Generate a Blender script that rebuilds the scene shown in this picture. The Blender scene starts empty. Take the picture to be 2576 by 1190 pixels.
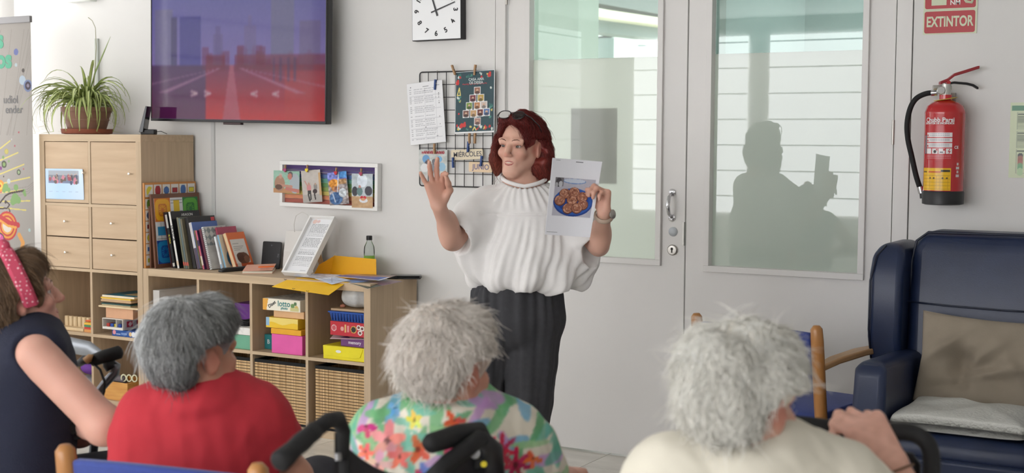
import bpy, bmesh, math, random
import numpy as np
from mathutils import Vector, Matrix, Euler, Quaternion
R = math.radians
random.seed(7); RNG = np.random.default_rng(11)
SC = bpy.context.scene
COL = SC.collection

# ------------------------------------------------------------------ camera
FPX, YAW, PITCH, ROLL = 3382.47, 0.522308, 0.0704837, 0.0057621
CAM = Vector((5.94298, -5.11539, 1.43828))
_f = Vector((-math.sin(YAW)*math.cos(PITCH), math.cos(YAW)*math.cos(PITCH), -math.sin(PITCH)))
_r = Vector((math.cos(YAW), math.sin(YAW), 0)); _u = _r.cross(_f)
_r, _u = _r*math.cos(ROLL)+_u*math.sin(ROLL), -_r*math.sin(ROLL)+_u*math.cos(ROLL)
cd = bpy.data.cameras.new('camera'); cam = bpy.data.objects.new('camera', cd); COL.objects.link(cam)
cd.sensor_fit = 'HORIZONTAL'; cd.sensor_width = 36; cd.lens = FPX/2576*36; cd.clip_start = .05; cd.clip_end = 200
cam.matrix_world = Matrix(((_r.x, _u.x, -_f.x, CAM.x), (_r.y, _u.y, -_f.y, CAM.y), (_r.z, _u.z, -_f.z, CAM.z), (0, 0, 0, 1)))
cd.dof.use_dof = True; cd.dof.focus_distance = 5.6; cd.dof.aperture_fstop = 4.2
SC.camera = cam

# ------------------------------------------------------------------ world, exposure
w = bpy.data.worlds.new('sky'); SC.world = w; w.use_nodes = True
w.node_tree.nodes['Background'].inputs[0].default_value = (.93, .97, 1.0, 1)
w.node_tree.nodes['Background'].inputs[1].default_value = 3.6
SC.view_settings.view_transform = 'Standard'; SC.view_settings.look = 'None'
SC.view_settings.exposure = -0.06; SC.view_settings.gamma = 1.0; SC.view_settings.use_curve_mapping = False
BLIND_LEFT, BLIND_FRONT = 0.9, 6.5      # daylight glowing through the closed white blinds

# ------------------------------------------------------------------ points of the place seen at a pixel
def ray(px, py): return _f + _r*((px-1288)/FPX) - _u*((py-595)/FPX)
def onY(px, py, Y): d = ray(px, py); return CAM + d*((Y-CAM.y)/d.y)
def onX(px, py, X): d = ray(px, py); return CAM + d*((X-CAM.x)/d.x)
def onZ(px, py, Z): d = ray(px, py); return CAM + d*((Z-CAM.z)/d.z)
def atT(px, py, t): return CAM + ray(px, py)*t
WY = .41                                  # face of the back wall

# ------------------------------------------------------------------ materials
def lin(c):
    return tuple(((x/255)/12.92 if x/255 <= .04045 else ((x/255+.055)/1.055)**2.4) for x in c[:3]) + (1,)
MATS = {}
def mat(name, col=(200, 200, 200), rough=.5, metal=0, var=0, vscale=6, stretch=(1, 1, 1), bump=0, bscale=60, bstretch=None,
        spec=.5, col2=None, coat=0, sheen=0, sss=0, emit=0, vc=False, trans=0):
    if name in MATS: return MATS[name]
    m = bpy.data.materials.new(name); m.use_nodes = True; nt = m.node_tree; N = nt.nodes; L = nt.links
    b = N['Principled BSDF']; c = lin(col)
    b.inputs['Base Color'].default_value = c; b.inputs['Roughness'].default_value = rough
    b.inputs['Metallic'].default_value = metal; b.inputs['Specular IOR Level'].default_value = spec
    if coat: b.inputs['Coat Weight'].default_value = coat; b.inputs['Coat Roughness'].default_value = .12
    if sheen: b.inputs['Sheen Weight'].default_value = sheen
    if trans: b.inputs['Transmission Weight'].default_value = trans
    if sss:
        b.inputs['Subsurface Weight'].default_value = sss; b.inputs['Subsurface Radius'].default_value = (.012, .005, .003)
        b.inputs['Subsurface Scale'].default_value = 1
    tc = N.new('ShaderNodeTexCoord')
    src = None
    if vc:
        a = N.new('ShaderNodeAttribute'); a.attribute_name = 'Col'; src = a.outputs['Color']
    if var or col2:
        mp = N.new('ShaderNodeMapping'); mp.inputs['Scale'].default_value = stretch; L.new(tc.outputs['Object'], mp.inputs[0])
        nz = N.new('ShaderNodeTexNoise'); nz.inputs['Scale'].default_value = vscale; nz.inputs['Detail'].default_value = 5
        L.new(mp.outputs[0], nz.inputs['Vector'])
        cr = N.new('ShaderNodeValToRGB'); e = cr.color_ramp.elements
        e[0].position = .32; e[1].position = .68
        c2 = lin(col2) if col2 else None
        e[0].color = c2 if c2 else tuple(x*(1-var) for x in c[:3])+(1,)
        e[1].color = c if c2 else tuple(min(1, x*(1+var)) for x in c[:3])+(1,)
        L.new(nz.outputs['Fac'], cr.inputs[0])
        if src is None: src = cr.outputs[0]
        else:
            mx = N.new('ShaderNodeMix'); mx.data_type = 'RGBA'; mx.blend_type = 'MULTIPLY'; mx.inputs[0].default_value = 1
            for q in e: q.color = ((1-var,)*3+(1,)) if q is e[0] else (1, 1, 1, 1)
            L.new(src, mx.inputs[6]); L.new(cr.outputs[0], mx.inputs[7]); src = mx.outputs[2]
    if src is not None: L.new(src, b.inputs['Base Color'])
    if emit:
        b.inputs['Emission Strength'].default_value = emit
        if src is not None: L.new(src, b.inputs['Emission Color'])
        else: b.inputs['Emission Color'].default_value = c
    if bump:
        mp2 = N.new('ShaderNodeMapping'); mp2.inputs['Scale'].default_value = bstretch or stretch; L.new(tc.outputs['Object'], mp2.inputs[0])
        n2 = N.new('ShaderNodeTexNoise'); n2.inputs['Scale'].default_value = bscale; n2.inputs['Detail'].default_value = 4
        L.new(mp2.outputs[0], n2.inputs['Vector'])
        bp = N.new('ShaderNodeBump'); bp.inputs['Strength'].default_value = bump; bp.inputs['Distance'].default_value = .01
        L.new(n2.outputs['Fac'], bp.inputs['Height']); L.new(bp.outputs[0], b.inputs['Normal'])
    MATS[name] = m; return m
def thin_glass(name, tint=(255, 255, 255), ior=1.9, film=None):
    if name in MATS: return MATS[name]
    m = bpy.data.materials.new(name); m.use_nodes = True; nt = m.node_tree; N = nt.nodes; L = nt.links
    N.remove(N['Principled BSDF']); out = N['Material Output']
    fr = N.new('ShaderNodeFresnel'); fr.inputs[0].default_value = ior
    gl = N.new('ShaderNodeBsdfGlossy'); gl.inputs['Roughness'].default_value = .0; gl.inputs[0].default_value = (1, 1, 1, 1)
    mx = N.new('ShaderNodeMixShader'); L.new(fr.outputs[0], mx.inputs[0])
    if film is None:
        t = N.new('ShaderNodeBsdfTransparent'); t.inputs[0].default_value = lin(tint); L.new(t.outputs[0], mx.inputs[1])
    else:
        t = N.new('ShaderNodeBsdfTranslucent'); t.inputs[0].default_value = lin(film)
        d = N.new('ShaderNodeBsdfDiffuse'); d.inputs[0].default_value = lin(tint)
        a = N.new('ShaderNodeMixShader'); a.inputs[0].default_value = .3; L.new(t.outputs[0], a.inputs[1]); L.new(d.outputs[0], a.inputs[2])
        L.new(a.outputs[0], mx.inputs[1])
    L.new(gl.outputs[0], mx.inputs[2]); L.new(mx.outputs[0], out.inputs[0])
    MATS[name] = m; return m
def vcmat(rough=.5, spec=.4, **k): return mat('printed_%d_%d' % (rough*100, spec*100) + ''.join(sorted(k)), vc=True, rough=rough, spec=spec, **k)

# ------------------------------------------------------------------ things and parts
def tag(o, label, cat, group=None, kind=None):
    if label: o['label'] = label
    if cat: o['category'] = cat
    if group: o['group'] = group
    if kind: o['kind'] = kind
    return o
def thing(name, label, cat, loc=(0, 0, 0), rz=0, group=None, rot=None, kind=None):
    o = bpy.data.objects.new(name, None); COL.objects.link(o); o.location = loc
    o.rotation_euler = rot if rot else (0, 0, rz); o.empty_display_size = .1
    return tag(o, label, cat, group, kind)
def link(name, me, m, parent=None, loc=(0, 0, 0), rot=(0, 0, 0)):
    o = bpy.data.objects.new(name, me); COL.objects.link(o)
    if m and not me.materials: me.materials.append(m)
    if parent: o.parent = parent
    o.location = loc; o.rotation_euler = rot
    return o
class MB:
    def __init__(s): s.v = []; s.f = []
    def add(s, vs, fs, M=None):
        n = len(s.v)
        s.v += [tuple(M @ Vector(p)) if M else tuple(p) for p in vs]; s.f += [tuple(i+n for i in q) for q in fs]; return s
    def box(s, x0, x1, y0, y1, z0, z1, M=None):
        return s.add([(x0, y0, z0), (x1, y0, z0), (x1, y1, z0), (x0, y1, z0), (x0, y0, z1), (x1, y0, z1), (x1, y1, z1), (x0, y1, z1)],
                     [(3, 2, 1, 0), (4, 5, 6, 7), (0, 1, 5, 4), (1, 2, 6, 5), (2, 3, 7, 6), (3, 0, 4, 7)], M)
    def cbox(s, c, size, M=None):
        return s.box(c[0]-size[0]/2, c[0]+size[0]/2, c[1]-size[1]/2, c[1]+size[1]/2, c[2]-size[2]/2, c[2]+size[2]/2, M)
    def tube(s, pts, r, n=10, M=None, cap=True, closed=False, flat=1):
        P = [Vector(p) for p in pts]; K = len(P); rr = r if hasattr(r, '__len__') else [r]*K
        vs = []; fs = []; up = None
        for i in range(K):
            a = P[i-1] if (i or closed) else P[0]; b = P[(i+1) % K] if (i < K-1 or closed) else P[-1]
            t = (b-a).normalized()
            if up is None: up = Vector((0, 0, 1)) if abs(t.z) < .9 else Vector((1, 0, 0))
            up = (up - t*up.dot(t)).normalized(); sd = t.cross(up)
            for k in range(n):
                q = 2*math.pi*k/n; vs.append(P[i] + sd*math.cos(q)*rr[i]*flat + up*math.sin(q)*rr[i])
        for i in range(K if closed else K-1):
            j = (i+1) % K
            for k in range(n): fs.append((i*n+k, i*n+(k+1) % n, j*n+(k+1) % n, j*n+k))
        if cap and not closed: fs += [tuple(range(n-1, -1, -1)), tuple((K-1)*n+k for k in range(n))]
        return s.add(vs, fs, M)
    def lathe(s, prof, n=24, c=(0, 0, 0), M=None):
        vs = []; fs = []; K = len(prof)
        for r, z in prof:
            for k in range(n):
                q = 2*math.pi*k/n; vs.append((c[0]+r*math.cos(q), c[1]+r*math.sin(q), c[2]+z))
        for i in range(K-1):
            for k in range(n): fs.append((i*n+k, i*n+(k+1) % n, (i+1)*n+(k+1) % n, (i+1)*n+k))
        fs += [tuple(range(n-1, -1, -1)), tuple((K-1)*n+k for k in range(n))]
        return s.add(vs, fs, M)
    def prism(s, poly, d0, d1, M=None):        # polygon in x,z; extruded in y from d0 (front) to d1
        n = len(poly)
        vs = [(x, d0, z) for x, z in poly] + [(x, d1, z) for x, z in poly]
        fs = [tuple(range(n)), tuple(range(2*n-1, n-1, -1))] + [(i+n, (i+1) % n+n, (i+1) % n, i) for i in range(n)]
        return s.add(vs, fs, M)
    def loft(s, rings, cap=True, M=None):
        n = len(rings[0]); vs = [p for r_ in rings for p in r_]; fs = []
        for i in range(len(rings)-1):
            for k in range(n): fs.append((i*n+k, i*n+(k+1) % n, (i+1)*n+(k+1) % n, (i+1)*n+k))
        if cap: fs += [tuple(range(n-1, -1, -1)), tuple((len(rings)-1)*n+k for k in range(n))]
        return s.add(vs, fs, M)
    def build(s, name, m, parent=None, loc=(0, 0, 0), rot=(0, 0, 0), bevel=0, seg=2, smooth=False, sub=0):
        me = bpy.data.meshes.new(name); me.from_pydata(s.v, [], s.f)
        bm = bmesh.new(); bm.from_mesh(me); bmesh.ops.recalc_face_normals(bm, faces=bm.faces); bm.to_mesh(me); bm.free()
        if smooth or bevel or sub: me.shade_smooth()
        o = link(name, me, m, parent, loc, rot)
        if bevel:
            b = o.modifiers.new('bevel', 'BEVEL'); b.width = bevel; b.segments = seg; b.limit_method = 'ANGLE'; b.angle_limit = R(35)
        if sub: q = o.modifiers.new('subdivision', 'SUBSURF'); q.levels = q.render_levels = sub
        if (bevel or smooth == 'auto') and not sub:
            try: me.set_sharp_from_angle(angle=R(40))
            except Exception: pass
        return o
def spline(pts, n=5):          # the same run of points, rounded
    P = [Vector(p) for p in pts]; out = []
    for i in range(len(P)-1):
        a, b, c, d = P[max(i-1, 0)], P[i], P[i+1], P[min(i+2, len(P)-1)]
        for k in range(n): t = k/n; out.append(.5*((2*b)+(c-a)*t+(2*a-5*b+4*c-d)*t*t+(3*b-a-3*c+d)*t**3))
    return out+[P[-1]]
def bx(name, x0, x1, y0, y1, z0, z1, m, parent=None, bevel=0, **k): return MB().box(x0, x1, y0, y1, z0, z1).build(name, m, parent, bevel=bevel, **k)
def struct(o, label=None): o['kind'] = 'structure'; return o
def rmat(rx=0, ry=0, rz=0, loc=(0, 0, 0)): return Matrix.Translation(loc) @ Euler((rx, ry, rz)).to_matrix().to_4x4()

def srgb2lin(a): a = np.clip(np.asarray(a, float)/255, 0, 1); return np.where(a <= .04045, a/12.92, ((a+.055)/1.055)**2.4)
def set_cols(me, rgb):        # rgb: per-vertex sRGB 0..255
    c = np.ones((len(me.vertices), 4), np.float32); c[:, :3] = srgb2lin(rgb)
    a = me.color_attributes.new('Col', 'FLOAT_COLOR', 'POINT'); a.data.foreach_set('color', c.ravel())
class Img:                    # a flat print, drawn by rule on the grid of a sheet: u right, v up, both 0..1
    def __init__(s, u, v, bg=(255, 255, 255), asp=1): s.u, s.v, s.a = u, v, asp; s.c = np.empty(u.shape+(3,)); s.c[:] = bg
    def m(s, mask, col, al=1): s.c[mask] = s.c[mask]*(1-al)+np.array(col)*al; return s
    def rect(s, u0, u1, v0, v1, col, al=1): return s.m((s.u >= u0) & (s.u <= u1) & (s.v >= v0) & (s.v <= v1), col, al)
    def disc(s, cu, cv, ru, col, rv=None, al=1): rv = rv or ru*s.a; return s.m(((s.u-cu)/ru)**2+((s.v-cv)/rv)**2 < 1, col, al)
    def line(s, u0, v0, u1, v1, wd, col, al=1):
        du, dv = (u1-u0), (v1-v0)/s.a; L2 = du*du+dv*dv; t = np.clip(((s.u-u0)*du+(s.v-v0)/s.a*dv)/L2, 0, 1)
        return s.m(np.hypot(s.u-u0-t*du, (s.v-v0)/s.a-t*dv) < wd, col, al)
    def noise(s, amt, seed=0, fu=9, fv=9):
        r_ = np.random.default_rng(seed); q = np.zeros(s.u.shape)
        for i in range(7): a, b, c, d = r_.uniform(.4, 1.6, 2).tolist()+r_.uniform(0, 6.28, 2).tolist(); q += np.sin(s.u*fu*a*(i+1)*.6+c+2*np.sin(s.v*fv*b+d))*np.sin(s.v*fv*b*(i+1)*.6+d)/(1+i*.4)
        s.c += (q*amt)[..., None]; return s
def sheet(name, w, h, nu, nv, draw, m, parent=None, M=None, bend=None, th=.0006, back=(240, 240, 240), bg=(255, 255, 255)):
    """a sheet of paper or a board with a printed front (facing -y), lower left corner at the origin, in the x,z plane"""
    U, V = np.meshgrid(np.linspace(0, 1, nu+1), np.linspace(0, 1, nv+1)); im = Img(U, V, bg, w/h); draw(im)
    P = np.stack([U*w, 0*U, V*h], -1)
    if bend: P = bend(P, U, V)
    P = P.reshape(-1, 3); n = (nu+1)*(nv+1)
    idx = np.arange(n).reshape(nv+1, nu+1)
    q = np.stack([idx[:-1, :-1], idx[:-1, 1:], idx[1:, 1:], idx[1:, :-1]], -1).reshape(-1, 4)
    vs = P.tolist(); fs = q.tolist(); cols = im.c.reshape(-1, 3)
    if bend:
        b = P.copy(); e1 = np.gradient(P.reshape(nv+1, nu+1, 3), axis=1); e2 = np.gradient(P.reshape(nv+1, nu+1, 3), axis=0)
        nn = np.cross(e1, e2).reshape(-1, 3); nn /= np.linalg.norm(nn, axis=1, keepdims=True)+1e-9
        vs += (P-nn*th).tolist(); fs += (q[:, ::-1]+n).tolist(); bi = np.concatenate([idx[0], idx[1:, -1], idx[-1, -2::-1], idx[-2:0:-1, 0]])
        for a, c in zip(bi, np.roll(bi, -1)): fs.append((int(c), int(a), int(a)+n, int(c)+n))
        cols = np.vstack([cols, np.tile(back, (n, 1))])
    else:
        bi = [idx[0, 0], idx[0, -1], idx[-1, -1], idx[-1, 0]]
        k = len(vs); vs += [(P[i][0], 0, P[i][2]) for i in bi] + [(P[i][0], th, P[i][2]) for i in bi]
        fs += [(k+3, k+2, k+1, k), (k+4, k+7, k+6, k+5)][1:] + [(k, k+1, k+5, k+4), (k+1, k+2, k+6, k+5), (k+2, k+3, k+7, k+6), (k+3, k, k+4, k+7)]
        cols = np.vstack([cols, np.tile(back, (8, 1))])
    me = bpy.data.meshes.new(name); me.from_pydata(vs, [], [tuple(map(int, f)) for f in fs]); set_cols(me, cols)
    if bend: me.shade_smooth()
    o = link(name, me, m, parent)
    if M is not None: o.matrix_local = M
    return o
def frame_on(p0, p1, up=None):   # matrix of a sheet whose lower edge runs from p0 to p1 and that stands upright (or along up)
    x = (Vector(p1)-Vector(p0)).normalized(); z = Vector(up) if up else Vector((0, 0, 1)); z = (z-x*z.dot(x)).normalized(); y = z.cross(x)
    return Matrix(((x.x, y.x, z.x, p0[0]), (x.y, y.y, z.y, p0[1]), (x.z, y.z, z.z, p0[2]), (0, 0, 0, 1)))
def text(s, size, m, parent, M, name='lettering', ext=.0002, align='CENTER', fat=0, sx=1, top=False):
    cu = bpy.data.curves.new('t', 'FONT'); cu.body = s; cu.size = size; cu.align_x = align; cu.align_y = 'CENTER'; cu.extrude = ext; cu.offset = fat
    cu.resolution_u = 4
    o = bpy.data.objects.new('t', cu); COL.objects.link(o); bpy.context.view_layer.update()
    me = bpy.data.meshes.new_from_object(o.evaluated_get(bpy.context.evaluated_depsgraph_get())); bpy.data.objects.remove(o); me.name = name
    me.transform(Matrix.Rotation(R(90), 4, 'X') @ Matrix.Diagonal((sx, 1, 1, 1)))
    me.materials.clear()
    q = link(name, me, m, parent); q.matrix_local = M
    return q
# ================================================================== THE SETTING
M_wall = mat('painted_wall', (226, 224, 221), .55, var=.025, vscale=1.5, bump=.03, bscale=220, spec=.3)
M_door = mat('painted_door', (228, 225, 222), .42, var=.02, vscale=2, bump=.02, bscale=160, spec=.4)
M_ceil = mat('ceiling_paint', (240, 240, 238), .8)
M_dark = mat('dark_gap', (45, 42, 38), .8)
M_blind = mat('daylit_blind', (248, 248, 250), .8, emit=BLIND_LEFT)
M_blind0 = mat('sunlit_blind', (250, 250, 251), .8, emit=3.4)
M_blind2 = mat('daylit_blind_front', (245, 246, 249), .8, emit=BLIND_FRONT)
M_pane = mat('daylit_pane', (255, 255, 255), .3, emit=7.0)
M_batten = mat('blind_batten', (205, 208, 206), .7)
M_chrome = mat('chrome', (205, 205, 208), .12, metal=1)
M_steel = mat('brushed_steel', (176, 172, 166), .35, metal=.9)
M_alu = mat('grey_aluminium', (150, 150, 152), .35, metal=.8)
M_black = mat('black_plastic', (24, 24, 27), .45)
M_rubber = mat('black_foam_rubber', (18, 18, 20), .75, bump=.15, bscale=300)
XL, XR, YF, ZC = -.67, 8.2, -7.6, 2.75
struct(bx('wall_back', XL-.2, 2.664, WY, WY+.16, 0, ZC, M_wall))
struct(bx('wall_right_of_doors', 4.619, XR, WY, WY+.16, 0, ZC, M_wall)).name = 'wall_back'
struct(bx('wall_back', 2.664, 4.619, WY, WY+.16, 2.42, ZC, M_wall))
struct(bx('wall_right', XR, XR+.15, YF, WY, 0, ZC, M_wall))
struct(bx('ceiling', XL-.2, XR+.2, YF-.2, WY+.16, ZC, ZC+.12, M_ceil))
# floor: a bed of grout with the marble tiles laid on it
M_grout = mat('grout', (168, 164, 156), .8)
fl = struct(bx('floor', XL-.2, XR+.2, YF-.2, WY+.9, -.12, -.004, M_grout))
M_tiles = [mat('marble_tile_%s' % n, c, .22, var=.10, vscale=3.2, stretch=(1, 3.2, 1), spec=.5) for n, c in
           (('warm', (222, 218, 208)), ('pale', (230, 228, 220)), ('grey', (206, 204, 196)))]
ts = .42
tmes = []
for m in M_tiles:
    b = MB().box(.0015, ts-.0015, .0015, ts-.0015, -.010, 0).build('tile', m); me = b.data; bpy.data.objects.remove(b); tmes.append(me)
for i in range(20):
    for j in range(19):
        x, y = -.5+i*ts, -7.4+j*ts
        if y < -3.6: continue
        o = link('tile', tmes[random.choice((0, 0, 1, 1, 2))], None, fl, (x, y, 0), (0, 0, 0))
        if random.random() < .5: o.rotation_euler.z = R(180); o.location = (x+ts, y+ts, 0)
far = bx('tile_field', -.5, XR, YF, -3.2-.02, -.010, 0, M_tiles[0], fl); far['kind'] = 'stuff'
# left wall with its windows, and the window wall behind the camera
def window(n, axis, pos, a0, a1, z0, z1, side, bm, gap=.05):
    """window in a wall of constant axis coordinate; side = direction into the room"""
    e = thing('window_%d' % n, None, None, kind='structure')
    def B(name, s0, s1, t0, t1, q0, q1, m, bev=0):
        s0, s1 = sorted((pos+side*s0, pos+side*s1))
        if axis == 'x': return bx(name, s0, s1, t0, t1, q0, q1, m, e, bevel=bev)
        return bx(name, t0, t1, s0, s1, q0, q1, m, e, bevel=bev)
    B('window_pane', -.06, -.05, a0, a1, z0, z1, M_pane)
    for q in ((a0, a0+.05), (a1-.05, a1)): B('window_frame', -.05, .0, q[0], q[1], z0, z1, M_door)
    B('window_frame', -.05, .0, a0, a1, z0, z0+.05, M_door)
    B('blind', .02, .03, a0-.03+gap, a1+.03-gap, z0-.05, z1+.06, bm)
    k = z0+.12
    while k < z1:
        B('blind_batten', .03, .036, a0-.03+gap, a1+.03-gap, k, k+.012, M_batten); k += .27
wl = [(-6.9, -5.2), (-4.8, -3.1), (-2.7, -1.1), (-.75, .28)]
ys = [YF-.2]+[q for p in wl for q in p]+[WY]
for i in range(0, len(ys), 2): struct(bx('wall_left', XL-.2, XL, ys[i], ys[i+1], 0, ZC, M_wall))
for k, (a, b) in enumerate(wl):
    struct(bx('wall_left', XL-.2, XL, a, b, 0, .8, M_wall)); struct(bx('wall_left', XL-.2, XL, a, b, 2.55, ZC, M_wall))
    window(k+1, 'x', XL, a, b, .8, 2.55, 1, M_blind0 if k == 3 else M_blind, gap=.045)
wf = [(-.3, .95), (1.25, 2.5), (2.8, 4.05), (4.35, 5.6)]
xs = [XL]+[q for p in wf for q in p]+[XR]
for i in range(0, len(xs), 2): struct(bx('wall_front', xs[i], xs[i+1], YF-.2, YF, 0, ZC, M_wall))
for k, (a, b) in enumerate(wf):
    struct(bx('wall_front', a, b, YF-.2, YF, 0, .75, M_wall)); struct(bx('wall_front', a, b, YF-.2, YF, 2.5, ZC, M_wall))
    window(k+6, 'y', YF, a, b, .75, 2.5, 1, M_blind2, gap=.0)
# joints and surface conduits on the back wall
x = onY(538, 430, WY).x
struct(bx('trim_1', x-.012, x+.012, WY-.008, WY+.002, 0, 1.56, mat('wall_joint_strip', (206, 206, 204), .5), bevel=.003))
p = onY(246, 97, WY)
struct(bx('trim_2', p.x-.014, p.x+.012, WY-.014, WY+.002, 1.2, p.z, mat('conduit', (196, 200, 192), .5), bevel=.003))
p = onY(222, 6, WY)
struct(bx('trim_3', p.x-.12, p.x+.07, WY-.05, WY+.002, p.z, p.z+.25, mat('junction_box', (228, 230, 226), .5), bevel=.006))
# ---- double door
struct(MB().box(2.668, 2.722, WY-.004, WY+.14, 0, 2.42).build('trim_4', M_door, bevel=.002))
struct(MB().box(4.553, 4.615, WY-.004, WY+.14, 0, 2.42).build('trim_5', M_door, bevel=.002))
struct(MB().box(2.722, 4.553, WY-.004, WY+.14, 2.36, 2.42).build('trim_6', M_door, bevel=.002))
struct(MB().box(2.71, 4.56, WY+.075, WY+.09, 0, .012).build('trim_7', M_dark))
M_clear = thin_glass('clear_glass', (226, 234, 228), 1.65)
M_film = thin_glass('frosted_film', (214, 220, 212), 1.65, film=(244, 247, 238))
def door_leaf(n, x0, x1, ol, orr, ob):
    """leaf from x0 to x1 with a glazed opening; ol, orr: outer x of the glazing bead, ob: its lower outer edge"""
    d = thing('door_%d' % n, None, None, (x0, WY, 0), kind='structure')
    W = x1-x0; a, b = ol-x0, orr-x0; t0, t1 = 0.006, .046; bw = .024; zt = 2.2
    i0, i1, iz = a+bw, b-bw, ob+bw
    bx('door_stile', 0, i0, t0, t1, .008, 2.35, M_door, d)
    bx('door_stile', i1, W, t0, t1, .008, 2.35, M_door, d)
    bx('door_panel', i0, i1, t0, t1, .008, iz, M_door, d)
    bx('door_rail', i0, i1, t0, t1, zt, 2.35, M_door, d)
    f0 = -.008
    MB().box(a, b, f0, t1-.002, ob, iz+.002).build('glazing_bead', M_door, d, bevel=.0015)
    for s, q0, q1 in ((0, a, i0+.002), (1, i1-.002, b)):
        MB().box(q0, q1, f0, t1-.002, iz+.002, zt).build('glazing_bead', M_door, d, bevel=.0015)
    MB().box(a, b, f0, t1-.002, zt, zt+bw).build('glazing_bead', M_door, d, bevel=.0015)
    zf = onY(1500, 147, WY+.04).z if n == 1 else onY(1985, 131, WY+.04).z
    MB().box(i0-.003, i1+.003, .034, .038, zf, zt+.003).build('glass_pane', M_clear, d)
    MB().box(i0-.003, i1+.003, .034, .038, iz-.003, zf).build('frosted_pane', M_film, d)
    return d, i0, i1, iz, zf
d1, a0, a1, az, zf1 = door_leaf(1, 2.735, 3.641, onY(1322, 60, WY).x, onY(1670, 60, WY).x, onY(1580, 664, WY).z)
d2, b0, b1, bz, zf2 = door_leaf(2, 3.648, 4.547, onY(1779, 60, WY).x, onY(2188, 60, WY).x, onY(1970, 694, WY).z)
# paper notices stuck to the outer side of the left pane
M_note = mat('notice_back', (120, 124, 98), .6)
q0, q1 = onY(1437, 460, WY+.042), onY(1555, 272, WY+.042)
MB().box(q0.x-2.735, q1.x-2.735, .0385, .0395, q0.z, q1.z).build('notice', M_note, d1, bevel=.004)
# handle, cover plate and lock of the left leaf
hz0, hz1 = onY(1690, 555, WY).z, onY(1692, 478, WY).z; hx = onY(1690, 515, WY).x-2.735
hp = [(hx, .006, hz0+.012), (hx, -.03, hz0+.03), (hx, -.045, (hz0+hz1)/2), (hx, -.03, hz1-.03), (hx, .006, hz1-.012)]
h = MB().tube(hp, [.006, .008, .0095, .008, .006], 10).build('pull_handle', M_chrome, d1, smooth=True)
for z in (hz0+.012, hz1-.012):
    MB().lathe([(.016, 0), (.017, .003), (.012, .006)], 16, M=rmat(R(90), 0, 0, (hx, .006, z))).build('rosette', M_chrome, h, smooth='auto')
q = onY(1692, 583, WY)
MB().lathe([(.0205, 0), (.021, .003), (.019, .0045)], 28, M=rmat(R(90), 0, 0, (q.x-2.735, .006, q.z))).build('cover_disc', mat('satin_disc', (176, 180, 184), .5, metal=.3), d1, smooth='auto')
q = onY(1691, 629, WY)
lk = MB().lathe([(.0235, 0), (.024, .006), (.020, .010), (.014, .0105)], 28, M=rmat(R(90), 0, 0, (q.x-2.735, .006, q.z))).build('lock_rosette', M_steel, d1, smooth='auto')
kx, kz = q.x-2.735, q.z
MB().lathe([(.0062, 0), (.0062, .001)], 14, M=rmat(R(90), 0, 0, (kx, -.0045, kz+.005))).box(kx-.0028, kx+.0028, -.0057, -.0045, kz-.012, kz+.004).build('keyhole', M_dark, lk)
q0 = onY(1721, 587, WY); 
bx('latch_plate', .899, .9062, -.003, .03, q0.z-.055, q0.z+.05, mat('latch_steel', (186, 184, 178), .4, metal=.5), d1)
for z in (1.2, 2.13):
    q = onY(2243, 333, WY) if z == 1.2 else None
    zz = q.z if q else z
    MB().tube([(.901, -.004, zz-.05), (.901, -.004, zz+.05)], .006, 10).build('hinge', M_steel, d2, smooth='auto')
q = onY(1276, 12, WY); MB().tube([(-.006, -.006, q.z), (-.006, -.006, q.z+.1)], .007, 10).build('hinge', M_steel, d1, smooth='auto')
# ---- what stands outside, seen through the clear strip
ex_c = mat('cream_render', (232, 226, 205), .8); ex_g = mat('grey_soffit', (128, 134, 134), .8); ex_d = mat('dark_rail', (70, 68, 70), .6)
struct(bx('ground_outside', -16, 12, WY+.9, 40, -.14, -.03, mat('paving', (206, 202, 190), .9)))
t = thing('entrance_canopy', 'cream edged grey canopy outside above the glass of the left door', 'canopy', atT(1400, 20, 15.8))
def wbar(name, p, q, h, dpt, m, par):
    p, q = Vector(p)-par.location, Vector(q)-par.location; d = (q-p); d.z = 0; d.normalize(); s = Vector((-d.y, d.x, 0))*dpt; u = Vector((0, 0, h))
    return MB().add([p, q, q+s, p+s, p+u, q+u, q+s+u, p+s+u], [(3, 2, 1, 0), (4, 5, 6, 7), (0, 1, 5, 4), (1, 2, 6, 5), (2, 3, 7, 6), (3, 0, 4, 7)]).build(name, m, par)
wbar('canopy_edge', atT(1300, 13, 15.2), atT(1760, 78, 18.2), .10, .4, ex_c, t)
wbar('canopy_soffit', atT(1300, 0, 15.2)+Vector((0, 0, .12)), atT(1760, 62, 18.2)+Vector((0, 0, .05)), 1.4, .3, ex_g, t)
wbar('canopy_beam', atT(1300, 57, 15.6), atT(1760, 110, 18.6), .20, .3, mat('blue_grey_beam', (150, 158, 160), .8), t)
t = thing('outdoor_building', 'cream building with dark roof rail seen through the left door glass', 'building', atT(1460, 350, 26))
g = lambda px, py, tt=26: atT(px, py, tt)
gz = lambda p: Vector((p.x, p.y, -.03))
wbar('building_wall', gz(g(1392, 420)), gz(g(1562, 420, 27)), g(1392, 109).z+.03, 6, ex_c, t)
wbar('roof_rail', g(1396, 108), g(1567, 92, 27), .05, .1, ex_d, t)
wbar('lower_block', g(1402, 420, 24), g(1545, 420, 25), g(1402, 139, 24).z-g(1402, 420, 24).z, 1, mat('pale_render', (246, 240, 222), .8), t)
wbar('building_window', g(1404, 148, 25.5), g(1413, 148, 25.5), .1, .2, ex_d, t)
wbar('side_wing', g(1562, 420, 24.5), g(1640, 420, 26.5), g(1562, 96, 24.5).z-g(1562, 420, 24.5).z, 3, mat('blue_grey_cladding', (142, 152, 152), .7), t)
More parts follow.
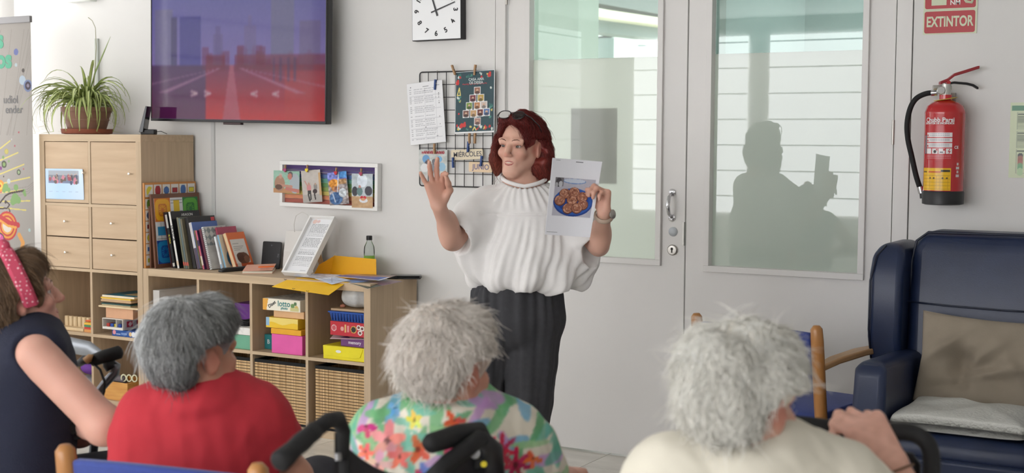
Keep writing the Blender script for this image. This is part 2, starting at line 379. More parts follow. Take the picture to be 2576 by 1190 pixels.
wbar('white_pillar', g(1581, 420, 22), g(1600, 420, 22.2), g(1581, 91, 22).z-g(1581, 420, 22).z, .3, mat('white_render', (255, 255, 255), .8), t)
t = tag(bx('gate_post', -.27, .27, 0, .3, 0, 4.2, mat('grey_post', (150, 160, 152), .8), loc=tuple(Vector((atT(1362, 300, 9).x, atT(1362, 300, 9).y, -.03)))),
        'grey green post outside behind the left edge of the door glass', 'post')
wo = struct(bx('wall_added_outside', 3.66, 6.6, 1.75, 1.9, -.03, 2.6, mat('shaded_outer_wall', (146, 164, 164), .8)))  # wall added to hold daylight back from the right door's film
struct(bx('wall_added_outside', 3.66, 3.74, .62, 1.9, -.03, 2.6, mat('shaded_outer_wall')))  # return of the added wall, closes off daylight from the left
# ================================================================== SHELF UNITS
def wood(name, c1, c2, stretch, **k): return mat(name, c1, .5, col2=c2, vscale=3.0, stretch=stretch, bump=.05, bscale=30, spec=.35, **k)
W_v = wood('oak_foil_upright', (204, 180, 150), (188, 164, 135), (14, 14, .8))
W_h = wood('oak_foil_level', (206, 182, 151), (190, 166, 136), (.8, 14, 14))
W_d = wood('oak_foil_front', (208, 182, 151), (194, 166, 135), (.9, 9, 9))
M_knob = mat('knob_metal', (225, 224, 220), .25, metal=.9)
CE, TI, TO, DP = .335, .016, .038, .39
def knob(parent, x, z, y=-.002):
    MB().lathe([(.004, 0), (.004, .010), (.0065, .012), (.0065, .022), (.005, .023)], 12, M=rmat(R(90), 0, 0, (x, y, z))).build('knob', M_knob, parent, smooth='auto')
# tall unit: 2 x 4 compartments
ta = thing('shelf_unit', 'tall pale oak shelf unit with doors and drawers beside the banner', 'shelf unit', (0, 0, 0))
H, W = 1.464, .765
bx('side_panel', 0, TO, 0, DP, 0, H-TO, W_v, ta, bevel=.001); bx('side_panel', W-TO, W, 0, DP, 0, H-TO, W_v, ta, bevel=.001)
bx('top_panel', 0, W, 0, DP, H-TO, H, W_h, ta, bevel=.001); bx('bottom_panel', TO, W-TO, 0, DP, 0, TO, W_h, ta, bevel=.001)
zs = [TO+i*(CE+TI) for i in range(4)]          # compartment floors
xm = W/2
for z in zs[1:]: bx('shelf', TO, W-TO, .002, DP, z-TI, z, W_h, ta)
for z in zs[:3]: bx('divider', xm-TI/2, xm+TI/2, .002, DP, z, z+CE, W_v, ta)
bx('divider', xm-TI/2, xm+TI/2, .002, DP, zs[3], zs[3]+CE, W_v, ta)
bx('back_panel', TO, W-TO, DP-.006, DP, TO, H-TO, W_v, ta)
cx = [(TO, xm-TI/2), (xm+TI/2, W-TO)]
M_in = mat('cabinet_inside', (70, 58, 46), .8)
for i, (x0, x1) in enumerate(cx):
    g = .003
    bx('door_insert', x0+g, x1-g, .004, .022, zs[3]+g, zs[3]+CE-g, W_d, ta, bevel=.001).name = 'cabinet_door'
    d = ta.children[-1]; 
    knob(d, x1-.035 if i else x1-.025, zs[3]+CE*.50, .004)
    for k in (0, 1):
        z0 = zs[2]+g+k*(CE/2); z1 = z0+CE/2-2*g+ (g if k else 0)
        dr = bx('drawer', x0+g*2, x1-g, .003, .021, z0, z1, W_d, ta, bevel=.001); knob(dr, (x0+x1)/2, (z0+z1)/2, .003)
# low unit: 4 x 2 compartments lying next to it
X0 = .768
lo = thing('shelf_unit', 'low pale oak shelf unit with open compartments and woven baskets', 'shelf unit', (X0, 0, 0))
WL, HL = 1.464, .765
bx('side_panel', 0, TO, 0, DP, 0, HL, W_v, lo, bevel=.001); bx('side_panel', WL-TO, WL, 0, DP, 0, HL, W_v, lo, bevel=.001)
bx('top_panel', TO, WL-TO, 0, DP, HL-TO, HL, W_h, lo, bevel=.001); bx('bottom_panel', TO, WL-TO, 0, DP, 0, TO, W_h, lo, bevel=.001)
LX = [X0+TO+i*(CE+TI) for i in range(4)]       # world x of each compartment's left side
for i in range(1, 4):
    x = TO+i*(CE+TI)-TI; bx('divider', x, x+TI, .002, DP, TO, HL-TO, W_v, lo)
for i in range(4):
    x = TO+i*(CE+TI); bx('shelf', x, x+CE, .002, DP, TO+CE, TO+CE+TI, W_h, lo)
bx('back_panel', TO, WL-TO, DP-.004, DP, TO, HL-TO, W_v, lo)
ZT, Z2, Z1 = HL, TO+CE+TI, TO                  # top, upper compartment floor, lower compartment floor
# ---- woven baskets in the lower row of the low unit
def weave(name='bamboo_weave'):
    m = mat(name, (206, 170, 118), .6, bump=.0)
    nt = m.node_tree; N = nt.nodes; L = nt.links; b = N['Principled BSDF']; tc = N.new('ShaderNodeTexCoord')
    mp = N.new('ShaderNodeMapping'); mp.inputs['Scale'].default_value = (260, 260, 1.5); L.new(tc.outputs['Object'], mp.inputs[0])
    nz = N.new('ShaderNodeTexNoise'); nz.inputs['Scale'].default_value = 1; nz.inputs['Detail'].default_value = 2; L.new(mp.outputs[0], nz.inputs['Vector'])
    cr = N.new('ShaderNodeValToRGB'); e = cr.color_ramp.elements; e[0].position = .34; e[1].position = .6
    e[0].color = lin((168, 128, 80)); e[1].color = lin((222, 188, 138)); L.new(nz.outputs['Fac'], cr.inputs[0]); L.new(cr.outputs[0], b.inputs['Base Color'])
    bp = N.new('ShaderNodeBump'); bp.inputs['Strength'].default_value = .4; bp.inputs['Distance'].default_value = .002
    L.new(nz.outputs['Fac'], bp.inputs['Height']); L.new(bp.outputs[0], b.inputs['Normal']); return m
M_weave = weave(); M_thread = mat('dark_thread', (70, 50, 32), .8); M_cloth = mat('black_cloth', (22, 22, 24), .9)
def basket(x0, label, dx=0, y0=.012):
    t = thing('storage_basket', label, 'basket', (x0+.006+dx, y0, Z1), 0, 'woven baskets in the lower row')
    w_, d_, h_ = .322-dx, .34, .312
    b = MB()
    b.box(0, w_, 0, .006, .012, h_-.016); b.box(0, w_, d_-.006, d_, .012, h_-.016); b.box(0, .006, .006, d_-.006, .012, h_-.016); b.box(w_-.006, w_, .006, d_-.006, .012, h_-.016)
    b.build('woven_wall', M_weave, t)
    bx('base', 0, w_, 0, d_, 0, .012, M_cloth, t)
    r = MB()
    for p in ((-.001, w_+.001, -.001, .009), (-.001, w_+.001, d_-.009, d_+.001), (-.001, .009, .009, d_-.009), (w_-.009, w_+.001, .009, d_-.009)): r.box(*p, h_-.016, h_)
    r.build('cloth_rim', M_cloth, t)
    for k in range(19):
        z = .022+k*.0147
        MB().box(-.0012, w_+.0012, -.0012, 0, z-.0016, z+.0016).build('binding_thread', M_thread, t)
    return t
for i, l in enumerate(('woven bamboo basket in the lower shelf compartment nearest the tall unit',
                       'woven bamboo basket half hidden behind the red shirted person, second from tall unit',
                       'woven bamboo basket under the stack with the pink box',
                       'woven bamboo basket under the yellow case at the shelf end')):
    basket(LX[i], l, dx=.03 if i == 3 else .0)
# ================================================================== TELEVISION
tvy = .26
pl, pr_ = onY(379, 304, tvy), onY(819, 313, tvy)
tw = (pr_-pl).length
tv = thing('television', 'wall-mounted flat television showing a blurred purple and red street', 'television', tuple(pl))
tv.matrix_world = frame_on(pl, pr_)
th_ = .70
M_bez = mat('tv_bezel', (34, 33, 36), .3)
bx('housing', 0, tw, .008, .05, 0, th_, M_bez, tv, bevel=.004)
for a in ((0, tw, 0, .014), (0, tw, th_-.008, th_), (0, .006, .014, th_-.008), (tw-.006, tw, .014, th_-.008)):
    bx('bezel', a[0], a[1], 0, .008, a[2], a[3], M_bez, tv, bevel=.0015)
def tvpic(im):
    u, v = im.u, im.v
    top = np.array((112, 112, 176)); mid = np.array((150, 132, 196)); hor = np.array((132, 60, 130))
    t = np.clip((v-.35)/.65, 0, 1)[..., None]; im.c[:] = mid*(1-t)+top*t
    # street below the horizon: red fading to violet
    g = np.clip((.42-v)/.42, 0, 1)[..., None]; low = np.array((120, 44, 92))*(1-g)+np.array((206, 44, 54))*g
    im.c = np.where((v < .42)[..., None], low, im.c)
    im.m((v < .42) & (u < .33), (70, 50, 104), .75); im.m((v < .42) & (u > .78), (196, 60, 60), .4)
    rg = np.random.default_rng(4)
    for k in range(26):
        x = rg.uniform(.30, .95); h = rg.uniform(.03, .17); wd = rg.uniform(.008, .03)
        im.m((abs(u-x) < wd) & (v > .38) & (v < .40+h), (112, 36, 82), .5)
    for x0, x1, h, c in ((.17, .30, .80, (66, 64, 142)), (.37, .43, .66, (118, 104, 158)), (.385, .415, .72, (112, 98, 156)), (.55, .62, .72, (128, 114, 166)), (.57, .595, .80, (128, 116, 170)),
                         (.70, .83, .96, (126, 124, 156)), (.86, .97, .74, (120, 106, 150)), (.02, .13, .86, (128, 124, 160)), (.12, .155, .80, (60, 54, 100))):
        im.m((u > x0) & (u < x1) & (v > .42) & (v < h), c, .72)
    im.m((v < .50) & (v > .37) & (abs(u-.47) > .03) & (u > .33), (118, 30, 66), .62)
    for x in (.72, .755, .80, .835): im.m((abs(u-x) < .006) & (v > .3) & (v < .47), (86, 40, 92), .8)
    im.m((abs(u-.48) < .012+.10*np.clip(.4-v, 0, 1)) & (v < .42), (196, 120, 138), .75)        # shining middle of the road
    for a in (-1, 1):
        for k, (o, wd) in enumerate(((.20, .018), (.30, .014))):
            s = (.40-v); im.m((v < .40) & (v > .2) & (abs((u-.47)*a-(.05+s*(1.8+1.5*k))) < wd*2*(.2+s*3)), (212, 170, 196), .55)
    for x, q in ((.26, 1), (.34, 1), (.61, -1), (.73, -1)): im.line(x-.015*q, .215, x+.015*q, .20, .006, (226, 196, 206), .8); im.line(x-.015*q, .185, x+.015*q, .20, .006, (226, 196, 206), .8)
    g = im.c.mean(-1, keepdims=True); im.c = (g+(im.c-g)*1.25)*.66; im.c += ((rg.random(u.shape)-.5)*6)[..., None]
    k = np.ones(3)/3
    for _ in range(2): im.c = (im.c+np.roll(im.c, 1, 1)+np.roll(im.c, -1, 1)+np.roll(im.c, 1, 0)+np.roll(im.c, -1, 0))/5
M_screen = mat('lit_screen', rough=.07, spec=.6, vc=True, emit=.24)
sheet('screen', tw-.012, th_-.022, 230, 130, tvpic, M_screen, tv, Matrix.Translation((.006, .003, .014)), th=.003, back=(20, 20, 20))
bx('sensor_tab', tw*.43, tw*.53, .006, .03, -.012, .002, mat('tab', (62, 40, 42), .4), tv, bevel=.002)
bx('wall_bracket', tw*.3, tw*.7, .05, WY-tvy-.003, .2, .5, M_black, tv, bevel=.004)
# ================================================================== CLOCK
cl0, cl1 = onY(1036, 104, WY-.045), onY(1160, 98, WY-.045)
cw = (cl1-cl0).length
ck = thing('wall_clock', 'square wall clock with white face and black numerals above the grid board', 'clock', tuple(cl0)); ck.matrix_world = frame_on(cl0, cl1)
bx('case', 0, cw, .002, .047, 0, cw, M_black, ck, bevel=.003)
bx('dial', .004, cw-.004, .0, .003, .004, cw-.004, mat('clock_dial', (246, 247, 248), .35), ck)
for n in range(1, 13):
    a = R(90-30*n); rr = cw*.39
    x, z = cw/2+rr*math.cos(a)*1.0, cw/2+rr*math.sin(a)*1.0
    text(str(n), .034, M_black, ck, Matrix.Translation((x, -.0006, z)) @ Matrix.Rotation(R(30*n if n in (12,) else (30*n if n < 4 or n > 8 else 30*n+180)), 4, 'Y'), 'numeral', fat=.0012)
for ang, ln, wd in ((72, .115, .0035), (-19, .085, .005)):
    a = R(90-ang); d = Vector((math.cos(a), 0, math.sin(a))); c = Vector((cw/2, -.003-(.001 if ln > .1 else 0), cw/2)); n = Vector((-d.z, 0, d.x))*wd
    p, q = c-d*.028, c+d*ln
    MB().prism([(v.x, v.z) for v in (p-n, q-n*.7, q+n*.7, p+n)], c.y, c.y+.0008).build('clock_hand', mat('clock_hand', (52, 52, 54), .4), ck)
# ================================================================== EXTINGUISHER AND SIGNS
eb = onY(2371, 515, WY-.10); ec = (eb.x, WY-.098, eb.z)
ex = thing('fire_extinguisher', 'red powder fire extinguisher hanging on the wall with black hose', 'fire extinguisher', ec)
M_red = mat('red_enamel', (188, 22, 30), .22, coat=.5); M_dred = mat('dark_red_enamel', (150, 20, 34), .3, coat=.4)
eh = .40; er = .0765
MB().lathe([(er*.5, .03), (er*.99, .034), (er, .05), (er, eh-.045), (er*1.01, eh-.04), (er*.99, eh-.034), (er*.90, eh-.014), (er*.68, eh), (er*.36, eh+.008), (.024, eh+.010), (.024, eh+.03)], 40).build('cylinder', M_red, ex, smooth='auto')
MB().lathe([(er*.86, .0), (er*1.03, .004), (er*1.045, .05), (er*1.01, .055)], 40).build('base_ring', M_black, ex, smooth='auto')
MB().lathe([(.044, 0), (.046, .0015), (.044, .003)], 28, M=rmat(R(4), R(-8), 0, (0, 0, eh+.012))).build('seal_tag', mat('yellow_tag', (226, 206, 90), .4), ex, smooth='auto')
# the appliance is turned so that hose and levers lie across the view
exd = Vector((_r.x, _r.y, 0)).normalized()
def XE(a, z, b=0): return (exd.x*a - exd.y*b*-1*-1, exd.y*a + exd.x*b, z)
vb = MB().tube([XE(0, eh+.025), XE(0, eh+.072)], .019, 14); vb.tube([XE(-.05, eh+.058), XE(.02, eh+.058)], .010, 12)
vb.build('valve', mat('valve_alloy', (190, 190, 184), .35, metal=.6), ex, smooth='auto')
MB().lathe([(.015, 0), (.016, .008), (.013, .012)], 18, M=Matrix.Translation(XE(-.028, eh+.046, -.02)) @ Matrix.Rotation(math.atan2(exd.y, exd.x), 4, 'Z') @ Matrix.Rotation(R(90), 4, 'X')).build('pressure_gauge', mat('gauge', (206, 206, 204), .2, metal=.6), ex, smooth='auto')
def lever(name, pts, wd, th, m):
    b = MB(); rings = []
    for a, z in pts:
        rings.append([XE(a, z-th, -wd), XE(a, z-th, wd), XE(a, z+th, wd), XE(a, z+th, -wd)])
    b.loft(rings).build(name, m, ex, bevel=.002)
lever('upper_lever', [(-.026, eh+.075), (.005, eh+.088), (.03, eh+.108), (.075, eh+.122), (.118, eh+.136), (.126, eh+.138)], .011, .006, M_dred)
lever('carry_handle', [(.0, eh+.072), (.03, eh+.078), (.08, eh+.074), (.105, eh+.068), (.125, eh+.056)], .010, .0045, M_black)
MB().lathe([(.008, -.013), (.008, .013)], 12, M=Matrix.Translation(XE(.006, eh+.078)) @ Matrix.Rotation(math.atan2(exd.y, exd.x), 4, 'Z') @ Matrix.Rotation(R(90), 4, 'X')).build('safety_pin', M_red, ex)
def hosept(px, py):
    p = onY(px, py, ec[1]-.005); return tuple(p-Vector(ec))
hs = [hosept(*q) for q in ((2349, 233), (2328, 236), (2305, 248), (2290, 272), (2282, 310), (2284, 350), (2294, 395), (2304, 440), (2314, 472))]
MB().tube(spline(hs), .0105, 14).build('hose', M_rubber, ex, smooth='auto')
for q_ in (((2357, 233), (2343, 234)), ((2314, 470), (2318, 486))): MB().tube([hosept(*q_[0]), hosept(*q_[1])], .0125, 12).build('hose_ferrule', M_chrome, ex, smooth='auto')
MB().tube([hosept(2318, 484), hosept(2320, 499)], [.008, .009], 12).build('hose_nozzle', M_black, ex, smooth='auto')
bx('wall_hook', -.02, .02, .07, .098, eh-.08, eh+.04, M_steel, ex)
def curved_label(name, a0, a1, z0, z1, nu, nv, draw, m, rr=er+.0008):
    U, V = np.meshgrid(np.linspace(0, 1, nu+1), np.linspace(0, 1, nv+1)); im = Img(U, V, (188, 26, 34), (a1-a0)*er/(z1-z0)); draw(im)
    A = a0+(a1-a0)*U; P = np.stack([rr*np.cos(A), rr*np.sin(A), z0+(z1-z0)*V], -1).reshape(-1, 3)
    idx = np.arange(len(P)).reshape(nv+1, nu+1); q = np.stack([idx[:-1, :-1], idx[:-1, 1:], idx[1:, 1:], idx[1:, :-1]], -1).reshape(-1, 4)
    me = bpy.data.meshes.new(name); me.from_pydata(P.tolist(), [], q.tolist()); set_cols(me, im.c.reshape(-1, 3)); me.shade_smooth()
    return link(name, me, m, ex)
camdir = math.atan2(CAM.y-ec[1], CAM.x-ec[0])            # towards the viewer's side of the room
def lab(im):
    W_ = (232, 226, 226); rg = np.random.default_rng(2)
    im.rect(.0, .09, .18, .72, (28, 40, 62)); im.line(.045, .2, .045, .7, .012, (200, 205, 210)); 
    for z in (.67, .52, .37): im.rect(.20, .98, z, z+.125, W_); im.rect(.11, .185, z, z+.125, W_); im.rect(.125, .17, z+.02, z+.07, (176, 40, 50))
    for z in (.755, .715, .605, .565, .455, .415):
        for k in range(12): a = .24+k*.055; im.rect(a, a+.04, z-.008, z+.012, (120, 112, 130), .8)
    for k in range(4): a = .11+k*.225; im.rect(a, a+.195, .19, .34, W_)
    im.disc(.44, .25, .05, (60, 50, 55)); im.rect(.47, .52, .28, .335, (190, 60, 70)); im.rect(.70, .76, .28, .335, (190, 60, 70)); im.rect(.60, .70, .21, .25, (90, 80, 90))
    im.line(.90, .32, .86, .25, .012, (176, 30, 50)); im.line(.86, .25, .92, .26, .012, (176, 30, 50)); im.line(.92, .26, .88, .2, .012, (176, 30, 50))
    for z in (.14, .10, .06):
        for k in range(16): a = .12+k*.053; im.rect(a, a+.038, z-.008, z+.012, (222, 170, 172), .75)
curved_label('instruction_label', camdir-1.15, camdir+.42, .175, .31, 150, 110, lab, vcmat(.25, .5))
def ylab(im):
    im.c[:] = (238, 186, 20); im.rect(.70, .97, .83, .93, (60, 50, 30)); im.rect(.02, .2, .8, .86, (120, 90, 20)); im.rect(.28, .7, .80, .85, (206, 90, 30))
    for k in range(9): im.rect(.04, .97, .06+k*.075, .068+k*.075, (176, 130, 20))
    for k in range(8): im.rect(.1+k*.115, .107+k*.115, .05, .66, (190, 140, 20))
    for a in (.35, .48, .75, .88): im.disc(a, .55, .03, (90, 70, 30))
curved_label('inspection_label', camdir-1.25, camdir+.36, .058, .145, 90, 60, ylab, vcmat(.25, .5), er+.0014)
M_wtx = mat('white_lettering', (236, 230, 230), .4)
def wrap_text(s, size, ac, z, name='lettering', fat=.0004):
    o = text(s, size, M_wtx, ex, Matrix(), name, fat=fat, ext=.0001)
    me = o.data; n = len(me.vertices); co = np.empty(n*3); me.vertices.foreach_get('co', co); co = co.reshape(-1, 3)
    a = ac+co[:, 0]/er; rr = er+.0012-co[:, 1]; me.vertices.foreach_set('co', np.stack([rr*np.cos(a), rr*np.sin(a), z+co[:, 2]], 1).ravel()); me.update()
wrap_text('Chubb Parsi', .024, camdir-.30, .331, fat=.0006); wrap_text('EXTINTOR DE INCENDIOS', .010, camdir-.32, .318); wrap_text('CE', .015, camdir+.62, .225)
for k, z in enumerate((.16, .145, .13, .115)): wrap_text('lllll' if k % 2 else 'lll', .014, camdir+.72, z, 'small_print')
M_lum = mat('luminous_border', (214, 220, 190), .5); M_sred = mat('sign_red', (178, 32, 42), .4)
def roundrect(w_, h_, r_, n=5):
    out = []
    for cx_, cz_, a0_ in ((w_-r_, r_, -90), (w_-r_, h_-r_, 0), (r_, h_-r_, 90), (r_, r_, 180)):
        for k in range(n+1): a = R(a0_+90*k/n); out.append((cx_+r_*math.cos(a), cz_+r_*math.sin(a)))
    return out
def sign(label, p0, w_, h_):
    t = thing('safety_sign', label, 'sign', tuple(p0)); bx('plate', 0, w_, -.003, 0, 0, h_, M_lum, t); return t
p0 = onY(2322, 88, WY); p1 = onY(2457, 88, WY); sw = p1.x-p0.x; sh = onY(2390, 27, WY).z-p0.z+.004
s1 = sign('red EXTINTOR sign on the wall above the fire extinguisher', (p0.x, WY-.0005, p0.z), sw, sh)
off = lambda d, P: [(x+d, z+d) for x, z in P]
MB().prism(off(.005, roundrect(sw-.012, sh-.010, .008)), -.0036, -.003).build('red_field', M_sred, s1)
text('EXTINTOR', .056, M_lum, s1, Matrix.Translation((sw/2-.001, -.0040, sh/2)), fat=.0016, sx=.66)
s2 = sign('red pictogram sign at the top edge, above the EXTINTOR sign', (p0.x+.001, WY-.0005, p0.z+sh+.0005), sw, .23)
MB().prism(off(.005, roundrect(sw-.012, .22, .008)), -.0036, -.003).build('red_field', M_sred, s2)
bx('pictogram', .03, .088, -.0042, -.0036, .018, .19, M_lum, s2)
MB().tube([(.155, -.004, .15), (.15, -.004, .05), (.165, -.004, .028), (.185, -.004, .024), (.19, -.004, .04)], .006, 6).build('pictogram', M_lum, s2)
text('NM', .026, mat('sign_white', (240, 236, 232), .5), s2, Matrix.Translation((.122, -.0042, .026)), fat=.0006)
# evacuation notice at the right edge
p0 = onY(2537, 447, WY); p1 = onY(2546, 258, WY)
def evac(im):
    G = (52, 122, 84); K = (70, 82, 62); im.rect(.02, 1, .89, .96, G); rg = np.random.default_rng(5)
    for a, b in ((.64, .87), (.40, .62), (.06, .38)):
        im.rect(.08, .97, a, b, (150, 160, 130)); im.rect(.09, .96, a+.004, b-.004, (198, 208, 170)); im.rect(.10, .8, b-.035, b-.015, K)
        if a < .1:
            im.rect(.2, .9, b-.06, b-.05, (50, 60, 110))
            for k in range(8): z = b-.085-k*.033; im.disc(.14, z, .035, ((40, 40, 40), (150, 90, 70), (150, 80, 60), (160, 90, 70), (110, 160, 110), (100, 160, 110), (170, 200, 150), (170, 200, 150))[k]); im.rect(.22, .22+rg.uniform(.4, .7), z-.004, z+.008, K)
        else:
            for k in range(9):
                z = b-.055-k*.019
                if z > a+.01: im.rect(.10, .10+rg.uniform(.55, .85), z-.004, z+.005, K, .85)
o = sheet('evacuation_notice', .30, p1.z-p0.z, 90, 160, evac, vcmat(.3, .5), None, Matrix.Translation((p0.x, WY-.0025, p0.z)), th=.002, bg=(198, 208, 170))
tag(o, 'pale green evacuation notice on the wall at the right edge', 'notice')
# ================================================================== ROLL-UP BANNER
bw_, bh = .60, 2.105; bxr = -.010
bn = thing('roll_up_banner', 'tall printed roll-up banner standing left of the tall shelf unit', 'banner', (bxr-bw_, -.035, 0))
def bnr(im):
    u, v = im.u, im.v; rg = np.random.default_rng(9)
    # u from the right edge in metres, v in metres
    d = (1-u)*bw_; z = v*bh
    def disc(dx, zz, r_, c, al=1): im.m((d-dx)**2+(z-zz)**2 < r_*r_, c, al)
    def pt(px, py): p = onY(px, py, -.035); return (bxr-p.x, p.z)
    def D(px, py, rpx, c, al=1): q = pt(px, py); disc(q[0], q[1], rpx*.00232, c, al)
    def Ln(pts, wd, c, al=1):
        P = [pt(*q) for q in pts]
        for (a, b), (e, f) in zip(P[:-1], P[1:]):
            L2 = (e-a)**2+(f-b)**2; t = np.clip(((d-a)*(e-a)+(z-b)*(f-b))/L2, 0, 1)
            im.m(np.hypot(d-a-t*(e-a), z-b-t*(f-b)) < wd*.00232, c, al)
    im.c[:] = (176, 169, 161)
    for k in range(9): a = rg.uniform(0, 100); Ln([(a, 60), (a-20-8*k, 330)], .9, (160, 153, 146))
    for k in range(4): Ln([(20, 470+k*6), (70, 462+k*6), (96, 440+k*5)], .8, (158, 150, 144))
    for x0, y0, x1, y1 in ((0, 365, 25, 345), (0, 395, 45, 375), (0, 430, 60, 405), (0, 455, 75, 438), (0, 478, 60, 470), (0, 500, 75, 498), (0, 515, 65, 522)): Ln([(x0, y0), (x1, y1)], 1.6, (232, 214, 120))
    D(40, 118, 8, (112, 120, 176)); D(40, 151, 4.5, (190, 204, 210)); D(58, 165, 4.8, (86, 78, 72)); D(81, 123, 5, (214, 204, 196)); D(56, 190, 11, (186, 202, 216)); D(70, 204, 14.5, (120, 134, 172)); D(70, 204, 10, (64, 52, 68)); D(70, 204, 4.5, (140, 128, 148))
    D(16, 372, 7, (190, 178, 90)); D(16, 372, 5, (206, 190, 100)); D(10, 405, 9, (84, 88, 70)); D(10, 405, 5, (140, 170, 100)); D(47, 425, 7, (86, 92, 76)); D(47, 425, 4.2, (166, 186, 140)); D(8, 387, 4, (140, 172, 110)); D(22, 397, 3.6, (150, 178, 120)); D(2, 415, 4.5, (140, 70, 140))
    for x, y, r_, c in ((47, 323, 2.4, (190, 90, 100)), (37, 358, 2.4, (190, 80, 100)), (59, 417, 2, (200, 100, 110)), (9, 436, 2.2, (80, 70, 60)), (22, 448, 6, (200, 212, 214)), (74, 573, 4.2, (186, 212, 212)), (29, 341, 2.2, (206, 196, 196)), (2, 476, 3, (200, 80, 140))): D(x, y, r_, c)
    D(0, 460, 15, (240, 160, 60)); D(0, 460, 9, (248, 210, 90)); D(0, 460, 4, (200, 90, 60))
    for x, y, r_ in ((14, 464, 10), (10, 470, 7), (22, 470, 6), (40, 464, 8), (38, 492, 13), (32, 500, 9), (46, 496, 9), (60, 474, 6), (63, 482, 5)): D(x, y, r_, (136, 176, 106))
    Ln([(0, 503), (14, 485), (26, 478), (58, 472)], 2.2, (72, 58, 52)); Ln([(0, 518), (18, 517), (24, 508), (16, 500)], 1.8, (72, 58, 52)); D(14, 501, 4, (72, 58, 52)); D(17, 533, 4, (72, 58, 52)); Ln([(17, 533), (25, 525), (22, 517)], 1.8, (72, 58, 52))
    for k, (r0, c) in enumerate(((36, (206, 60, 60)), (31, (240, 160, 60)), (26, (206, 70, 56)), (21, (244, 176, 80)), (16, (240, 226, 210)))):
        q = pt(18, 562); im.m((np.hypot(d-q[0], z-q[1]) < r0*.0023), c)
    Ln([(0, 540), (25, 556), (45, 560)], 7, (206, 56, 60)); Ln([(0, 548), (20, 562), (40, 566)], 3, (244, 170, 70)); Ln([(48, 585), (58, 605), (50, 640)], 6, (240, 170, 90))
    D(0, 596, 16, (84, 60, 76)); D(0, 596, 12.5, (226, 90, 160)); D(-2, 588, 4, (230, 230, 240)); im.c *= .84
sheet('banner_print', bw_, bh-.03, 260, 760, bnr, vcmat(.55, .3), bn, Matrix.Translation((0, 0, 0)), th=.0008, back=(200, 196, 190))
bx('top_bar', -.004, bw_+.004, -.008, .010, bh-.035, bh+.001, mat('banner_bar', (128, 126, 126), .4, metal=.3), bn, bevel=.003)
bx('cassette', -.01, bw_+.004, -.05, .08, 0, .09, M_alu, bn, bevel=.01)
MB().tube([(bw_/2, .04, .08), (bw_/2, .02, bh-.01)], .008, 8).build('support_pole', M_alu, bn)
M_teal = mat('teal_ink', (66, 148, 116), .55); M_ink = mat('grey_ink', (96, 94, 94), .55)
def btxt(s, px, py, size, m, fat=.0, right=True):
    p = onY(px, py, -.037); text(s, size, m, bn, Matrix.Translation((p.x-(bxr-bw_), -.0012, p.z)), align='RIGHT' if right else 'CENTER', fat=fat)
btxt('s', 8, 100, .135, M_teal, .006); btxt('os', 29, 150, .135, M_teal, .006); btxt('udiol', 45, 251, .060, M_ink, .0008); btxt('ender', 57, 276, .060, M_ink, .0008)
# ================================================================== ON THE LOW UNIT: BOARDS AND BOOKS
def vdraw(o, fn): pass
M_page = mat('book_pages', (226, 216, 196), .8)
def tilt(loc, lean, rz=0): return Matrix.Translation(loc) @ Matrix.Rotation(rz, 4, 'Z') @ Matrix.Rotation(-R(lean), 4, 'Y')
def facing_x(M=Matrix()): return M @ Matrix(((0, -1, 0, 0), (1, 0, 0, 0), (0, 0, 1, 0), (0, 0, 0, 1)))   # sheet front turned to +x: u along +y
# shape board
M_orw = mat('orange_wood', (198, 134, 70), .5, var=.08, vscale=8); M_brw = mat('brown_wood', (116, 76, 56), .5, var=.1, vscale=8)
sb = thing('shape_matching_board', 'orange wooden board of geometric shape tiles leaning on the tall unit', 'game board'); sb.matrix_world = tilt((.775, .0, ZT+.0005), 0.4)
bx('board', 0, .012, 0, .385, 0, .447, M_orw, sb, bevel=.003)
def shp(kind, col):
    def f(im):
        im.rect(0, 1, 0, 1, (226, 222, 214))
        if kind == 'c': im.disc(.5, .5, .38, (60, 70, 90)); im.disc(.5, .5, .355, col)
        elif kind == 'r': im.rect(.14, .86, .28, .72, (80, 60, 50)); im.rect(.17, .83, .31, .69, col)
        elif kind == 'h': m = (abs(im.u-.5) < .36) & (abs(im.u-.5)+.55*abs(im.v-.5) < .44) & (abs(im.v-.5) < .42); im.m(m, col)
        else: im.m((np.hypot(im.u-.55, im.v-.45) < .42) & (im.v > im.u*1.0-.12), col)
    return f
Y_, R_, B_, G_ = (222, 206, 60), (164, 36, 46), (70, 110, 170), (110, 140, 50)
seq = [('q', Y_), ('h', R_), ('c', B_), ('r', R_), ('h', B_), ('r', Y_)]
for k, (s, c) in enumerate(seq): sheet('shape_tile', .054, .064, 26, 26, shp(s, c), vcmat(.4, .4), sb, facing_x(Matrix.Translation((.0135, .008+k*.0625, .372))), th=.0012)
for k, (s, c) in enumerate([('h', G_), ('c', (70, 80, 110)), ('r', (120, 30, 30)), ('c', Y_), ('r', B_), ('r', (190, 190, 60))]):
    sheet('shape_tile', .054, .054, 22, 22, shp(s, c), vcmat(.4, .4), sb, facing_x(Matrix.Translation((.0135, .008, .308-k*.059))), th=.0012)
o = tag(MB().box(0, .010, .01, .34, 0, .325).build('wooden_board', M_brw, bevel=.002), 'plain brown wooden board wedged between the shape board and the ludo board', 'game board'); o.matrix_world = tilt((.795, .012, ZT+.0005), 1.0)
lb = thing('ludo_board', 'brown framed ludo board with yellow, green and blue corners', 'game board'); lb.matrix_world = tilt((.828, .022, ZT+.0005), 4.6)
bx('board', 0, .012, 0, .36, 0, .388, M_brw, lb, bevel=.002)
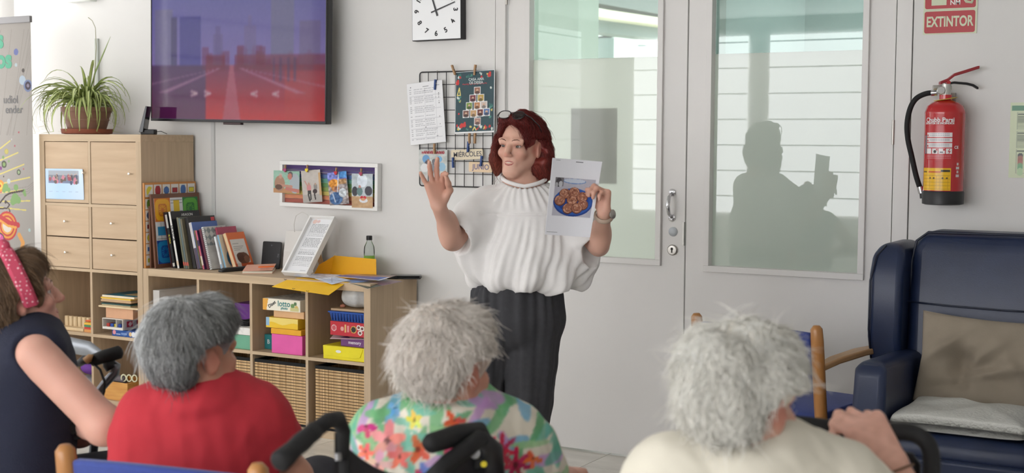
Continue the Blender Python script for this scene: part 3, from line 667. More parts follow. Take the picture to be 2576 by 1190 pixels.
def ludo(im):
    im.rect(0, 1, 0, 1, (226, 226, 226)); A = .36
    for cu, cv, c, d, bgc in ((0, 1, (238, 176, 40), (206, 120, 40), (214, 120, 40)), (1, 1, (92, 168, 60), (40, 110, 50), (40, 120, 60)), (0, 0, (40, 140, 200), (30, 80, 160), (40, 70, 150)), (1, 0, (220, 70, 50), (160, 30, 40), (190, 50, 40))):
        u = abs(im.u-cu); v = abs(im.v-cv); im.m((u < A) & (v < A), bgc)
        s = np.maximum(abs(u-A/2), abs(v-A/2)); s2 = (np.abs(u-A/2)**4+np.abs(v-A/2)**4)**.25
        im.m(s2 < A*.46, c); im.m(s2 < A*.27, d); a = np.arctan2(v-A/2, u-A/2); rr = np.hypot(u-A/2, v-A/2)
        im.m((rr < A*(.15+.07*np.sign(np.sin(a*12)))) & (rr > A*.09), c); im.m(rr < A*.07, bgc)
    for k in range(8): 
        z = .66+k*.043; im.rect(A+.01, 1-A-.01, z, z+.004, (110, 110, 110)); im.rect(.01, A-.01, .38+k*.034, .383+k*.034, (110, 110, 110)) if k % 3 == 0 else None
        im.rect(.03+k*.043, .034+k*.043, A+.01, 1-A-.01, (120, 120, 120))
    im.rect(.43, .57, .60, .96, (232, 196, 50)); im.rect(.04, .32, .43, .57, (50, 140, 190)); im.rect(.25, .32, .36, .57, (50, 140, 190)); im.rect(.40, .60, .58, .66, (236, 206, 70))
sheet('printed_field', .325, .345, 110, 110, ludo, vcmat(.3, .4), lb, facing_x(Matrix.Translation((.0134, .018, .02))), th=.001)
def book(label, x, y, h, d, th, lean, cover, spine=None, front=None, dec=None, z=ZT, grp='books leaning in the row on the low unit'):
    t = thing('book', label, 'book', group=grp); t.matrix_world = tilt((x, y, z+.0006), lean)
    cm = mat('cover_%d_%d_%d' % cover, cover, .35, var=.12, vscale=14); fm = mat('cover_%d_%d_%d' % front, front, .35, var=.12, vscale=14) if front else cm
    sm = mat('cover_%d_%d_%d' % spine, spine, .4, var=.06, vscale=30) if spine else cm
    bx('back_cover', 0, .002, 0, d, 0, h, cm, t); bx('front_cover', th-.002, th, 0, d, 0, h, fm, t)
    bx('spine', .002, th-.002, 0, .002, 0, h, sm, t); bx('pages', .002, th-.002, .002, d-.004, .003, h-.003, M_page, t)
    if dec: dec(t, h, d, th)
    return t
def ctext(s, size, m, zf, yf, **k):
    def f(t, h, d, th): text(s, size, m, t, facing_x(Matrix.Translation((th+.0004, d*yf, h*zf))), **k)
    return f
def stext(s, size, m, zf, **k):
    def f(t, h, d, th): text(s, size, m, t, Matrix.Translation((th/2, -.0006, h*zf)) @ Matrix.Rotation(R(90), 4, 'Y'), **k)
    return f
def both(*fs):
    def f(t, h, d, th):
        for q in fs: q(t, h, d, th)
    return f
def patch_dec(y0, y1, z0, z1, col, name='cover_print'):
    def f(t, h, d, th): bx(name, th, th+.0006, d*y0, d*y1, h*z0, h*z1, mat('ink_%d_%d_%d' % col, col, .4, var=.15, vscale=30), t)
    return f
def spine_dec(z0, z1, col):
    def f(t, h, d, th): bx('spine_label', .001, th-.001, -.0006, 0, h*z0, h*z1, mat('ink_%d_%d_%d' % col, col, .4, var=.05, vscale=30), t)
    return f
M_tw = mat('white_ink', (236, 236, 232), .5); M_tk = mat('black_ink', (30, 30, 32), .5); M_ty = mat('yellow_ink', (228, 214, 60), .5)
book('thin dark red book beside the ludo board', .872, .10, .295, .21, .008, 11, (70, 34, 36))
book('black spined book with yellow spine lettering next to the white book', .900, .085, .295, .21, .016, 11.3, (36, 36, 38), (28, 28, 30), dec=both(stext('EL COLA', .012, M_ty, .52, fat=.0003), spine_dec(.72, .96, (196, 192, 186)), spine_dec(.03, .09, (214, 210, 200))))
book('large white spined book lettered HUESCA with black cover', .930, .085, .300, .215, .016, 11.8, (30, 30, 32), (238, 236, 230), dec=both(stext('HUESCA', .022, M_tk, .62, fat=.0004), ctext('ARAGON', .020, M_tw, .93, .55), spine_dec(.05, .13, (226, 206, 180))))
for k, (c, l) in enumerate((((112, 110, 88), 'first'), ((96, 112, 112), 'middle'), ((110, 104, 84), 'last'))):
    book('grey green mottled volume with red spine tag, %s of three in the row' % l, .966+k*.0135, .095, .270-.003*k, .20, .011, 10.5+k*.3, c, dec=spine_dec(.06, .13, (206, 92, 76)))
book('black covered book with a red corner tag in the book row', 1.012, .115, .272, .205, .022, 12.5, (38, 36, 36), (44, 42, 42), dec=both(patch_dec(.84, .97, .9, .97, (206, 70, 76)), ctext('LA JOTA', .022, mat('grey_gold_ink', (150, 146, 128), .5), .82, .5)))
book('white spined book with a blue topped cover', 1.046, .110, .246, .19, .020, 13.5, (196, 190, 186), (206, 204, 208), (82, 110, 176), dec=both(patch_dec(.02, .98, .0, .82, (206, 196, 150)), spine_dec(.0, .45, (86, 74, 90))))
book('thin purple and pink spined book with a cream spine label', 1.079, .115, .206, .16, .013, 14.5, (92, 54, 96), (206, 96, 112), dec=both(spine_dec(.1, .34, (222, 208, 186)), spine_dec(.6, .75, (60, 44, 76))))
book('dark maroon spined book beside the spiral notebook', 1.099, .125, .214, .16, .016, 15, (96, 40, 58), (104, 44, 60))
def spiral(t, h, d, th):
    for k in range(22):
        z = h*(.04+.92*k/21); MB().tube([(th/2+.007*math.cos(a), -.001+.006*math.sin(a), z) for a in [i*math.pi/4 for i in range(8)]], .0011, 5, closed=True).build('wire_loop', M_black, t)
    def chk(im):
        im.c[:] = (206, 206, 200); cc = (np.floor(im.u*5+im.v*6)+np.floor(im.u*5-im.v*6)) % 2; im.m((cc > .5) & (im.v > .55), (140, 150, 150)); im.m(im.v < .4, (214, 214, 208)); im.noise(5, 3)
    sheet('cover_print', d*.98, h*.98, 50, 60, chk, vcmat(.4, .4), t, facing_x(Matrix.Translation((th+.0006, .002, .002))), th=.0004)
book('spiral notebook with a grey checkered cover in the book row', 1.124, .12, .226, .17, .014, 15, (206, 206, 204), (226, 226, 224), dec=spiral)
book('small pink and red book behind the spiral notebook', 1.150, .20, .222, .15, .010, 16.5, (176, 70, 96), (190, 90, 110))
book('white paperback with a pale blue stripe beside the sky blue one', 1.168, .155, .176, .13, .012, 16, (226, 228, 230), (236, 238, 240), dec=spine_dec(.0, .16, (150, 180, 206)))
def face(t, h, d, th):
    def f(im):
        im.c[:] = (222, 212, 190); im.disc(.52, .30, .36, (70, 120, 150), rv=.28); im.disc(.62, .24, .30, (230, 208, 130), rv=.24); im.m((im.u > .9), (222, 212, 190)); im.line(.55, .26, .66, .25, .012, (120, 90, 60)); im.line(.62, .14, .72, .15, .012, (190, 90, 80))
        im.rect(.35, .75, .80, .84, (140, 132, 120)); im.rect(.35, .85, .70, .74, (140, 132, 120)); im.rect(.35, .7, .62, .65, (160, 150, 140))
    sheet('cover_print', d*.98, h*.98, 50, 60, f, vcmat(.4, .4), t, facing_x(Matrix.Translation((th+.0006, .001, .002))), th=.0004)
book('sky blue spined book with a drawn yellow face on its cover', 1.186, .165, .186, .135, .012, 17, (206, 196, 170), (110, 172, 210), dec=face)
def orange(t, h, d, th):
    def f(im):
        im.c[:] = (226, 116, 62); im.rect(.10, .88, .12, .80, (228, 224, 216)); rg = np.random.default_rng(3)
        for k in range(6): im.rect(.18, .18+rg.uniform(.3, .6), .68-k*.045, .69-k*.045, (160, 156, 150))
        im.disc(.55, .26, .34, (112, 72, 52), rv=.17); im.disc(.4, .3, .2, (96, 60, 44), rv=.12); im.disc(.72, .22, .16, (140, 96, 74), rv=.1); im.rect(0, 1, 0, .1, (200, 90, 50)); im.rect(.12, .32, .02, .12, (206, 200, 190))
    sheet('cover_print', d*.98, h*.98, 50, 60, f, vcmat(.4, .4), t, facing_x(Matrix.Translation((th+.0006, .001, .002))), th=.0004)
book('orange covered book with a brown picture at the end of the book row', 1.222, .19, .196, .14, .022, 22, (214, 110, 60), (226, 200, 158), dec=orange)
# ---- other things on the low unit
p = onY(651, 669, .33); q = onY(697, 669, .33)
t = thing('tablet', 'small black tablet standing upright against the wall behind the notebook', 'tablet', (p.x, .345, ZT+.001), rot=(R(-8), 0, 0))
tw_ = q.x-p.x
MB().prism(roundrect(tw_, .142, .008), 0, .009).build('body', M_black, t, bevel=.002)
MB().lathe([(.004, 0), (.004, .0008)], 14, M=rmat(R(90), 0, 0, (tw_*.5, 0, .122))).build('camera_lens', mat('lens', (96, 98, 104), .2), t)
text('BQ', .014, mat('grey_logo', (110, 112, 116), .4), t, Matrix.Translation((tw_*.90, -.0006, .07)) @ Matrix.Rotation(R(90), 4, 'Y'))
pc = [(1.225, .06), (1.262, .075), (1.292, .285), (1.262, .30)]
t = MB().prism([(0, 0), (.235, 0), (.235, .012), (.2, .02), (.03, .02), (0, .010)], 0, .036).build('pen_case', mat('black_leather', (26, 26, 28), .5), bevel=.004)
t.location = (1.27, .05, ZT+.0008); t.rotation_euler = (0, 0, R(78)); tag(t, 'slim black pen case in front of the leaning books', 'pen case')
nb = thing('notebook', 'salmon pink notebook slightly open on the low unit', 'notebook', (1.40, .055, ZT+.0008), R(35))
M_pk = mat('salmon_cover', (236, 176, 150), .6, var=.03); bx('pages', 0, .148, 0, .205, .002, .012, M_page, nb); bx('back_cover', 0, .15, 0, .21, 0, .002, M_pk, nb)
MB().add([(0, 0, .012), (.15, 0, .017), (.15, .21, .030), (0, .21, .024), (0, 0, .014), (.15, 0, .019), (.15, .21, .032), (0, .21, .026)], [(3, 2, 1, 0), (4, 5, 6, 7), (0, 1, 5, 4), (1, 2, 6, 5), (2, 3, 7, 6), (3, 0, 4, 7)]).build('front_cover', M_pk, nb)
o = tag(MB().loft([[(x_, y_-w_, z_), (x_, y_+w_, z_), (x_, y_+w_, z_+.006), (x_, y_-w_, z_+.006)] for x_, y_, w_, z_ in ((0, 0, .004, 0), (.02, .002, .010, .0), (.05, -.003, .008, .0), (.08, .004, .003, 0))]).build('orange_scarf_clip', mat('orange_felt', (226, 110, 50), .8), bevel=.001), 'crumpled orange felt strip lying on the pink notebook', 'felt strip')
o.location = (1.436, .135, ZT+.0275); o.rotation_euler = (R(6), R(-3), R(28)); o.name = 'felt_strip'
# white standing frame with a printed text
fb = thing('standing_frame', 'white box frame with a printed letter leaning on its easel leg', 'frame', (1.662, .05, ZT+.018), rot=(R(-40), 0, 0))
fw_, fh_ = .158, .352; M_wf = mat('white_frame', (238, 237, 234), .4)
for a in ((0, fw_, 0, .010), (0, fw_, fh_-.010, fh_), (0, .010, .010, fh_-.010), (fw_-.010, fw_, .010, fh_-.010)): bx('frame_bar', a[0], a[1], -.012, .020, a[2], a[3], M_wf, fb, bevel=.001)
def letter(im):
    rg = np.random.default_rng(6); im.c[:] = (238, 238, 240); im.disc(.2, .95, .10, (232, 190, 176), al=.7); im.disc(.36, .955, .07, (226, 176, 170), al=.6)
    for k in range(30):
        v = .89-k*.026
        if k in (9, 17, 22): continue
        a = .14
        while a < .84: b = a+rg.uniform(.03, .09); im.rect(a, min(b, .88), v, v+.010, (120, 120, 124), .75); a = b+.02
        if k in (8, 16, 21): pass
    im.rect(.6, .85, .05, .06, (150, 150, 150))
sheet('letter', fw_-.018, fh_-.018, 80, 150, letter, vcmat(.4, .4), fb, Matrix.Translation((.009, .006, .009)), th=.002)
bx('backing', .009, fw_-.009, .009, .018, .009, fh_-.009, mat('mdf', (190, 160, 120), .7), fb)
MB().add([(fw_*.40, .018, .21), (fw_*.60, .018, .21), (fw_*.60, .021, .214), (fw_*.40, .021, .214), (fw_*.40, .186, .138), (fw_*.60, .186, .138), (fw_*.60, .190, .142), (fw_*.40, .190, .142)],
         [(3, 2, 1, 0), (4, 5, 6, 7), (0, 1, 5, 4), (1, 2, 6, 5), (2, 3, 7, 6), (3, 0, 4, 7)]).build('easel_leg', mat('mdf'), fb)
# paper bag at the wall
M_pb = mat('white_paper_bag', (222, 219, 214), .7, var=.03, vscale=9)
pb = thing('paper_bag', 'white paper carrier bag standing at the wall behind the white frame', 'bag', (1.455, .30, ZT+.0006))
MB().loft([[(0, 0, 0), (.2, 0, 0), (.2, .08, 0), (0, .08, 0)], [(.002, .01, .1), (.199, .006, .1), (.2, .075, .1), (0, .08, .1)], [(.0, .034, .205), (.2, .036, .21), (.2, .046, .21), (0, .05, .205)]]).build('bag_body', M_pb, pb)
MB().tube([(.055, .033, .20), (.05, .034, .24), (.062, .036, .285), (.1, .038, .305), (.138, .037, .29), (.148, .036, .24), (.143, .034, .205)], .0018, 6).build('bag_handle', M_pb, pb, smooth=True)
# water bottle
bt = thing('water_bottle', 'small clear plastic water bottle with green label by the wall', 'bottle', (onY(929, 655, .335).x, .335, ZT+.0006))
M_pet = thin_glass('pet_plastic', (240, 244, 242), 1.18)
MB().lathe([(.02, 0), (.027, .004), (.027, .05), (.026, .055), (.027, .06), (.027, .125), (.025, .145), (.016, .165), (.0125, .172), (.0125, .182)], 28).build('bottle_body', M_pet, bt, smooth='auto')
MB().lathe([(.0272, 0), (.0275, .001), (.0275, .052), (.0272, .053)], 28, c=(0, 0, .045)).build('bottle_label', mat('green_label', (126, 178, 58), .45, var=.15, vscale=30), bt, smooth='auto')
MB().lathe([(.0145, 0), (.0150, .002), (.0150, .020), (.013, .022)], 24, c=(0, 0, .178)).build('bottle_cap', M_black, bt, smooth='auto')
MB().lathe([(.0235, .002), (.0235, .07), (.0, .07)], 24).build('water', thin_glass('water', (226, 234, 232), 1.12), bt)
# yellow folder: standing back flap, side fold and front flap hanging over the edge
M_yf = mat('yellow_folder', (255, 200, 30), .5, var=.03, vscale=20); M_yi = mat('yellow_folder_inner', (240, 176, 20), .6, bump=.1, bscale=300)
def slab(name, pts, th, m, parent=None, n=6, sag=0, org=(0, 0, 0)):
    """thin sheet through four corners (a,b,c,d in turn), th thick"""
    a, b, c, d = [Vector(p)-Vector(org) for p in pts]; mb = MB(); nrm = (b-a).cross(d-a).normalized()*th; vs = []
    for j in range(n+1):
        for i in range(n+1):
            u, v = i/n, j/n; p = a*(1-u)*(1-v)+b*u*(1-v)+c*u*v+d*(1-u)*v; p.z -= sag*math.sin(math.pi*u)*math.sin(math.pi*v); vs.append(p)
    N_ = (n+1)**2; vs += [p-nrm for p in vs]; I = lambda i, j: j*(n+1)+i; fs = []
    for j in range(n):
        for i in range(n): fs += [(I(i, j), I(i+1, j), I(i+1, j+1), I(i, j+1)), (I(i, j+1)+N_, I(i+1, j+1)+N_, I(i+1, j)+N_, I(i, j)+N_)]
    for i in range(n): fs += [(I(i, 0), I(i, 0)+N_, I(i+1, 0)+N_, I(i+1, 0)), (I(i+1, n), I(i+1, n)+N_, I(i, n)+N_, I(i, n)), (I(0, i+1), I(0, i+1)+N_, I(0, i)+N_, I(0, i)), (I(n, i), I(n, i)+N_, I(n, i+1)+N_, I(n, i+1))]
    return mb.add(vs, fs).build(name, m, parent, smooth='auto')
fo = (1.95, .12, ZT+.001)
fd = thing('document_folder', 'open yellow cardboard folder on the low unit with its flap overhanging', 'folder', fo)
z0 = ZT+.002
slab('back_flap', [(1.80, .255, z0), (2.105, .225, z0), (2.085, .25, z0+.092), (1.80, .285, z0+.094)], .0016, M_yi, fd, org=fo)
slab('side_fold', [(1.76, .17, z0), (1.80, .256, z0), (1.80, .284, z0+.090), (1.772, .20, z0+.052)], .0014, M_yi, fd, org=fo)
slab('base_flap', [(1.76, .03, z0), (2.10, -.002, z0), (2.105, .222, z0), (1.80, .252, z0)], .0014, M_yf, fd, org=fo)
slab('front_flap', [onY(684, 721, -.075), onY(827, 742, -.125), onY(869, 712, .012), onY(731, 700, .02)], .0018, M_yf, fd, org=fo)
for (px, py, yy) in ((718, 703.5, .0), (739, 727, -.085), (774, 733, -.10)):
    p = onY(px, py, yy)-Vector(fo); MB().tube([p+Vector((-.008, 0, .003)), p+Vector((0, -.004, -.001)), p+Vector((.008, 0, .002))], .0012, 6).build('elastic_end', M_black, fd)
# prints fanned out on the folder
def print_patch(name, label, cs, draw, n=40, sag=0):
    a, b, c, d = [Vector(p) for p in cs]; o_ = Vector(a)
    def bend(P, U, V):
        u, v = U[..., None], V[..., None]; A, B, C, D = [np.array(q-o_) for q in (a, b, c, d)]
        Q = A*(1-u)*(1-v)+B*u*(1-v)+C*u*v+D*(1-u)*v; Q[..., 2] -= sag*np.sin(np.pi*U)*(.3+.7*(1-V)); return Q
    o = sheet(name, 1, 1, n, n, draw, vcmat(.3, .5), None, None, bend, th=.0008); o.location = o_; return tag(o, label, 'print', 'printed pictures fanned out on the folder')
zp = ZT+.006
def pr1(im): im.c[:] = (236, 238, 244); im.rect(.03, .97, .04, .96, (130, 166, 220)); im.m((im.u > .45) & (im.v < .75), (90, 96, 84)); im.m((im.u > .6) & (im.v > .4), (150, 120, 130)); im.noise(12, 4); im.rect(.03, .3, .04, .96, (134, 170, 222))
def pr2(im): im.c[:] = (240, 240, 244); im.rect(.03, .97, .04, .96, (44, 90, 178)); im.m((im.v > .6), (196, 150, 130)); im.m((im.v > .72) & (im.u > .3), (120, 96, 86)); im.noise(8, 5)
def pr3(im): im.c[:] = (226, 228, 236); im.m(im.u > .3, (196, 206, 226)); im.line(.1, .2, .9, .7, .02, (120, 130, 160)); im.line(.2, .7, .8, .2, .015, (150, 150, 170)); im.noise(10, 8)
def pr4(im): im.c[:] = (206, 200, 204); im.noise(26, 2, 14, 14); im.m(im.u < .2, (170, 180, 206))
print_patch('picture_print', 'blue bordered landscape print hanging over the shelf edge', [onY(845, 706, .02), onY(924, 726, -.03), onY(1013, 708, .14), onY(930, 699, .18)], pr1, sag=-.004)
print_patch('picture_print', 'dark blue print lying uppermost on the yellow folder', [onY(838, 696.5, .08)+Vector((0, 0, .004)), onY(954, 708, .06)+Vector((0, 0, .005)), onY(1000, 695, .16)+Vector((0, 0, .005)), onY(880, 691, .19)+Vector((0, 0, .004))], pr2)
print_patch('picture_print', 'pale print with crossing lines on the folder flap', [onY(792, 702, .0)+Vector((0, 0, .003)), onY(835, 717, -.03)+Vector((0, 0, .003)), onY(880, 706, .02)+Vector((0, 0, .004)), onY(842, 697, .07)+Vector((0, 0, .003))], pr3)
print_patch('picture_print', 'grey crumpled print at the left of the yellow folder', [onY(740, 695, .05)+Vector((0, 0, .003)), onY(812, 703, .02)+Vector((0, 0, .003)), onY(860, 693, .12)+Vector((0, 0, .004)), onY(800, 690, .13)+Vector((0, 0, .004))], pr4)
def key(im): im.c[:] = (226, 150, 130); im.disc(.7, .5, .3, (150, 160, 180)); im.disc(.3, .5, .25, (236, 120, 110))
# black wallet phone at the end of the unit
ph = thing('phone_case', 'black flat phone case at the right end of the low unit', 'phone case', (onY(982, 697, .27).x, .24, ZT+.0006), R(28))
bx('case_back', 0, .165, 0, .085, 0, .008, M_black, ph, bevel=.003); bx('case_flap', .0, .05, .002, .083, .008, .012, mat('black_leather'), ph, bevel=.002); bx('phone_body', .01, .16, .004, .081, .008, .0165, mat('glossy_black', (16, 16, 20), .2), ph, bevel=.003)
# ================================================================== IN THE COMPARTMENTS
def pbox(name, label, cat, px0, px1, yy, z0, z1, dep, col, grp=None, rough=.4, draw=None, xmax=None, dx=0, lid=None, rz=0, text_=None):
    pm = 356+(1.438-z0)*430; a, b = onY(px0, pm, yy).x, onY(px1, pm, yy).x
    if xmax: b = min(b, xmax)
    t = thing(name, label, cat, (a, yy, z0+.0006), rz, grp); m = mat('card_%d_%d_%d' % col, col, rough, var=.05, vscale=12)
    b -= a; h = z1-z0-.0012
    if lid:
        bx('box_base', .003, b-.003, .003, dep-.003, 0, h*.55, m, t); bx('box_lid', 0, b, 0, dep, h*.45, h, mat('card_%d_%d_%d' % lid, lid, rough, var=.05), t, bevel=.001)
    else: bx('box_body', 0, b, 0, dep, 0, h, m, t, bevel=.0015)
    if draw: sheet('box_print', b, h, 70, 30, draw, vcmat(.35, .5), t, Matrix.Translation((0, -.0009, 0)), th=.0006, bg=col)
    if text_: 
        for (s, sz, fx, fz, c) in text_: text(s, sz, mat('ink_%d_%d_%d' % c, c, .5), t, Matrix.Translation((b*fx, -.0014, h*fz)), fat=.0006)
    return t, b, h
g3 = 'games stacked in the compartment with the pink box'; zc = Z2
xr = LX[2]+CE-.004
pbox('game_box', 'bright pink box under the yellow boxes in the shelf', 'box', 683, 760, .012, zc, zc+.096, .20, (232, 96, 170), g3)
pbox('game_box', 'flat orange box lying on the pink box', 'box', 681, 757, .010, zc+.096, zc+.124, .21, (236, 172, 40), g3)
def yb(im): im.c[:] = (242, 200, 50); im.m(im.v > .45+.12*np.sin(im.u*9), (246, 220, 120)); im.rect(0, .1, .2, 1, (150, 190, 220))
pbox('game_box', 'yellow box with a blue corner on the orange box', 'box', 669, 749, .018, zc+.124, zc+.176, .23, (242, 200, 50), g3, draw=yb)
pbox('wooden_box', 'thin pale wooden case under the lotto game', 'box', 688, 764, .03, zc+.176, zc+.212, .20, (230, 184, 136), g3)
def lt(im): im.c[:] = (246, 240, 222); im.m(im.u < .10+.05*im.v, (232, 170, 70)); im.disc(.80, .5, .05, (110, 150, 90)); im.disc(.90, .35, .05, (220, 190, 110)); im.rect(.74, .96, .05, .35, (206, 200, 140)); im.disc(.87, .7, .04, (90, 120, 80))
t, b, h = pbox('game_box', 'cream lotto game box at the top of the stack', 'box', 661, 755, .008, zc+.212, zc+.270, .26, (244, 238, 220), g3, draw=lt, text_=[('lotto', .040, .57, .62, (40, 130, 130)), ('photo', .018, .58, .25, (60, 140, 140))])
text('Diset', .024, M_tk, t, Matrix.Translation((b*.25, -.0015, h*.52)) @ Matrix.Rotation(R(-33), 4, 'Y'), fat=.0006)
def topp(im): im.c[:] = (196, 194, 186); im.noise(30, 7, 20, 20)
sheet('lid_print', b*.96, .24, 40, 40, topp, vcmat(.4, .4), t, Matrix.Translation((b*.02, .01, h+.0006)) @ Matrix.Rotation(R(-90), 4, 'X'), th=.0004)
pbox('game_box', 'teal box half hidden behind the pink box', 'box', 665, 700, .09, zc, zc+.075, .18, (40, 126, 130), g3, text_=[('B', .03, .3, .5, (220, 230, 230))])
g4 = 'games stacked under the plastic bag'; xr = LX[3]+CE-.004; zc = Z2
t, b, h = pbox('game_case', 'yellow plastic case at the bottom of the stack under the bag', 'case', 813, 935, .010, zc, zc+.066, .25, (240, 224, 30), g4, xmax=xr)
MB().prism([(.003, h*.28), (b*.78, h*.22), (b*.9, h*.3), (b*.97, h*.95), (0, h*.98)], -.003, 0).build('case_flap', mat('card_240_224_30'), t, bevel=.001)
MB().prism([(b*.38+.016*math.cos(a), h*.62+.007*math.sin(a)) for a in [i*math.pi/8 for i in range(16)]], -.0038, -.003).build('maker_badge', M_tw, t)
t, b, h = pbox('game_box', 'small purple memory box on the yellow case', 'box', 857, 935, .025, zc+.066, zc+.108, .20, (118, 66, 130), g4, xmax=xr, text_=[('memory', .022, .55, .5, (230, 220, 236))])
o = slab('loose_sheet', [onY(830, 852, .0), (xr, .005, zc+.112), (xr, .2, zc+.113), (onY(850, 850, .2).x, .2, zc+.112)], .001, mat('pinkish_paper', (232, 206, 210), .6)); tag(o, 'pale pink loose sheet between the purple and the red game boxes', 'paper')
def rd(im):
    im.c[:] = (196, 40, 56); im.disc(.11, .52, .075, (230, 200, 200)); im.disc(.11, .52, .06, (206, 90, 100)); im.disc(.35, .5, .05, (226, 170, 160)); im.rect(.42, .47, .25, .8, (226, 190, 120)); im.rect(.50, .55, .3, .75, (226, 150, 150))
    im.disc(.68, .5, .085, (226, 190, 90)); im.disc(.68, .5, .068, (40, 34, 34)); 
    for a, c in ((.83, .68), (.93, .62), (.87, .30)): im.disc(a, c, .06, (240, 236, 230)); im.disc(a, c, .035, (110, 60, 60))
pbox('game_box', 'red game box with white round emblems on its side', 'box', 831, 935, .012, zc+.118, zc+.186, .24, (190, 40, 54), g4, xmax=xr, draw=rd)
t = thing('plastic_basket', 'shallow blue plastic basket on the red game box', 'basket', (onY(829, 820, .01).x, .01, zc+.1866), 0, g4); b = xr-t.location.x
M_blp = mat('blue_plastic', (28, 84, 178), .4)
MB().loft([[(.008, .008, 0), (b-.002, .008, 0), (b-.002, .22, 0), (.008, .22, 0)], [(0, 0, .040), (b, 0, .040), (b, .23, .040), (0, .23, .040)]]).build('basket_body', mat('blue_mesh', (30, 78, 160), .6, var=.3, vscale=160), t)
r = MB(); r.box(-.006, b, -.006, .236, .040, .047); r.build('basket_rim', M_blp, t, bevel=.002)
for k in range(14): MB().box(.012+k*.0175, .017+k*.0175, -.001, .008, .004, .038).build('basket_rib', mat('dark_blue_plastic', (18, 54, 126), .5), t) if .017+k*.0175 < b else None
pbox('wooden_tray', 'flat tan tray covering the blue basket', 'tray', 832, 935, .02, zc+.2345, zc+.2465, .21, (196, 168, 132), g4, xmax=xr)
o = tag(MB().tube([(0, 0, .008), (.012, .004, .012), (.026, 0, .009)], [.007, .009, .006], 10).build('wooden_bead', mat('bead_brown', (160, 100, 76), .5), None, loc=(onY(860, 790, .05).x, .04, zc+.247), smooth=True), 'small brown wooden bead lying beside the plastic bag', 'bead')
# ---- second and first compartments
pbox('game_box', 'sea green box behind the grey haired person', 'box', 560, 634, .02, Z2, Z2+.072, .2, (110, 172, 142), None, xmax=LX[1]+CE-.004)
pbox('game_box', 'white box on the sea green box', 'box', 566, 634, .02, Z2+.072, Z2+.110, .2, (236, 234, 228), None, xmax=LX[1]+CE-.004)
o = thing('cable_bundle', 'black cable coil on the white box in the shelf', 'cable', (onY(612, 820, .08).x, .09, Z2+.1105))
for k in range(3): MB().tube([(.04*math.cos(a)+.004*k, .03*math.sin(a), .006+.010*k+.006*math.sin(a*2)) for a in [i*math.pi/8 for i in range(16)]], .005, 8, closed=True).build('cable_loop', M_rubber, o, smooth=True)
t, b, h = pbox('game_box', 'purple box behind the cable coil', 'box', 590, 632, .17, Z2+.1106, Z2+.208, .16, (110, 50, 140), None, xmax=LX[1]+CE-.004)
t = thing('flat_carton', 'large flat pale carton standing on edge in the shelf compartment by the tall unit', 'carton', (onY(386, 830, .02).x, .02, Z2+.0006)); bx('carton_body', 0, .045, 0, .34, 0, .262, mat('pale_card', (206, 202, 196), .6, var=.03), t, bevel=.002)
sheet('carton_print', .32, .24, 40, 30, lambda im: (im.m(im.v > .0, (214, 210, 206)), im.rect(.1, .9, .15, .8, (196, 190, 186))), vcmat(.5, .4), t, facing_x(Matrix.Translation((.0455, .01, .01))), th=.0004)
# ---- open compartments of the tall unit
U2 = zs[1]; gt = 'boards and boxes stacked in the tall unit'
M_plyw = mat('birch_ply', (226, 200, 158), .55, var=.06, vscale=14)
pr = thing('peg_rack', 'wooden peg board with a row of round pegs in the tall unit', 'peg board', (.075, .03, U2+.0006))
bx('rack_base', 0, .21, 0, .12, 0, .016, M_plyw, pr, bevel=.002)
for k in range(6): MB().lathe([(.0135, 0), (.0135, .052), (.012, .054)], 16, c=(.02+k*.034, .06, .016)).build('peg', M_plyw, pr, smooth='auto')
zz = U2
for k, (c, l, h_) in enumerate((((226, 160, 96), 'pale orange', .016), ((206, 70, 60), 'red', .012), ((80, 140, 100), 'green', .012), ((236, 190, 70), 'yellow', .012))):
    o = tag(MB().box(0, .075, 0, .16, 0, h_-.001).build('puzzle_board', mat('puzzle_%s' % l.replace(' ', '_'), c, .5), None, loc=(.292, .03, zz+.0006), bevel=.001), '%s thin puzzle board in the small coloured stack' % l, 'puzzle', 'small coloured puzzle boards'); zz += h_
for k in range(2):
    o = tag(MB().tube([(0, 0, .006), (.05, .02, .006), (.075, .05, .006)], [.005, .006, .004], 8).build('wooden_tool', mat('orange_paint', (226, 96, 40), .4), None, loc=(.285, .05+k*.05, zz+.0008+.0*k), rot=(0, 0, -.3*k), smooth=True), 'orange wooden tool, %s of two on the coloured boards' % ('front' if k == 0 else 'rear'), 'tool', 'orange wooden tools')
def stk(name, label, px0, px1, yy, z0, z1, dep, col, **k): return pbox(name, label, k.pop('cat', 'board'), px0, px1, yy, z0, z1, dep, col, gt, xmax=.723, **k)
stk('game_box', 'dark blue game box at the bottom of the tall unit stack', 282, 352, .012, U2, U2+.034, .2, (40, 84, 156), cat='box', draw=lambda im: (im.disc(.08, .6, .06, (226, 150, 160)), im.rect(.15, .3, .3, .42, (200, 210, 230)), im.rect(.34, .55, .3, .6, (120, 150, 200)), im.disc(.68, .5, .06, (220, 190, 140)), im.disc(.79, .5, .07, (226, 230, 236)), im.disc(.90, .5, .07, (226, 230, 236))))
tr = thing('sorting_tray', 'white open tray box with coloured pieces on the blue game box', 'tray', (onY(258, 838, .005).x, .005, U2+.0346), 0, gt); b = .15
M_wt = mat('white_card', (232, 226, 216), .5); bx('tray_base', 0, b, 0, .24, 0, .012, M_wt, tr); bx('tray_side', 0, .003, .0, .24, .012, .055, M_wt, tr); bx('tray_side', b-.003, b, .0, .24, .012, .055, M_wt, tr); bx('tray_back', .003, b-.003, .237, .24, .012, .055, M_wt, tr); bx('tray_top', 0, b, 0, .24, .055, .058, M_wt, tr); bx('tray_divider', b*.66, b*.66+.002, .002, .237, .012, .055, M_wt, tr)
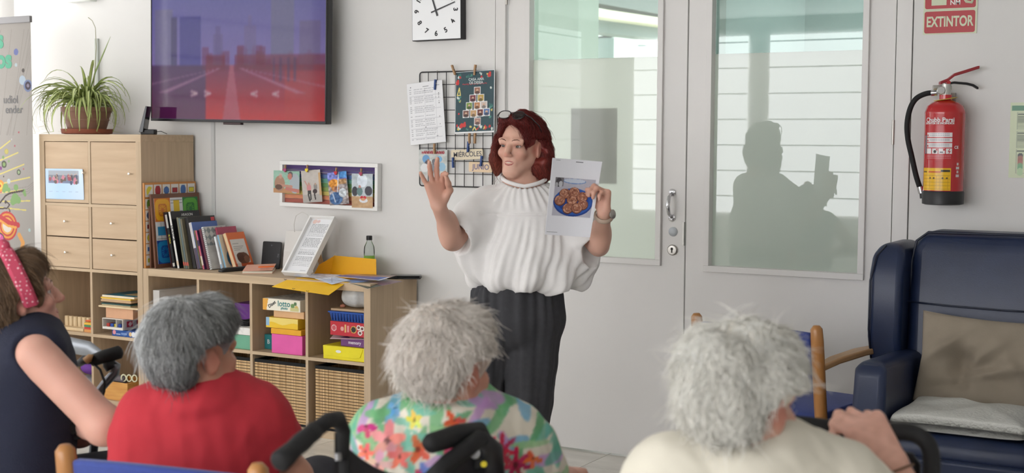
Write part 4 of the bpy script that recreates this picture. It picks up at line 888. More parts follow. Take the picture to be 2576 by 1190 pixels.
for k, c in enumerate(((176, 60, 50), (40, 80, 160), (190, 170, 60), (40, 70, 150))): bx('game_piece', .02+k*.028, .042+k*.028, .01, .05, .012, .030, mat('piece_%d' % k, c, .4), tr, bevel=.002)
sheet('side_print', .22, .05, 40, 14, lambda im: (im.rect(0, 1, 0, 1, (196, 190, 196)), im.rect(.1, .3, .2, .85, (176, 40, 70)), im.rect(.42, .62, .2, .85, (176, 40, 70)), im.disc(.2, .5, .05, (230, 200, 210))), vcmat(.4, .4), tr, facing_x(Matrix.Translation((b+.0006, .01, .004))), th=.0004)
stk('wooden_box', 'pinkish wooden box in the middle of the tall unit stack', 266, 334, .02, U2+.093, U2+.150, .18, (222, 172, 136), cat='box')
stk('wooden_board', 'thin pale board jutting out on the wooden box', 247, 350, .003, U2+.150, U2+.160, .25, (230, 206, 164))
stk('puzzle_board', 'dark green topped puzzle board in the tall unit stack', 254, 328, .012, U2+.160, U2+.173, .24, (214, 194, 156), lid=(44, 84, 80))
stk('puzzle_board', 'plain wooden puzzle board below the yellow topped one', 253, 329, .012, U2+.180, U2+.191, .24, (206, 170, 130))
stk('puzzle_board', 'dark spacer puzzle board between the green and plain ones', 258, 326, .02, U2+.173, U2+.180, .22, (96, 84, 66))
stk('puzzle_board', 'yellow topped puzzle board second from the top of the stack', 253, 328, .012, U2+.191, U2+.205, .24, (230, 200, 150), lid=(240, 196, 60))
t, b, h = stk('puzzle_board', 'teal topped picture puzzle at the top of the tall unit stack', 256, 337, .01, U2+.205, U2+.217, .24, (236, 220, 190))
sheet('puzzle_print', b*.98, .235, 30, 40, lambda im: (im.m(im.v >= 0, (30, 110, 130)), im.m((im.u > .45) & (im.v < .8) & (im.v > .2), (216, 186, 130)), im.m((im.u > .7) & (im.v > .55), (30, 60, 70)), im.noise(12, 3)), vcmat(.4, .4), t, Matrix.Translation((b*.01, .002, h+.0006)) @ Matrix.Rotation(R(-90), 4, 'X'), th=.0004)
wb = thing('wooden_crate', 'varnished wooden box with finger joints in the lowest open compartment', 'box', (onY(262, 1000, .02).x, .02, zs[0]+.0006)); b = .175
M_pine = mat('varnished_pine', (226, 170, 96), .4, col2=(204, 142, 72), vscale=5, stretch=(1, 6, 14))
for a in ((0, b, 0, .008), (0, b, .172, .18), (0, .008, .008, .172), (b-.008, b, .008, .172)): bx('crate_side', a[0], a[1], a[2], a[3], 0, .098, M_pine, wb, bevel=.001)
bx('crate_base', .008, b-.008, .008, .172, 0, .006, M_pine, wb)
o = tag(MB().tube([(0, 0, 0), (.05, .004, .003), (.10, 0, 0)], [.018, .020, .018], 12).build('cloth_roll', mat('grey_cloth', (112, 104, 108), .9, bump=.2, bscale=80), None, loc=(wb.location.x+.02, .06, zs[0]+.107), smooth='auto'), 'dark grey cloth roll lying across the wooden box', 'cloth')
for k in range(3):
    t = MB().tube([(.014*math.cos(a), 0, .018*math.sin(a)) for a in [i*math.pi/8 for i in range(16)]], .004, 8, closed=True).build('scissors_handle', mat('cream_plastic', (226, 224, 190), .4), None, loc=(wb.location.x+.118+k*.030, .05+.01*k, zs[0]+.120), rot=(0, 0, R(20)), smooth=True)
    t.name = 'ring_handle'; tag(t, 'cream plastic ring, %s of three on the wooden box' % ('leftmost', 'middle', 'rightmost')[k], 'ring', 'cream rings on the wooden box')
def blob_bag(name, label, loc, rx, ry, rz_, m, cat='bag', knot=True, seed=1):
    t = thing(name, label, cat, loc); rg = np.random.default_rng(seed); vs = []; fs = []; n, K = 36, 18; ph_ = rg.uniform(0, 6.28, (6, 2))
    for j in range(K+1):
        v = j/K; a_ = -math.pi/2+math.pi*v
        for i in range(n):
            q = 2*math.pi*i/n; w_ = 1+.05*math.sin(3*q+ph_[0, 0]+2*v)+.04*math.sin(7*q+ph_[1, 0]-3*v)+.03*math.sin(11*q+5*v+ph_[2, 0])
            pin = math.cos(a_)**.75 if v < .8 else math.cos(a_)
            vs.append((rx*pin*w_*math.cos(q), ry*pin*w_*math.sin(q), rz_*(1+math.sin(a_)) if v > .06 else rz_*.02))
    for j in range(K):
        for i in range(n): fs.append((j*n+i, j*n+(i+1) % n, (j+1)*n+(i+1) % n, (j+1)*n+i))
    MB().add(vs, fs).build('bag_body', m, t, smooth=True)
    if knot: MB().tube([(-rx*.55, -ry*.3, rz_*1.45), (-rx*1.0, -ry*.4, rz_*1.5), (-rx*1.15, -ry*.4, rz_*1.62), (-rx*.7, -ry*.4, rz_*1.72), (-rx*.3, -ry*.2, rz_*1.75)], .004, 6, flat=2).build('bag_handle', m, t, smooth=True)
    return t
M_bag = mat('translucent_bag', (206, 206, 204), .35, var=.15, vscale=20, bump=.4, bscale=26)
blob_bag('plastic_bag', 'tied white plastic bag on top of the game stack', (LX[3]+CE-.10, .11, Z2+.2475), .088, .09, .058, M_bag, seed=3)
blob_bag('textile_bag', 'purple bag in the lower left compartment of the tall unit', (.27, .15, zs[0]+.10), .09, .10, .045, mat('purple_cloth', (110, 60, 150), .8), knot=False, seed=5)
blob_bag('plastic_bag', 'grey plastic bag beneath the purple bag', (.26, .15, zs[0]+.0006), .10, .12, .05, mat('grey_bag', (150, 148, 150), .4, var=.15, vscale=20, bump=.4, bscale=30), knot=False, seed=6)
# ================================================================== TAPED SHEET, PLANT, DEVICE
def group_photo(im):
    im.c[:] = (206, 224, 244); t = np.clip(1-abs(im.u-.35)*1.6, 0, 1)[..., None]; im.c = im.c*(1-t*.5)+np.array((150, 196, 240))*t*.5
    im.rect(.08, .88, .52, .94, (120, 124, 136)); rg = np.random.default_rng(12)
    im.rect(.08, .88, .80, .94, (160, 166, 176)); im.rect(.08, .88, .52, .60, (110, 120, 150))
    for k in range(26):
        x, y = rg.uniform(.12, .85), rg.uniform(.60, .82); c = ((70, 60, 70), (60, 70, 100), (150, 60, 80), (90, 70, 60), (200, 120, 140))[int(rg.integers(5))]
        im.disc(x, y-.06, .035, c, rv=.07); im.disc(x, y+.02, .013, (196, 160, 140))
    for k in range(5): im.rect(.1+.17*k, .2+.17*k, .47, .475, (150, 170, 200)); im.rect(.1+.17*k, .18+.17*k, .25, .255, (150, 170, 200))
a, b = onY(116, 500, .002), onY(212, 503, .002)
o = sheet('photo_sheet', (b-a).length, .166, 80, 60, group_photo, vcmat(.35, .5), None, frame_on((a.x, .0015, a.z), (b.x, .0015, b.z)), bend=lambda P, U, V: P+np.stack([0*U, -.006*np.maximum(0, U-.8)*5*V**2-.001, 0*U], -1), th=.0006)
tag(o, 'blue tinted group photo sheet taped to the left cabinet door', 'photo')
pp = onY(219, 334, .20); Pc = (pp.x, .20, 1.4645)
pt = thing('potted_spider_plant', 'spider plant in a terracotta pot on the tall shelf unit', 'plant', Pc)
M_terra = mat('terracotta', (150, 84, 62), .75, var=.1); M_tpot = mat('clay_pot', (142, 104, 86), .6, var=.08)
MB().lathe([(.118, .001), (.135, .004), (.140, .030), (.132, .030), (.12, .012), (.0, .012)], 32).build('saucer', M_terra, pt, smooth='auto')
MB().lathe([(.095, .013), (.10, .016), (.118, .075), (.121, .076), (.121, .085), (.119, .086), (.132, .125), (.138, .126), (.138, .15), (.128, .15), (.12, .128)], 32).build('pot', M_tpot, pt, smooth='auto')
MB().lathe([(.12, .125), (.06, .135), (0, .137)], 20).build('soil', mat('soil', (60, 44, 34), .9), pt)
M_leaf = mat('spider_leaf', vc=True, rough=.45, spec=.4, sss=0)
def leafmesh(L_, arch, wd, seed):
    rg = np.random.default_rng(seed); n = 10; vs = []; cs = []; x = z = 0; a = R(arch)
    dr = rg.uniform(.12, .30)*1.1
    for i in range(n+1):
        f = i/n; w_ = wd*(.55+.45*math.sin(math.pi*min(1, f*1.15)))*(1-f**3)+.0006; tw = .35*math.sin(f*2+seed)
        for k, s in enumerate((-1, -.3, .3, 1)): vs.append((x, s*w_, z+abs(s)*w_*.5+tw*s*w_)); cs.append(((96, 122, 50) if abs(s) > .9 else (196, 206, 132)) if f < .93 else (150, 140, 80))
        x += L_/n*math.cos(a); z += L_/n*math.sin(a); a -= dr*(1+f*.35)
        if z < -.105: a = max(a, R(-4))
    fs = [(i*4+k, i*4+k+1, i*4+k+5, i*4+k+4) for i in range(n) for k in range(3)]
    me = bpy.data.meshes.new('leaf'); me.from_pydata(vs, [], fs); set_cols(me, np.array(cs)); me.shade_smooth(); me.materials.append(M_leaf); return me
LM = [leafmesh(random.uniform(.28, .48), random.uniform(30, 85), random.uniform(.0072, .0100), i) for i in range(22)]
for k in range(165):
    q = random.uniform(0, 2*math.pi); me = LM[k % 22]; sc = random.uniform(.75, 1.12)
    if math.sin(q) > .2: sc *= .62
    o = link('leaf', me, None, pt, (.035*math.cos(q), .035*math.sin(q), .135+random.uniform(0, .03)), (random.uniform(-.25, .25), random.uniform(-.12, .12), q)); o.scale = (sc, sc, sc)
for q, sc, ar in ((-.3, 1.2, 0), (-.9, 1.15, 3), (2.9, 1.1, 5), (-2.5, 1.15, 7), (.1, 1.25, 9)): o = link('leaf', LM[ar], None, pt, (0, 0, .15), (0, -.1, q)); o.scale = (sc,)*3
def plp(px, py, yy=.2): return tuple(onY(px, py, yy)-Vector(Pc))
MB().tube([plp(232, 250), plp(238, 190), plp(242, 120), plp(240, 70), plp(232, 52), plp(222, 44)], [.003, .0025, .002, .0018, .0016, .0022], 6).build('flower_stalk', mat('dry_stalk', (150, 146, 110), .7), pt, smooth=True)
MB().tube([plp(225, 235), plp(240, 180), plp(262, 130), plp(278, 92)], [.007, .006, .0045, .001], 6, flat=.3).build('leaf', mat('leaf_green', (130, 150, 78), .5), pt, smooth=True)
p = onY(357, 334, .17)
dv = thing('tablet_dock', 'black slanted device on its dock beside the spider plant', 'device', (p.x, .17, 1.4645), R(30))
bx('dock_base', 0, .075, -.03, .03, 0, .028, M_black, dv, bevel=.004)
MB().prism([(-.005, .012), (.018, .012), (.042, .150), (.032, .152)], -.045, .045).build('device_body', mat('glossy_black'), dv, bevel=.002)
MB().tube([(.075, 0, .015), (.10, .01, .018), (.13, .02, .004)], .0022, 6).build('cable', M_black, dv, smooth=True)
# ================================================================== GRID BOARD WITH PAPERS
gx0, gx1, gz0, gz1, gy = 2.243, 2.660, 1.219, 1.774, WY-.012
gb = thing('grid_board', 'black wire grid memo board on the wall behind the standing woman', 'grid board', (gx0, gy, gz0)); gw, gh = gx1-gx0, gz1-gz0
M_wire = mat('black_wire', (34, 32, 34), .45)
c = .012
MB().tube([(c, 0, 0), (gw-c, 0, 0), (gw-c*.3, 0, c*.3), (gw, 0, c), (gw, 0, gh-c), (gw-c*.3, 0, gh-c*.3), (gw-c, 0, gh), (c, 0, gh), (c*.3, 0, gh-c*.3), (0, 0, gh-c), (0, 0, c), (c*.3, 0, c*.3)], .0033, 8, closed=True).build('outer_wire', M_wire, gb, smooth=True)
for k in range(1, 8): MB().tube([(gw*k/8, -.003, 0), (gw*k/8, -.003, gh)], .0019, 6).build('grid_wire', M_wire, gb, smooth=True)
for k in range(1, 9): MB().tube([(0, .0, gh*k/9), (gw, .0, gh*k/9)], .0019, 6).build('grid_wire', M_wire, gb, smooth=True)
for x_ in (gw*.25, gw*.75): MB().tube([(x_, -.006, gh+.004), (x_, .012, gh-.003)], .003, 8).build('wall_nail', M_steel, gb)
sy = gy-.010
def wsheet(name, label, cat, px, py, w_, h_, draw, rot=0, bend=None, bg=(250, 250, 250), nu=90, nv=110, group=None, y=sy, rough=.45):
    p = onY(px, py, y); M = Matrix.Translation(p) @ Matrix.Rotation(R(rot), 4, 'Y')
    o = sheet(name, w_, h_, nu, nv, draw, vcmat(rough, .4), None, M, bend, bg=bg); return tag(o, label, cat, group)
def timetable(im):
    rg = np.random.default_rng(21); im.c[:] = (238, 238, 240)
    im.rect(.09, .12, .92, .945, (70, 70, 80)); im.rect(.45, .62, .92, .93, (110, 110, 115)); im.rect(.80, .92, .92, .928, (150, 150, 155))
    for k in range(27):
        v = .885-k*.031
        im.rect(.05, .93, v-.012, v-.010, (206, 206, 210)); im.rect(.06, .12, v, v+.007, (150, 150, 155))
        for a0, a1 in ((.2, .48), (.52, .78)):
            a = a0
            while a < a1-.05: b = a+rg.uniform(.03, .09); im.rect(a, min(b, a1), v, v+.007, (168, 168, 174)); a = b+.012
            if rg.random() < .25: im.disc(a1+.02, v+.004, .014, (90, 88, 92))
        if rg.random() < .3: im.disc(.88, v+.004, .012, (100, 98, 100))
    for u in (.17, .50, .80): im.rect(u, u+.003, .06, .9, (214, 214, 218))
wsheet('timetable_sheet', 'white printed timetable sheet clipped to the left of the grid board', 'paper', 1034, 366, .208, .302, timetable, rot=-5, y=sy-.004, bend=lambda P, U, V: P+np.stack([0*U, -.014*np.sin(U*3.1)*(1-V)-.004*(1-V), 0*U], -1))
def xmas(im):
    G = np.array((30, 66, 74)); im.c[:] = (236, 236, 236); im.rect(.012, .985, .028, .99, G); im.noise(2, 3); rg = np.random.default_rng(31)
    for k in range(46):
        e = rg.integers(4); s = rg.uniform(.03, .97)
        u, v = ((.06+rg.uniform(0, .07), s), (.94-rg.uniform(0, .06), s), (s, .95-rg.uniform(0, .05)), (s, .07+rg.uniform(0, .05)))[int(e)]
        c = ((64, 130, 116), (72, 140, 124), (206, 50, 50), (226, 206, 110), (40, 100, 96), (220, 226, 220))[int(rg.integers(6))]
        for q in range(3): im.disc(u+rg.uniform(-.02, .02), v+rg.uniform(-.014, .014), rg.uniform(.012, .026), c, al=.85)
    for x_, y_ in ((.16, .12), (.24, .135), (.86, .92), (.05, .82)): im.disc(x_, y_, .045, (206, 52, 48)); im.rect(x_-.01, x_+.04, y_, y_+.05, (206, 52, 48))
    for u, c in ((.05, 0), (.54, 1)): pass
    im.line(.05, .62, .10, .74, .012, (226, 210, 120)); im.line(.10, .74, .13, .62, .012, (226, 210, 120)); im.line(.05, .62, .13, .62, .012, (226, 210, 120)); im.line(.46, .05, .50, .10, .012, (226, 210, 120)); im.line(.5, .10, .54, .05, .012, (226, 210, 120))
    for k in range(26): a = .18+k*.024; im.line(a, .79+.008*math.sin(k*1.9), a+.02, .797+.008*math.sin(k*2.7+1), .006, (176, 40, 52))
    ph = [(.56, .68), (.45, .56), (.65, .56), (.36, .44), (.56, .44), (.73, .445), (.28, .315), (.47, .315), (.64, .325), (.80, .33), (.575, .185)]
    cols = ((150, 100, 80), (120, 50, 60), (190, 160, 70), (120, 150, 60), (190, 130, 80), (206, 190, 180), (120, 80, 70), (200, 160, 110), (110, 50, 46), (90, 120, 170), (170, 130, 120))
    for (u, v), c in zip(ph, cols):
        im.rect(u-.085, u+.085, v-.062, v+.062, (232, 230, 228)); im.rect(u-.072, u+.072, v-.042, v+.054, c); im.disc(u, v+.005, .03, (206, 168, 140)); im.disc(u, v-.03, .05, tuple(int(x*.6) for x in c), rv=.028); im.rect(u-.03, u+.04, v-.056, v-.050, (150, 150, 150))
o = wsheet('christmas_poster', 'dark green christmas poster with a tree of small photos on the grid board', 'poster', 1145, 337, .222, .296, xmas, rot=1.0, nu=150, nv=200, bend=lambda P, U, V: P+np.stack([0*U, -.004-.006*U*V, .012*U], -1), rough=.3)
M_lt = mat('pale_lettering', (196, 206, 206), .5)
for s, z_ in (('CASA AMA', .262), ('OS DESEA', .246)): text(s, .0175, M_lt, o, Matrix.Translation((.118, -.0078, z_)) @ Matrix.Rotation(R(-3), 4, 'Y'), fat=.0005)
def anniv(im):
    im.c[:] = (196, 200, 196); im.noise(10, 6); im.rect(.1, .9, .82, .93, (196, 150, 150), .5); rg = np.random.default_rng(14)
    for k in range(9): a = .1+k*.09; im.rect(a, a+.06, .84, .93, (170, 60, 70), .7)
    for u, v, r_, c in ((.25, .62, .13, (110, 160, 206)), (.72, .62, .10, (120, 176, 216)), (.3, .45, .09, (80, 76, 86)), (.55, .5, .10, (110, 110, 116)), (.2, .25, .14, (226, 226, 226)), (.45, .25, .12, (130, 130, 136)), (.8, .3, .14, (150, 190, 214)), (.65, .35, .08, (96, 90, 96)), (.33, .56, .045, (170, 130, 110)), (.6, .58, .045, (160, 120, 100))): im.disc(u, v, r_, c, rv=r_*1.3)
wsheet('photo_print', 'anniversary group photo behind the raised hand on the grid board', 'photo', 1054, 437, .165, .118, anniv, nu=80, nv=60, rough=.25)
text('ANIVERSARIO', .020, mat('red_ink', (166, 50, 60), .5), o if False else [q for q in COL.objects if q.name.startswith('photo_print')][-1], Matrix.Translation((.088, -.001, .105)), fat=.0005)
def card(label, s, p, w_, h_, col, rot, size, ink):
    q = onY(p[0], p[1], sy-.002); t = thing('word_card', label, 'card'); t.matrix_world = Matrix.Translation(q) @ Matrix.Rotation(R(rot), 4, 'Y')
    MB().prism(roundrect(w_, h_, .007), 0, .0012).build('card_stock', mat('card_%d_%d_%d' % col, col, .4, var=.06, vscale=10), t)
    text(s, size, ink, t, Matrix.Translation((w_*.52, -.0006, h_*.5)), fat=.0003, sx=.92); return t
card('beige word card reading MIÉRCOLES on the grid board', 'MIÉRCOLES', (1135, 403), .180, .049, (222, 208, 180), -2.5, .034, mat('grey_ink2', (80, 78, 84), .5))
card('small peach word card reading JUNIO below the other card', 'JUNIO', (1179, 432), .130, .048, (232, 204, 168), 1.2, .036, mat('violet_ink', (106, 100, 140), .5))
def peg(label, px, py, y, m, rot=0, sc=1):
    p = onY(px, py, y); t = thing('clothes_peg', label, 'clothes peg', group='pegs on the wall boards'); t.matrix_world = Matrix.Translation(p) @ Matrix.Rotation(R(rot), 4, 'Y') @ Matrix.Scale(sc, 4)
    MB().box(-.0045, .0045, -.010, -.006, -.025, .025).build('peg_leg', m, t, bevel=.001); MB().box(-.0045, .0045, -.002, .002, -.025, .025).build('peg_leg', m, t, bevel=.001)
    MB().tube([(-.0055, -.004, .006), (.0055, -.004, .006)], .0035, 8).build('peg_spring', M_steel, t); return t
M_pw = mat('peg_wood', (176, 138, 100), .6); M_pb2 = mat('peg_blue', (44, 76, 136), .5)
for px, py, m, rt, l in ((1142, 176, M_pw, -22, 'wooden peg tilted at the upper left of the green poster'), (1196, 176, M_pw, 6, 'wooden peg at the top centre of the green poster'), (1096, 213, M_pb2, 4, 'blue peg holding the timetable sheet'),
                         (1182, 348, M_pw, 0, 'wooden peg under the poster, left one of two'), (1196, 348, M_pw, 2, 'wooden peg under the poster, right one of two'), (1179, 369, M_pb2, 5, 'blue peg at the top of the MIÉRCOLES card'),
                         (1141, 409, M_pb2, -2, 'blue peg hanging empty left of the JUNIO card'), (1212, 405, M_pb2, 6, 'blue peg at the top of the JUNIO card'), (1094, 374, M_pw, 0, 'wooden peg at the top of the anniversary photo')):
    peg(l, px, py, sy-.005, m, rt)
# ================================================================== RAINBOW PHOTO FRAME
ry = WY-.036; a, b, c = onY(703, 518, ry), onY(949, 531, ry), onY(701, 404, ry)
rw, rh = (b-a).length, c.z-a.z
rf = thing('photo_box', 'white box frame with rainbow slats and four clipped photos', 'frame'); rf.matrix_world = frame_on(a, b)
for q in ((0, rw, 0, .020), (0, rw, rh-.020, rh), (0, .018, .020, rh-.020), (rw-.018, rw, .020, rh-.020)): bx('frame_bar', q[0], q[1], 0, .034, q[2], q[3], M_wf, rf, bevel=.001)
rb = [(168, 92, 80), (214, 140, 104), (214, 196, 110), (150, 172, 96), (110, 156, 100), (110, 168, 150), (96, 124, 176), (92, 78, 130), (84, 62, 118)]
for k, cc in enumerate(rb): hh = (rh-.04)/9; bx('rainbow_slat', .018, rw-.018, .022, .028, .020+k*hh+.0008, .020+(k+1)*hh-.0008, mat('slat_%d' % k, cc, .7, var=.12, vscale=9, stretch=(2, 10, 10)), rf)
MB().tube([(.02, .012, rh-.045), (rw*.3, .012, rh-.052), (rw*.6, .012, rh-.058), (rw-.02, .012, rh-.052)], .0008, 5).build('string', mat('twine', (206, 196, 180), .8), rf)
def ph1(im): im.c[:] = (150, 190, 170); im.noise(6, 2); im.rect(0, 1, 0, .2, (190, 140, 96)); im.disc(.24, .42, .2, (170, 130, 106), rv=.35); im.disc(.27, .78, .07, (190, 180, 170)); im.disc(.27, .72, .06, (196, 150, 130)); im.disc(.82, .45, .2, (170, 180, 186), rv=.45); im.disc(.65, .82, .1, (100, 96, 96), rv=.16); im.disc(.63, .75, .085, (190, 120, 104), rv=.14); im.line(.2, .35, .7, .3, .04, (190, 140, 120)); im.line(.5, .2, .95, .12, .05, (190, 120, 110)); im.disc(.2, .26, .14, (96, 66, 50), rv=.12)
def ph2(im): im.c[:] = (196, 188, 180); im.noise(4, 3); im.rect(0, 1, 0, .25, (176, 170, 164)); im.rect(.9, 1, .2, .9, (200, 160, 110)); im.disc(.36, .46, .12, (206, 140, 140), rv=.12); im.disc(.36, .58, .06, (190, 150, 130)); im.rect(.27, .46, .26, .38, (60, 60, 56)); im.line(.3, .26, .36, .06, .035, (50, 48, 46)); im.line(.42, .26, .42, .1, .035, (50, 48, 46)); im.line(.3, .5, .16, .68, .025, (196, 140, 130)); im.disc(.7, .48, .1, (140, 136, 132), rv=.1); im.disc(.7, .56, .05, (180, 150, 130)); im.disc(.66, .34, .12, (60, 44, 44), rv=.07); im.line(.62, .28, .66, .1, .035, (56, 48, 46))
def ph3(im): im.c[:] = (160, 150, 150); im.rect(0, 1, .75, 1, (120, 130, 206)); im.m((im.u > .55) & (im.v > .8), (70, 140, 206)); im.disc(.3, .66, .26, (226, 150, 40), rv=.14); im.rect(.55, .95, .62, .78, (170, 130, 84)); im.disc(.36, .5, .2, (196, 130, 60), rv=.09); im.disc(.4, .47, .12, (150, 100, 76), rv=.09); im.disc(.36, .2, .34, (60, 100, 150), rv=.2); im.disc(.72, .35, .2, (206, 214, 220), rv=.14); im.noise(26, 8, 16, 16); im.line(.45, .4, .6, 1, .03, (226, 232, 240), .8); im.line(.3, .1, .2, .35, .03, (214, 226, 240), .8)
def ph4(im): im.c[:] = (190, 200, 206); im.disc(.5, .8, .25, (226, 236, 246), rv=.2); im.rect(0, 1, 0, .34, (196, 160, 120)); im.noise(8, 5); im.disc(.15, .48, .14, (60, 60, 66), rv=.14); im.disc(.8, .5, .18, (66, 66, 76), rv=.14); im.disc(.38, .48, .14, (100, 130, 130), rv=.13); im.disc(.38, .62, .06, (190, 140, 130)); im.disc(.56, .22, .2, (226, 228, 232), rv=.07); im.disc(.48, .30, .07, (200, 40, 60)); im.disc(.62, .30, .07, (200, 40, 60)); im.disc(.54, .25, .12, (220, 160, 120), rv=.04)
for l, (px, py), w_, h_, dr, rt in (('clipped photo of two people at a table, leftmost in the rainbow frame', (688, 484), .172, .116, ph1, 1), ('clipped photo of two walking figures, second in the rainbow frame', (763, 511), .124, .166, ph2, -5), ('glossy blue and orange clipped photo, third in the rainbow frame', (830, 517), .122, .166, ph3, -6), ('clipped photo with a white plate, rightmost in the rainbow frame', (885, 522), .130, .172, ph4, 0)):
    wsheet('photo_print', l, 'photo', px, py, w_, h_, dr, rt, None, nu=60, nv=70, y=ry-.002, rough=.22, group='photos clipped in the rainbow frame')
for px, py, cc, l in ((719, 424, (176, 70, 120), 'pink heart peg on the leftmost framed photo'), (774, 424, (232, 206, 40), 'yellow heart peg on the second framed photo'), (847, 431, (196, 40, 50), 'red heart peg on the third framed photo'), (910, 433, (170, 64, 90), 'dark pink heart peg on the rightmost framed photo')):
    t = peg(l, px, py, ry-.006, M_pw, 0, .75)
    MB().prism([(0, -.026), (.014, -.010), (.012, -.001), (.005, .001), (0, -.004), (-.005, .001), (-.012, -.001), (-.014, -.010)], -.015, -.0105).build('heart', mat('heart_%d' % cc[0], cc, .5), t)
# ================================================================== CHAIRS, RECLINER, WALKERS, WHEELCHAIRS
M_beech = mat('beech_wood', (190, 134, 76), .4, col2=(168, 112, 58), vscale=4, stretch=(6, 6, 1), coat=.2)
M_beech2 = mat('pale_beech', (196, 156, 112), .4, col2=(180, 138, 94), vscale=4, stretch=(6, 1, 6))
M_bluef = mat('blue_upholstery', (40, 62, 140), .75, var=.08, vscale=60, bump=.1, bscale=400, sheen=.2)
def visitor_chair(label, loc, rz, W=.50):
    t = thing('visitor_chair', label, 'chair', loc, rz, 'blue chairs with wooden frames'); h = W/2
    for s in (-1, 1):
        MB().tube([(s*h, .05, .0), (s*h, .03, .3), (s*h, .0, .5), (s*h, -.035, .74), (s*h, -.042, .785), (s*h, -.043, .797)], [.019, .021, .023, .023, .021, .012], 12).build('back_leg', M_beech, t, smooth=True)
        MB().tube([(s*h, .46, 0), (s*h, .47, .3), (s*h, .46, .64)], [.017, .021, .021], 12).build('front_leg', M_beech, t, smooth=True)
        MB().loft([[(s*h-w_, y, z), (s*h+w_, y, z), (s*h+w_, y, z+.024), (s*h-w_, y, z+.024)] for y, z, w_ in ((-.005, .632, .018), (.1, .645, .024), (.3, .652, .028), (.47, .648, .028), (.50, .640, .020))]).build('armrest', M_beech2, t, bevel=.006, seg=3)
        MB().tube([(s*h, .05, .22), (s*h, .46, .22)], .012, 8).build('stretcher', M_beech, t, smooth=True)
    def curved(name, z0, z1, th, y0, bow, m, k=9):
        rings = []
        for i in range(k+1):
            u = -1+2*i/k; x = u*(h-.020); yb = y0-bow*(1-u*u)*-1
            rings.append([(x, yb-th/2-(z0-.62)*.16, z0), (x, yb+th/2-(z0-.62)*.16, z0), (x, yb+th/2-(z1-.62)*.16, z1-.012*u*u), (x, yb-th/2-(z1-.62)*.16, z1-.012*u*u)])
        MB().loft(rings).build(name, m, t, bevel=.010, seg=3)
    curved('backrest', .545, .780, .032, -.010, -.035, M_bluef)
    bx('seat_rail', -h+.015, h-.015, .03, .05, .36, .415, M_beech, t, bevel=.004); bx('seat_rail', -h+.015, h-.015, .44, .46, .36, .415, M_beech, t, bevel=.004)
    MB().loft([[(x, .03, .40), (x, .49, .40), (x, .50, .445-.01*abs(x)), (x, .47, .468), (x, .06, .465), (x, .025, .445)] for x in (-h+.022, -h+.06, 0, h-.06, h-.022)]).build('seat', M_bluef, t, bevel=.008, seg=3)
    return t
def between(a, b): a, b = Vector(a), Vector(b); c = (a+b)/2; d = b-a; return (c.x, c.y, 0), math.atan2(d.y, d.x), math.hypot(d.x, d.y)
c_, a_, w_ = between(atT(1775, 790, 5.05), atT(2083, 820, 4.72)); visitor_chair('blue upholstered wooden chair standing empty by the doors', (c_[0]-.03, c_[1]+.04, 0), a_, .50)
c_, a_, w_ = between(atT(212, 1107, 2.86), atT(657, 1172, 2.72)); visitor_chair('blue upholstered wooden chair of the person in red', (c_[0]+.0, c_[1], 0), a_, .46)
# ---- navy recliner
M_navy = mat('navy_vinyl', (30, 42, 72), .38, var=.12, vscale=7, bump=.05, bscale=260, spec=.45, coat=.05); M_pipe = mat('navy_piping', (18, 26, 48), .4)
RX = 4.685
rc = thing('recliner', 'navy blue vinyl wingback recliner against the wall', 'armchair', (RX, 0, 0))
def cush(name, rings, m=M_navy, parent=rc, bevel=.03, seg=5): return MB().loft(rings).build(name, m, parent, bevel=bevel, seg=seg)
def rr(x0, x1, y0, y1, z): return [(x0, y0, z), (x1, y0, z), (x1, y1, z), (x0, y1, z)]
rw_ = .70
for s, x0 in (('l', 0), ('r', rw_-.115)):
    # arms: rounded top that falls away to the back
    cush('arm', [[(x0, -.60, .10), (x0+.115, -.60, .10), (x0+.115, .12, .10), (x0, .12, .10)], [(x0, -.62, .50), (x0+.115, -.62, .50), (x0+.115, .12, .50), (x0, .12, .50)], [(x0+.004, -.60, .672), (x0+.111, -.60, .672), (x0+.111, .10, .640), (x0+.004, .10, .640)], [(x0+.02, -.56, .70), (x0+.095, -.56, .70), (x0+.095, .08, .665), (x0+.02, .08, .665)]], bevel=.028)
    w0, w1 = (x0-.075, x0+.045) if s == 'l' else (x0+.07, x0+.19)
    sg = -1 if s == 'l' else 1
    cush('wing', [rr(w0, w1, -.10, .17, .60), rr(w0-.004, w1, -.14, .18, .72), rr(w0-.004, w1, -.13, .20, .95), rr(w0, w1, -.10, .21, 1.03), rr(w0+.03, w1-.02, -.06, .19, 1.068)], bevel=.035)
    xe = w0-.002 if s == 'l' else w1+.002
    MB().tube([(w0+.012, -.125, .64), (w0+.006, -.145, .75), (w0+.006, -.14, .93), (w0+.02, -.11, 1.02), (w0+.045, -.07, 1.058)], .004, 6).build('piping', M_pipe, rc, smooth=True)
bk = cush('backrest', [rr(.055, rw_-.055, -.10, .10, .40), rr(.045, rw_-.045, -.06, .14, .60), rr(.04, rw_-.04, -.03, .18, .84), rr(.04, rw_-.04, .0, .22, 1.04), rr(.075, rw_-.075, .03, .23, 1.112)], bevel=.045)
MB().tube([(.05, -.058, .852), (.2, -.064, .846), (.4, -.064, .842), (rw_-.05, -.058, .845)], .0035, 6).build('seam', M_pipe, bk, smooth=True)
MB().tube([(.045, .0, .70), (.046, .01, 1.0), (.06, .02, 1.075), (.10, .03, 1.108), (rw_-.10, .03, 1.110), (rw_-.06, .02, 1.075), (rw_-.046, .01, 1.0)], .005, 6).build('piping', M_pipe, bk, smooth=True)
cush('seat_cushion', [rr(.118, rw_-.118, -.58, .02, .30), rr(.117, rw_-.117, -.60, .02, .42), rr(.122, rw_-.122, -.575, 0, .468)], bevel=.03)
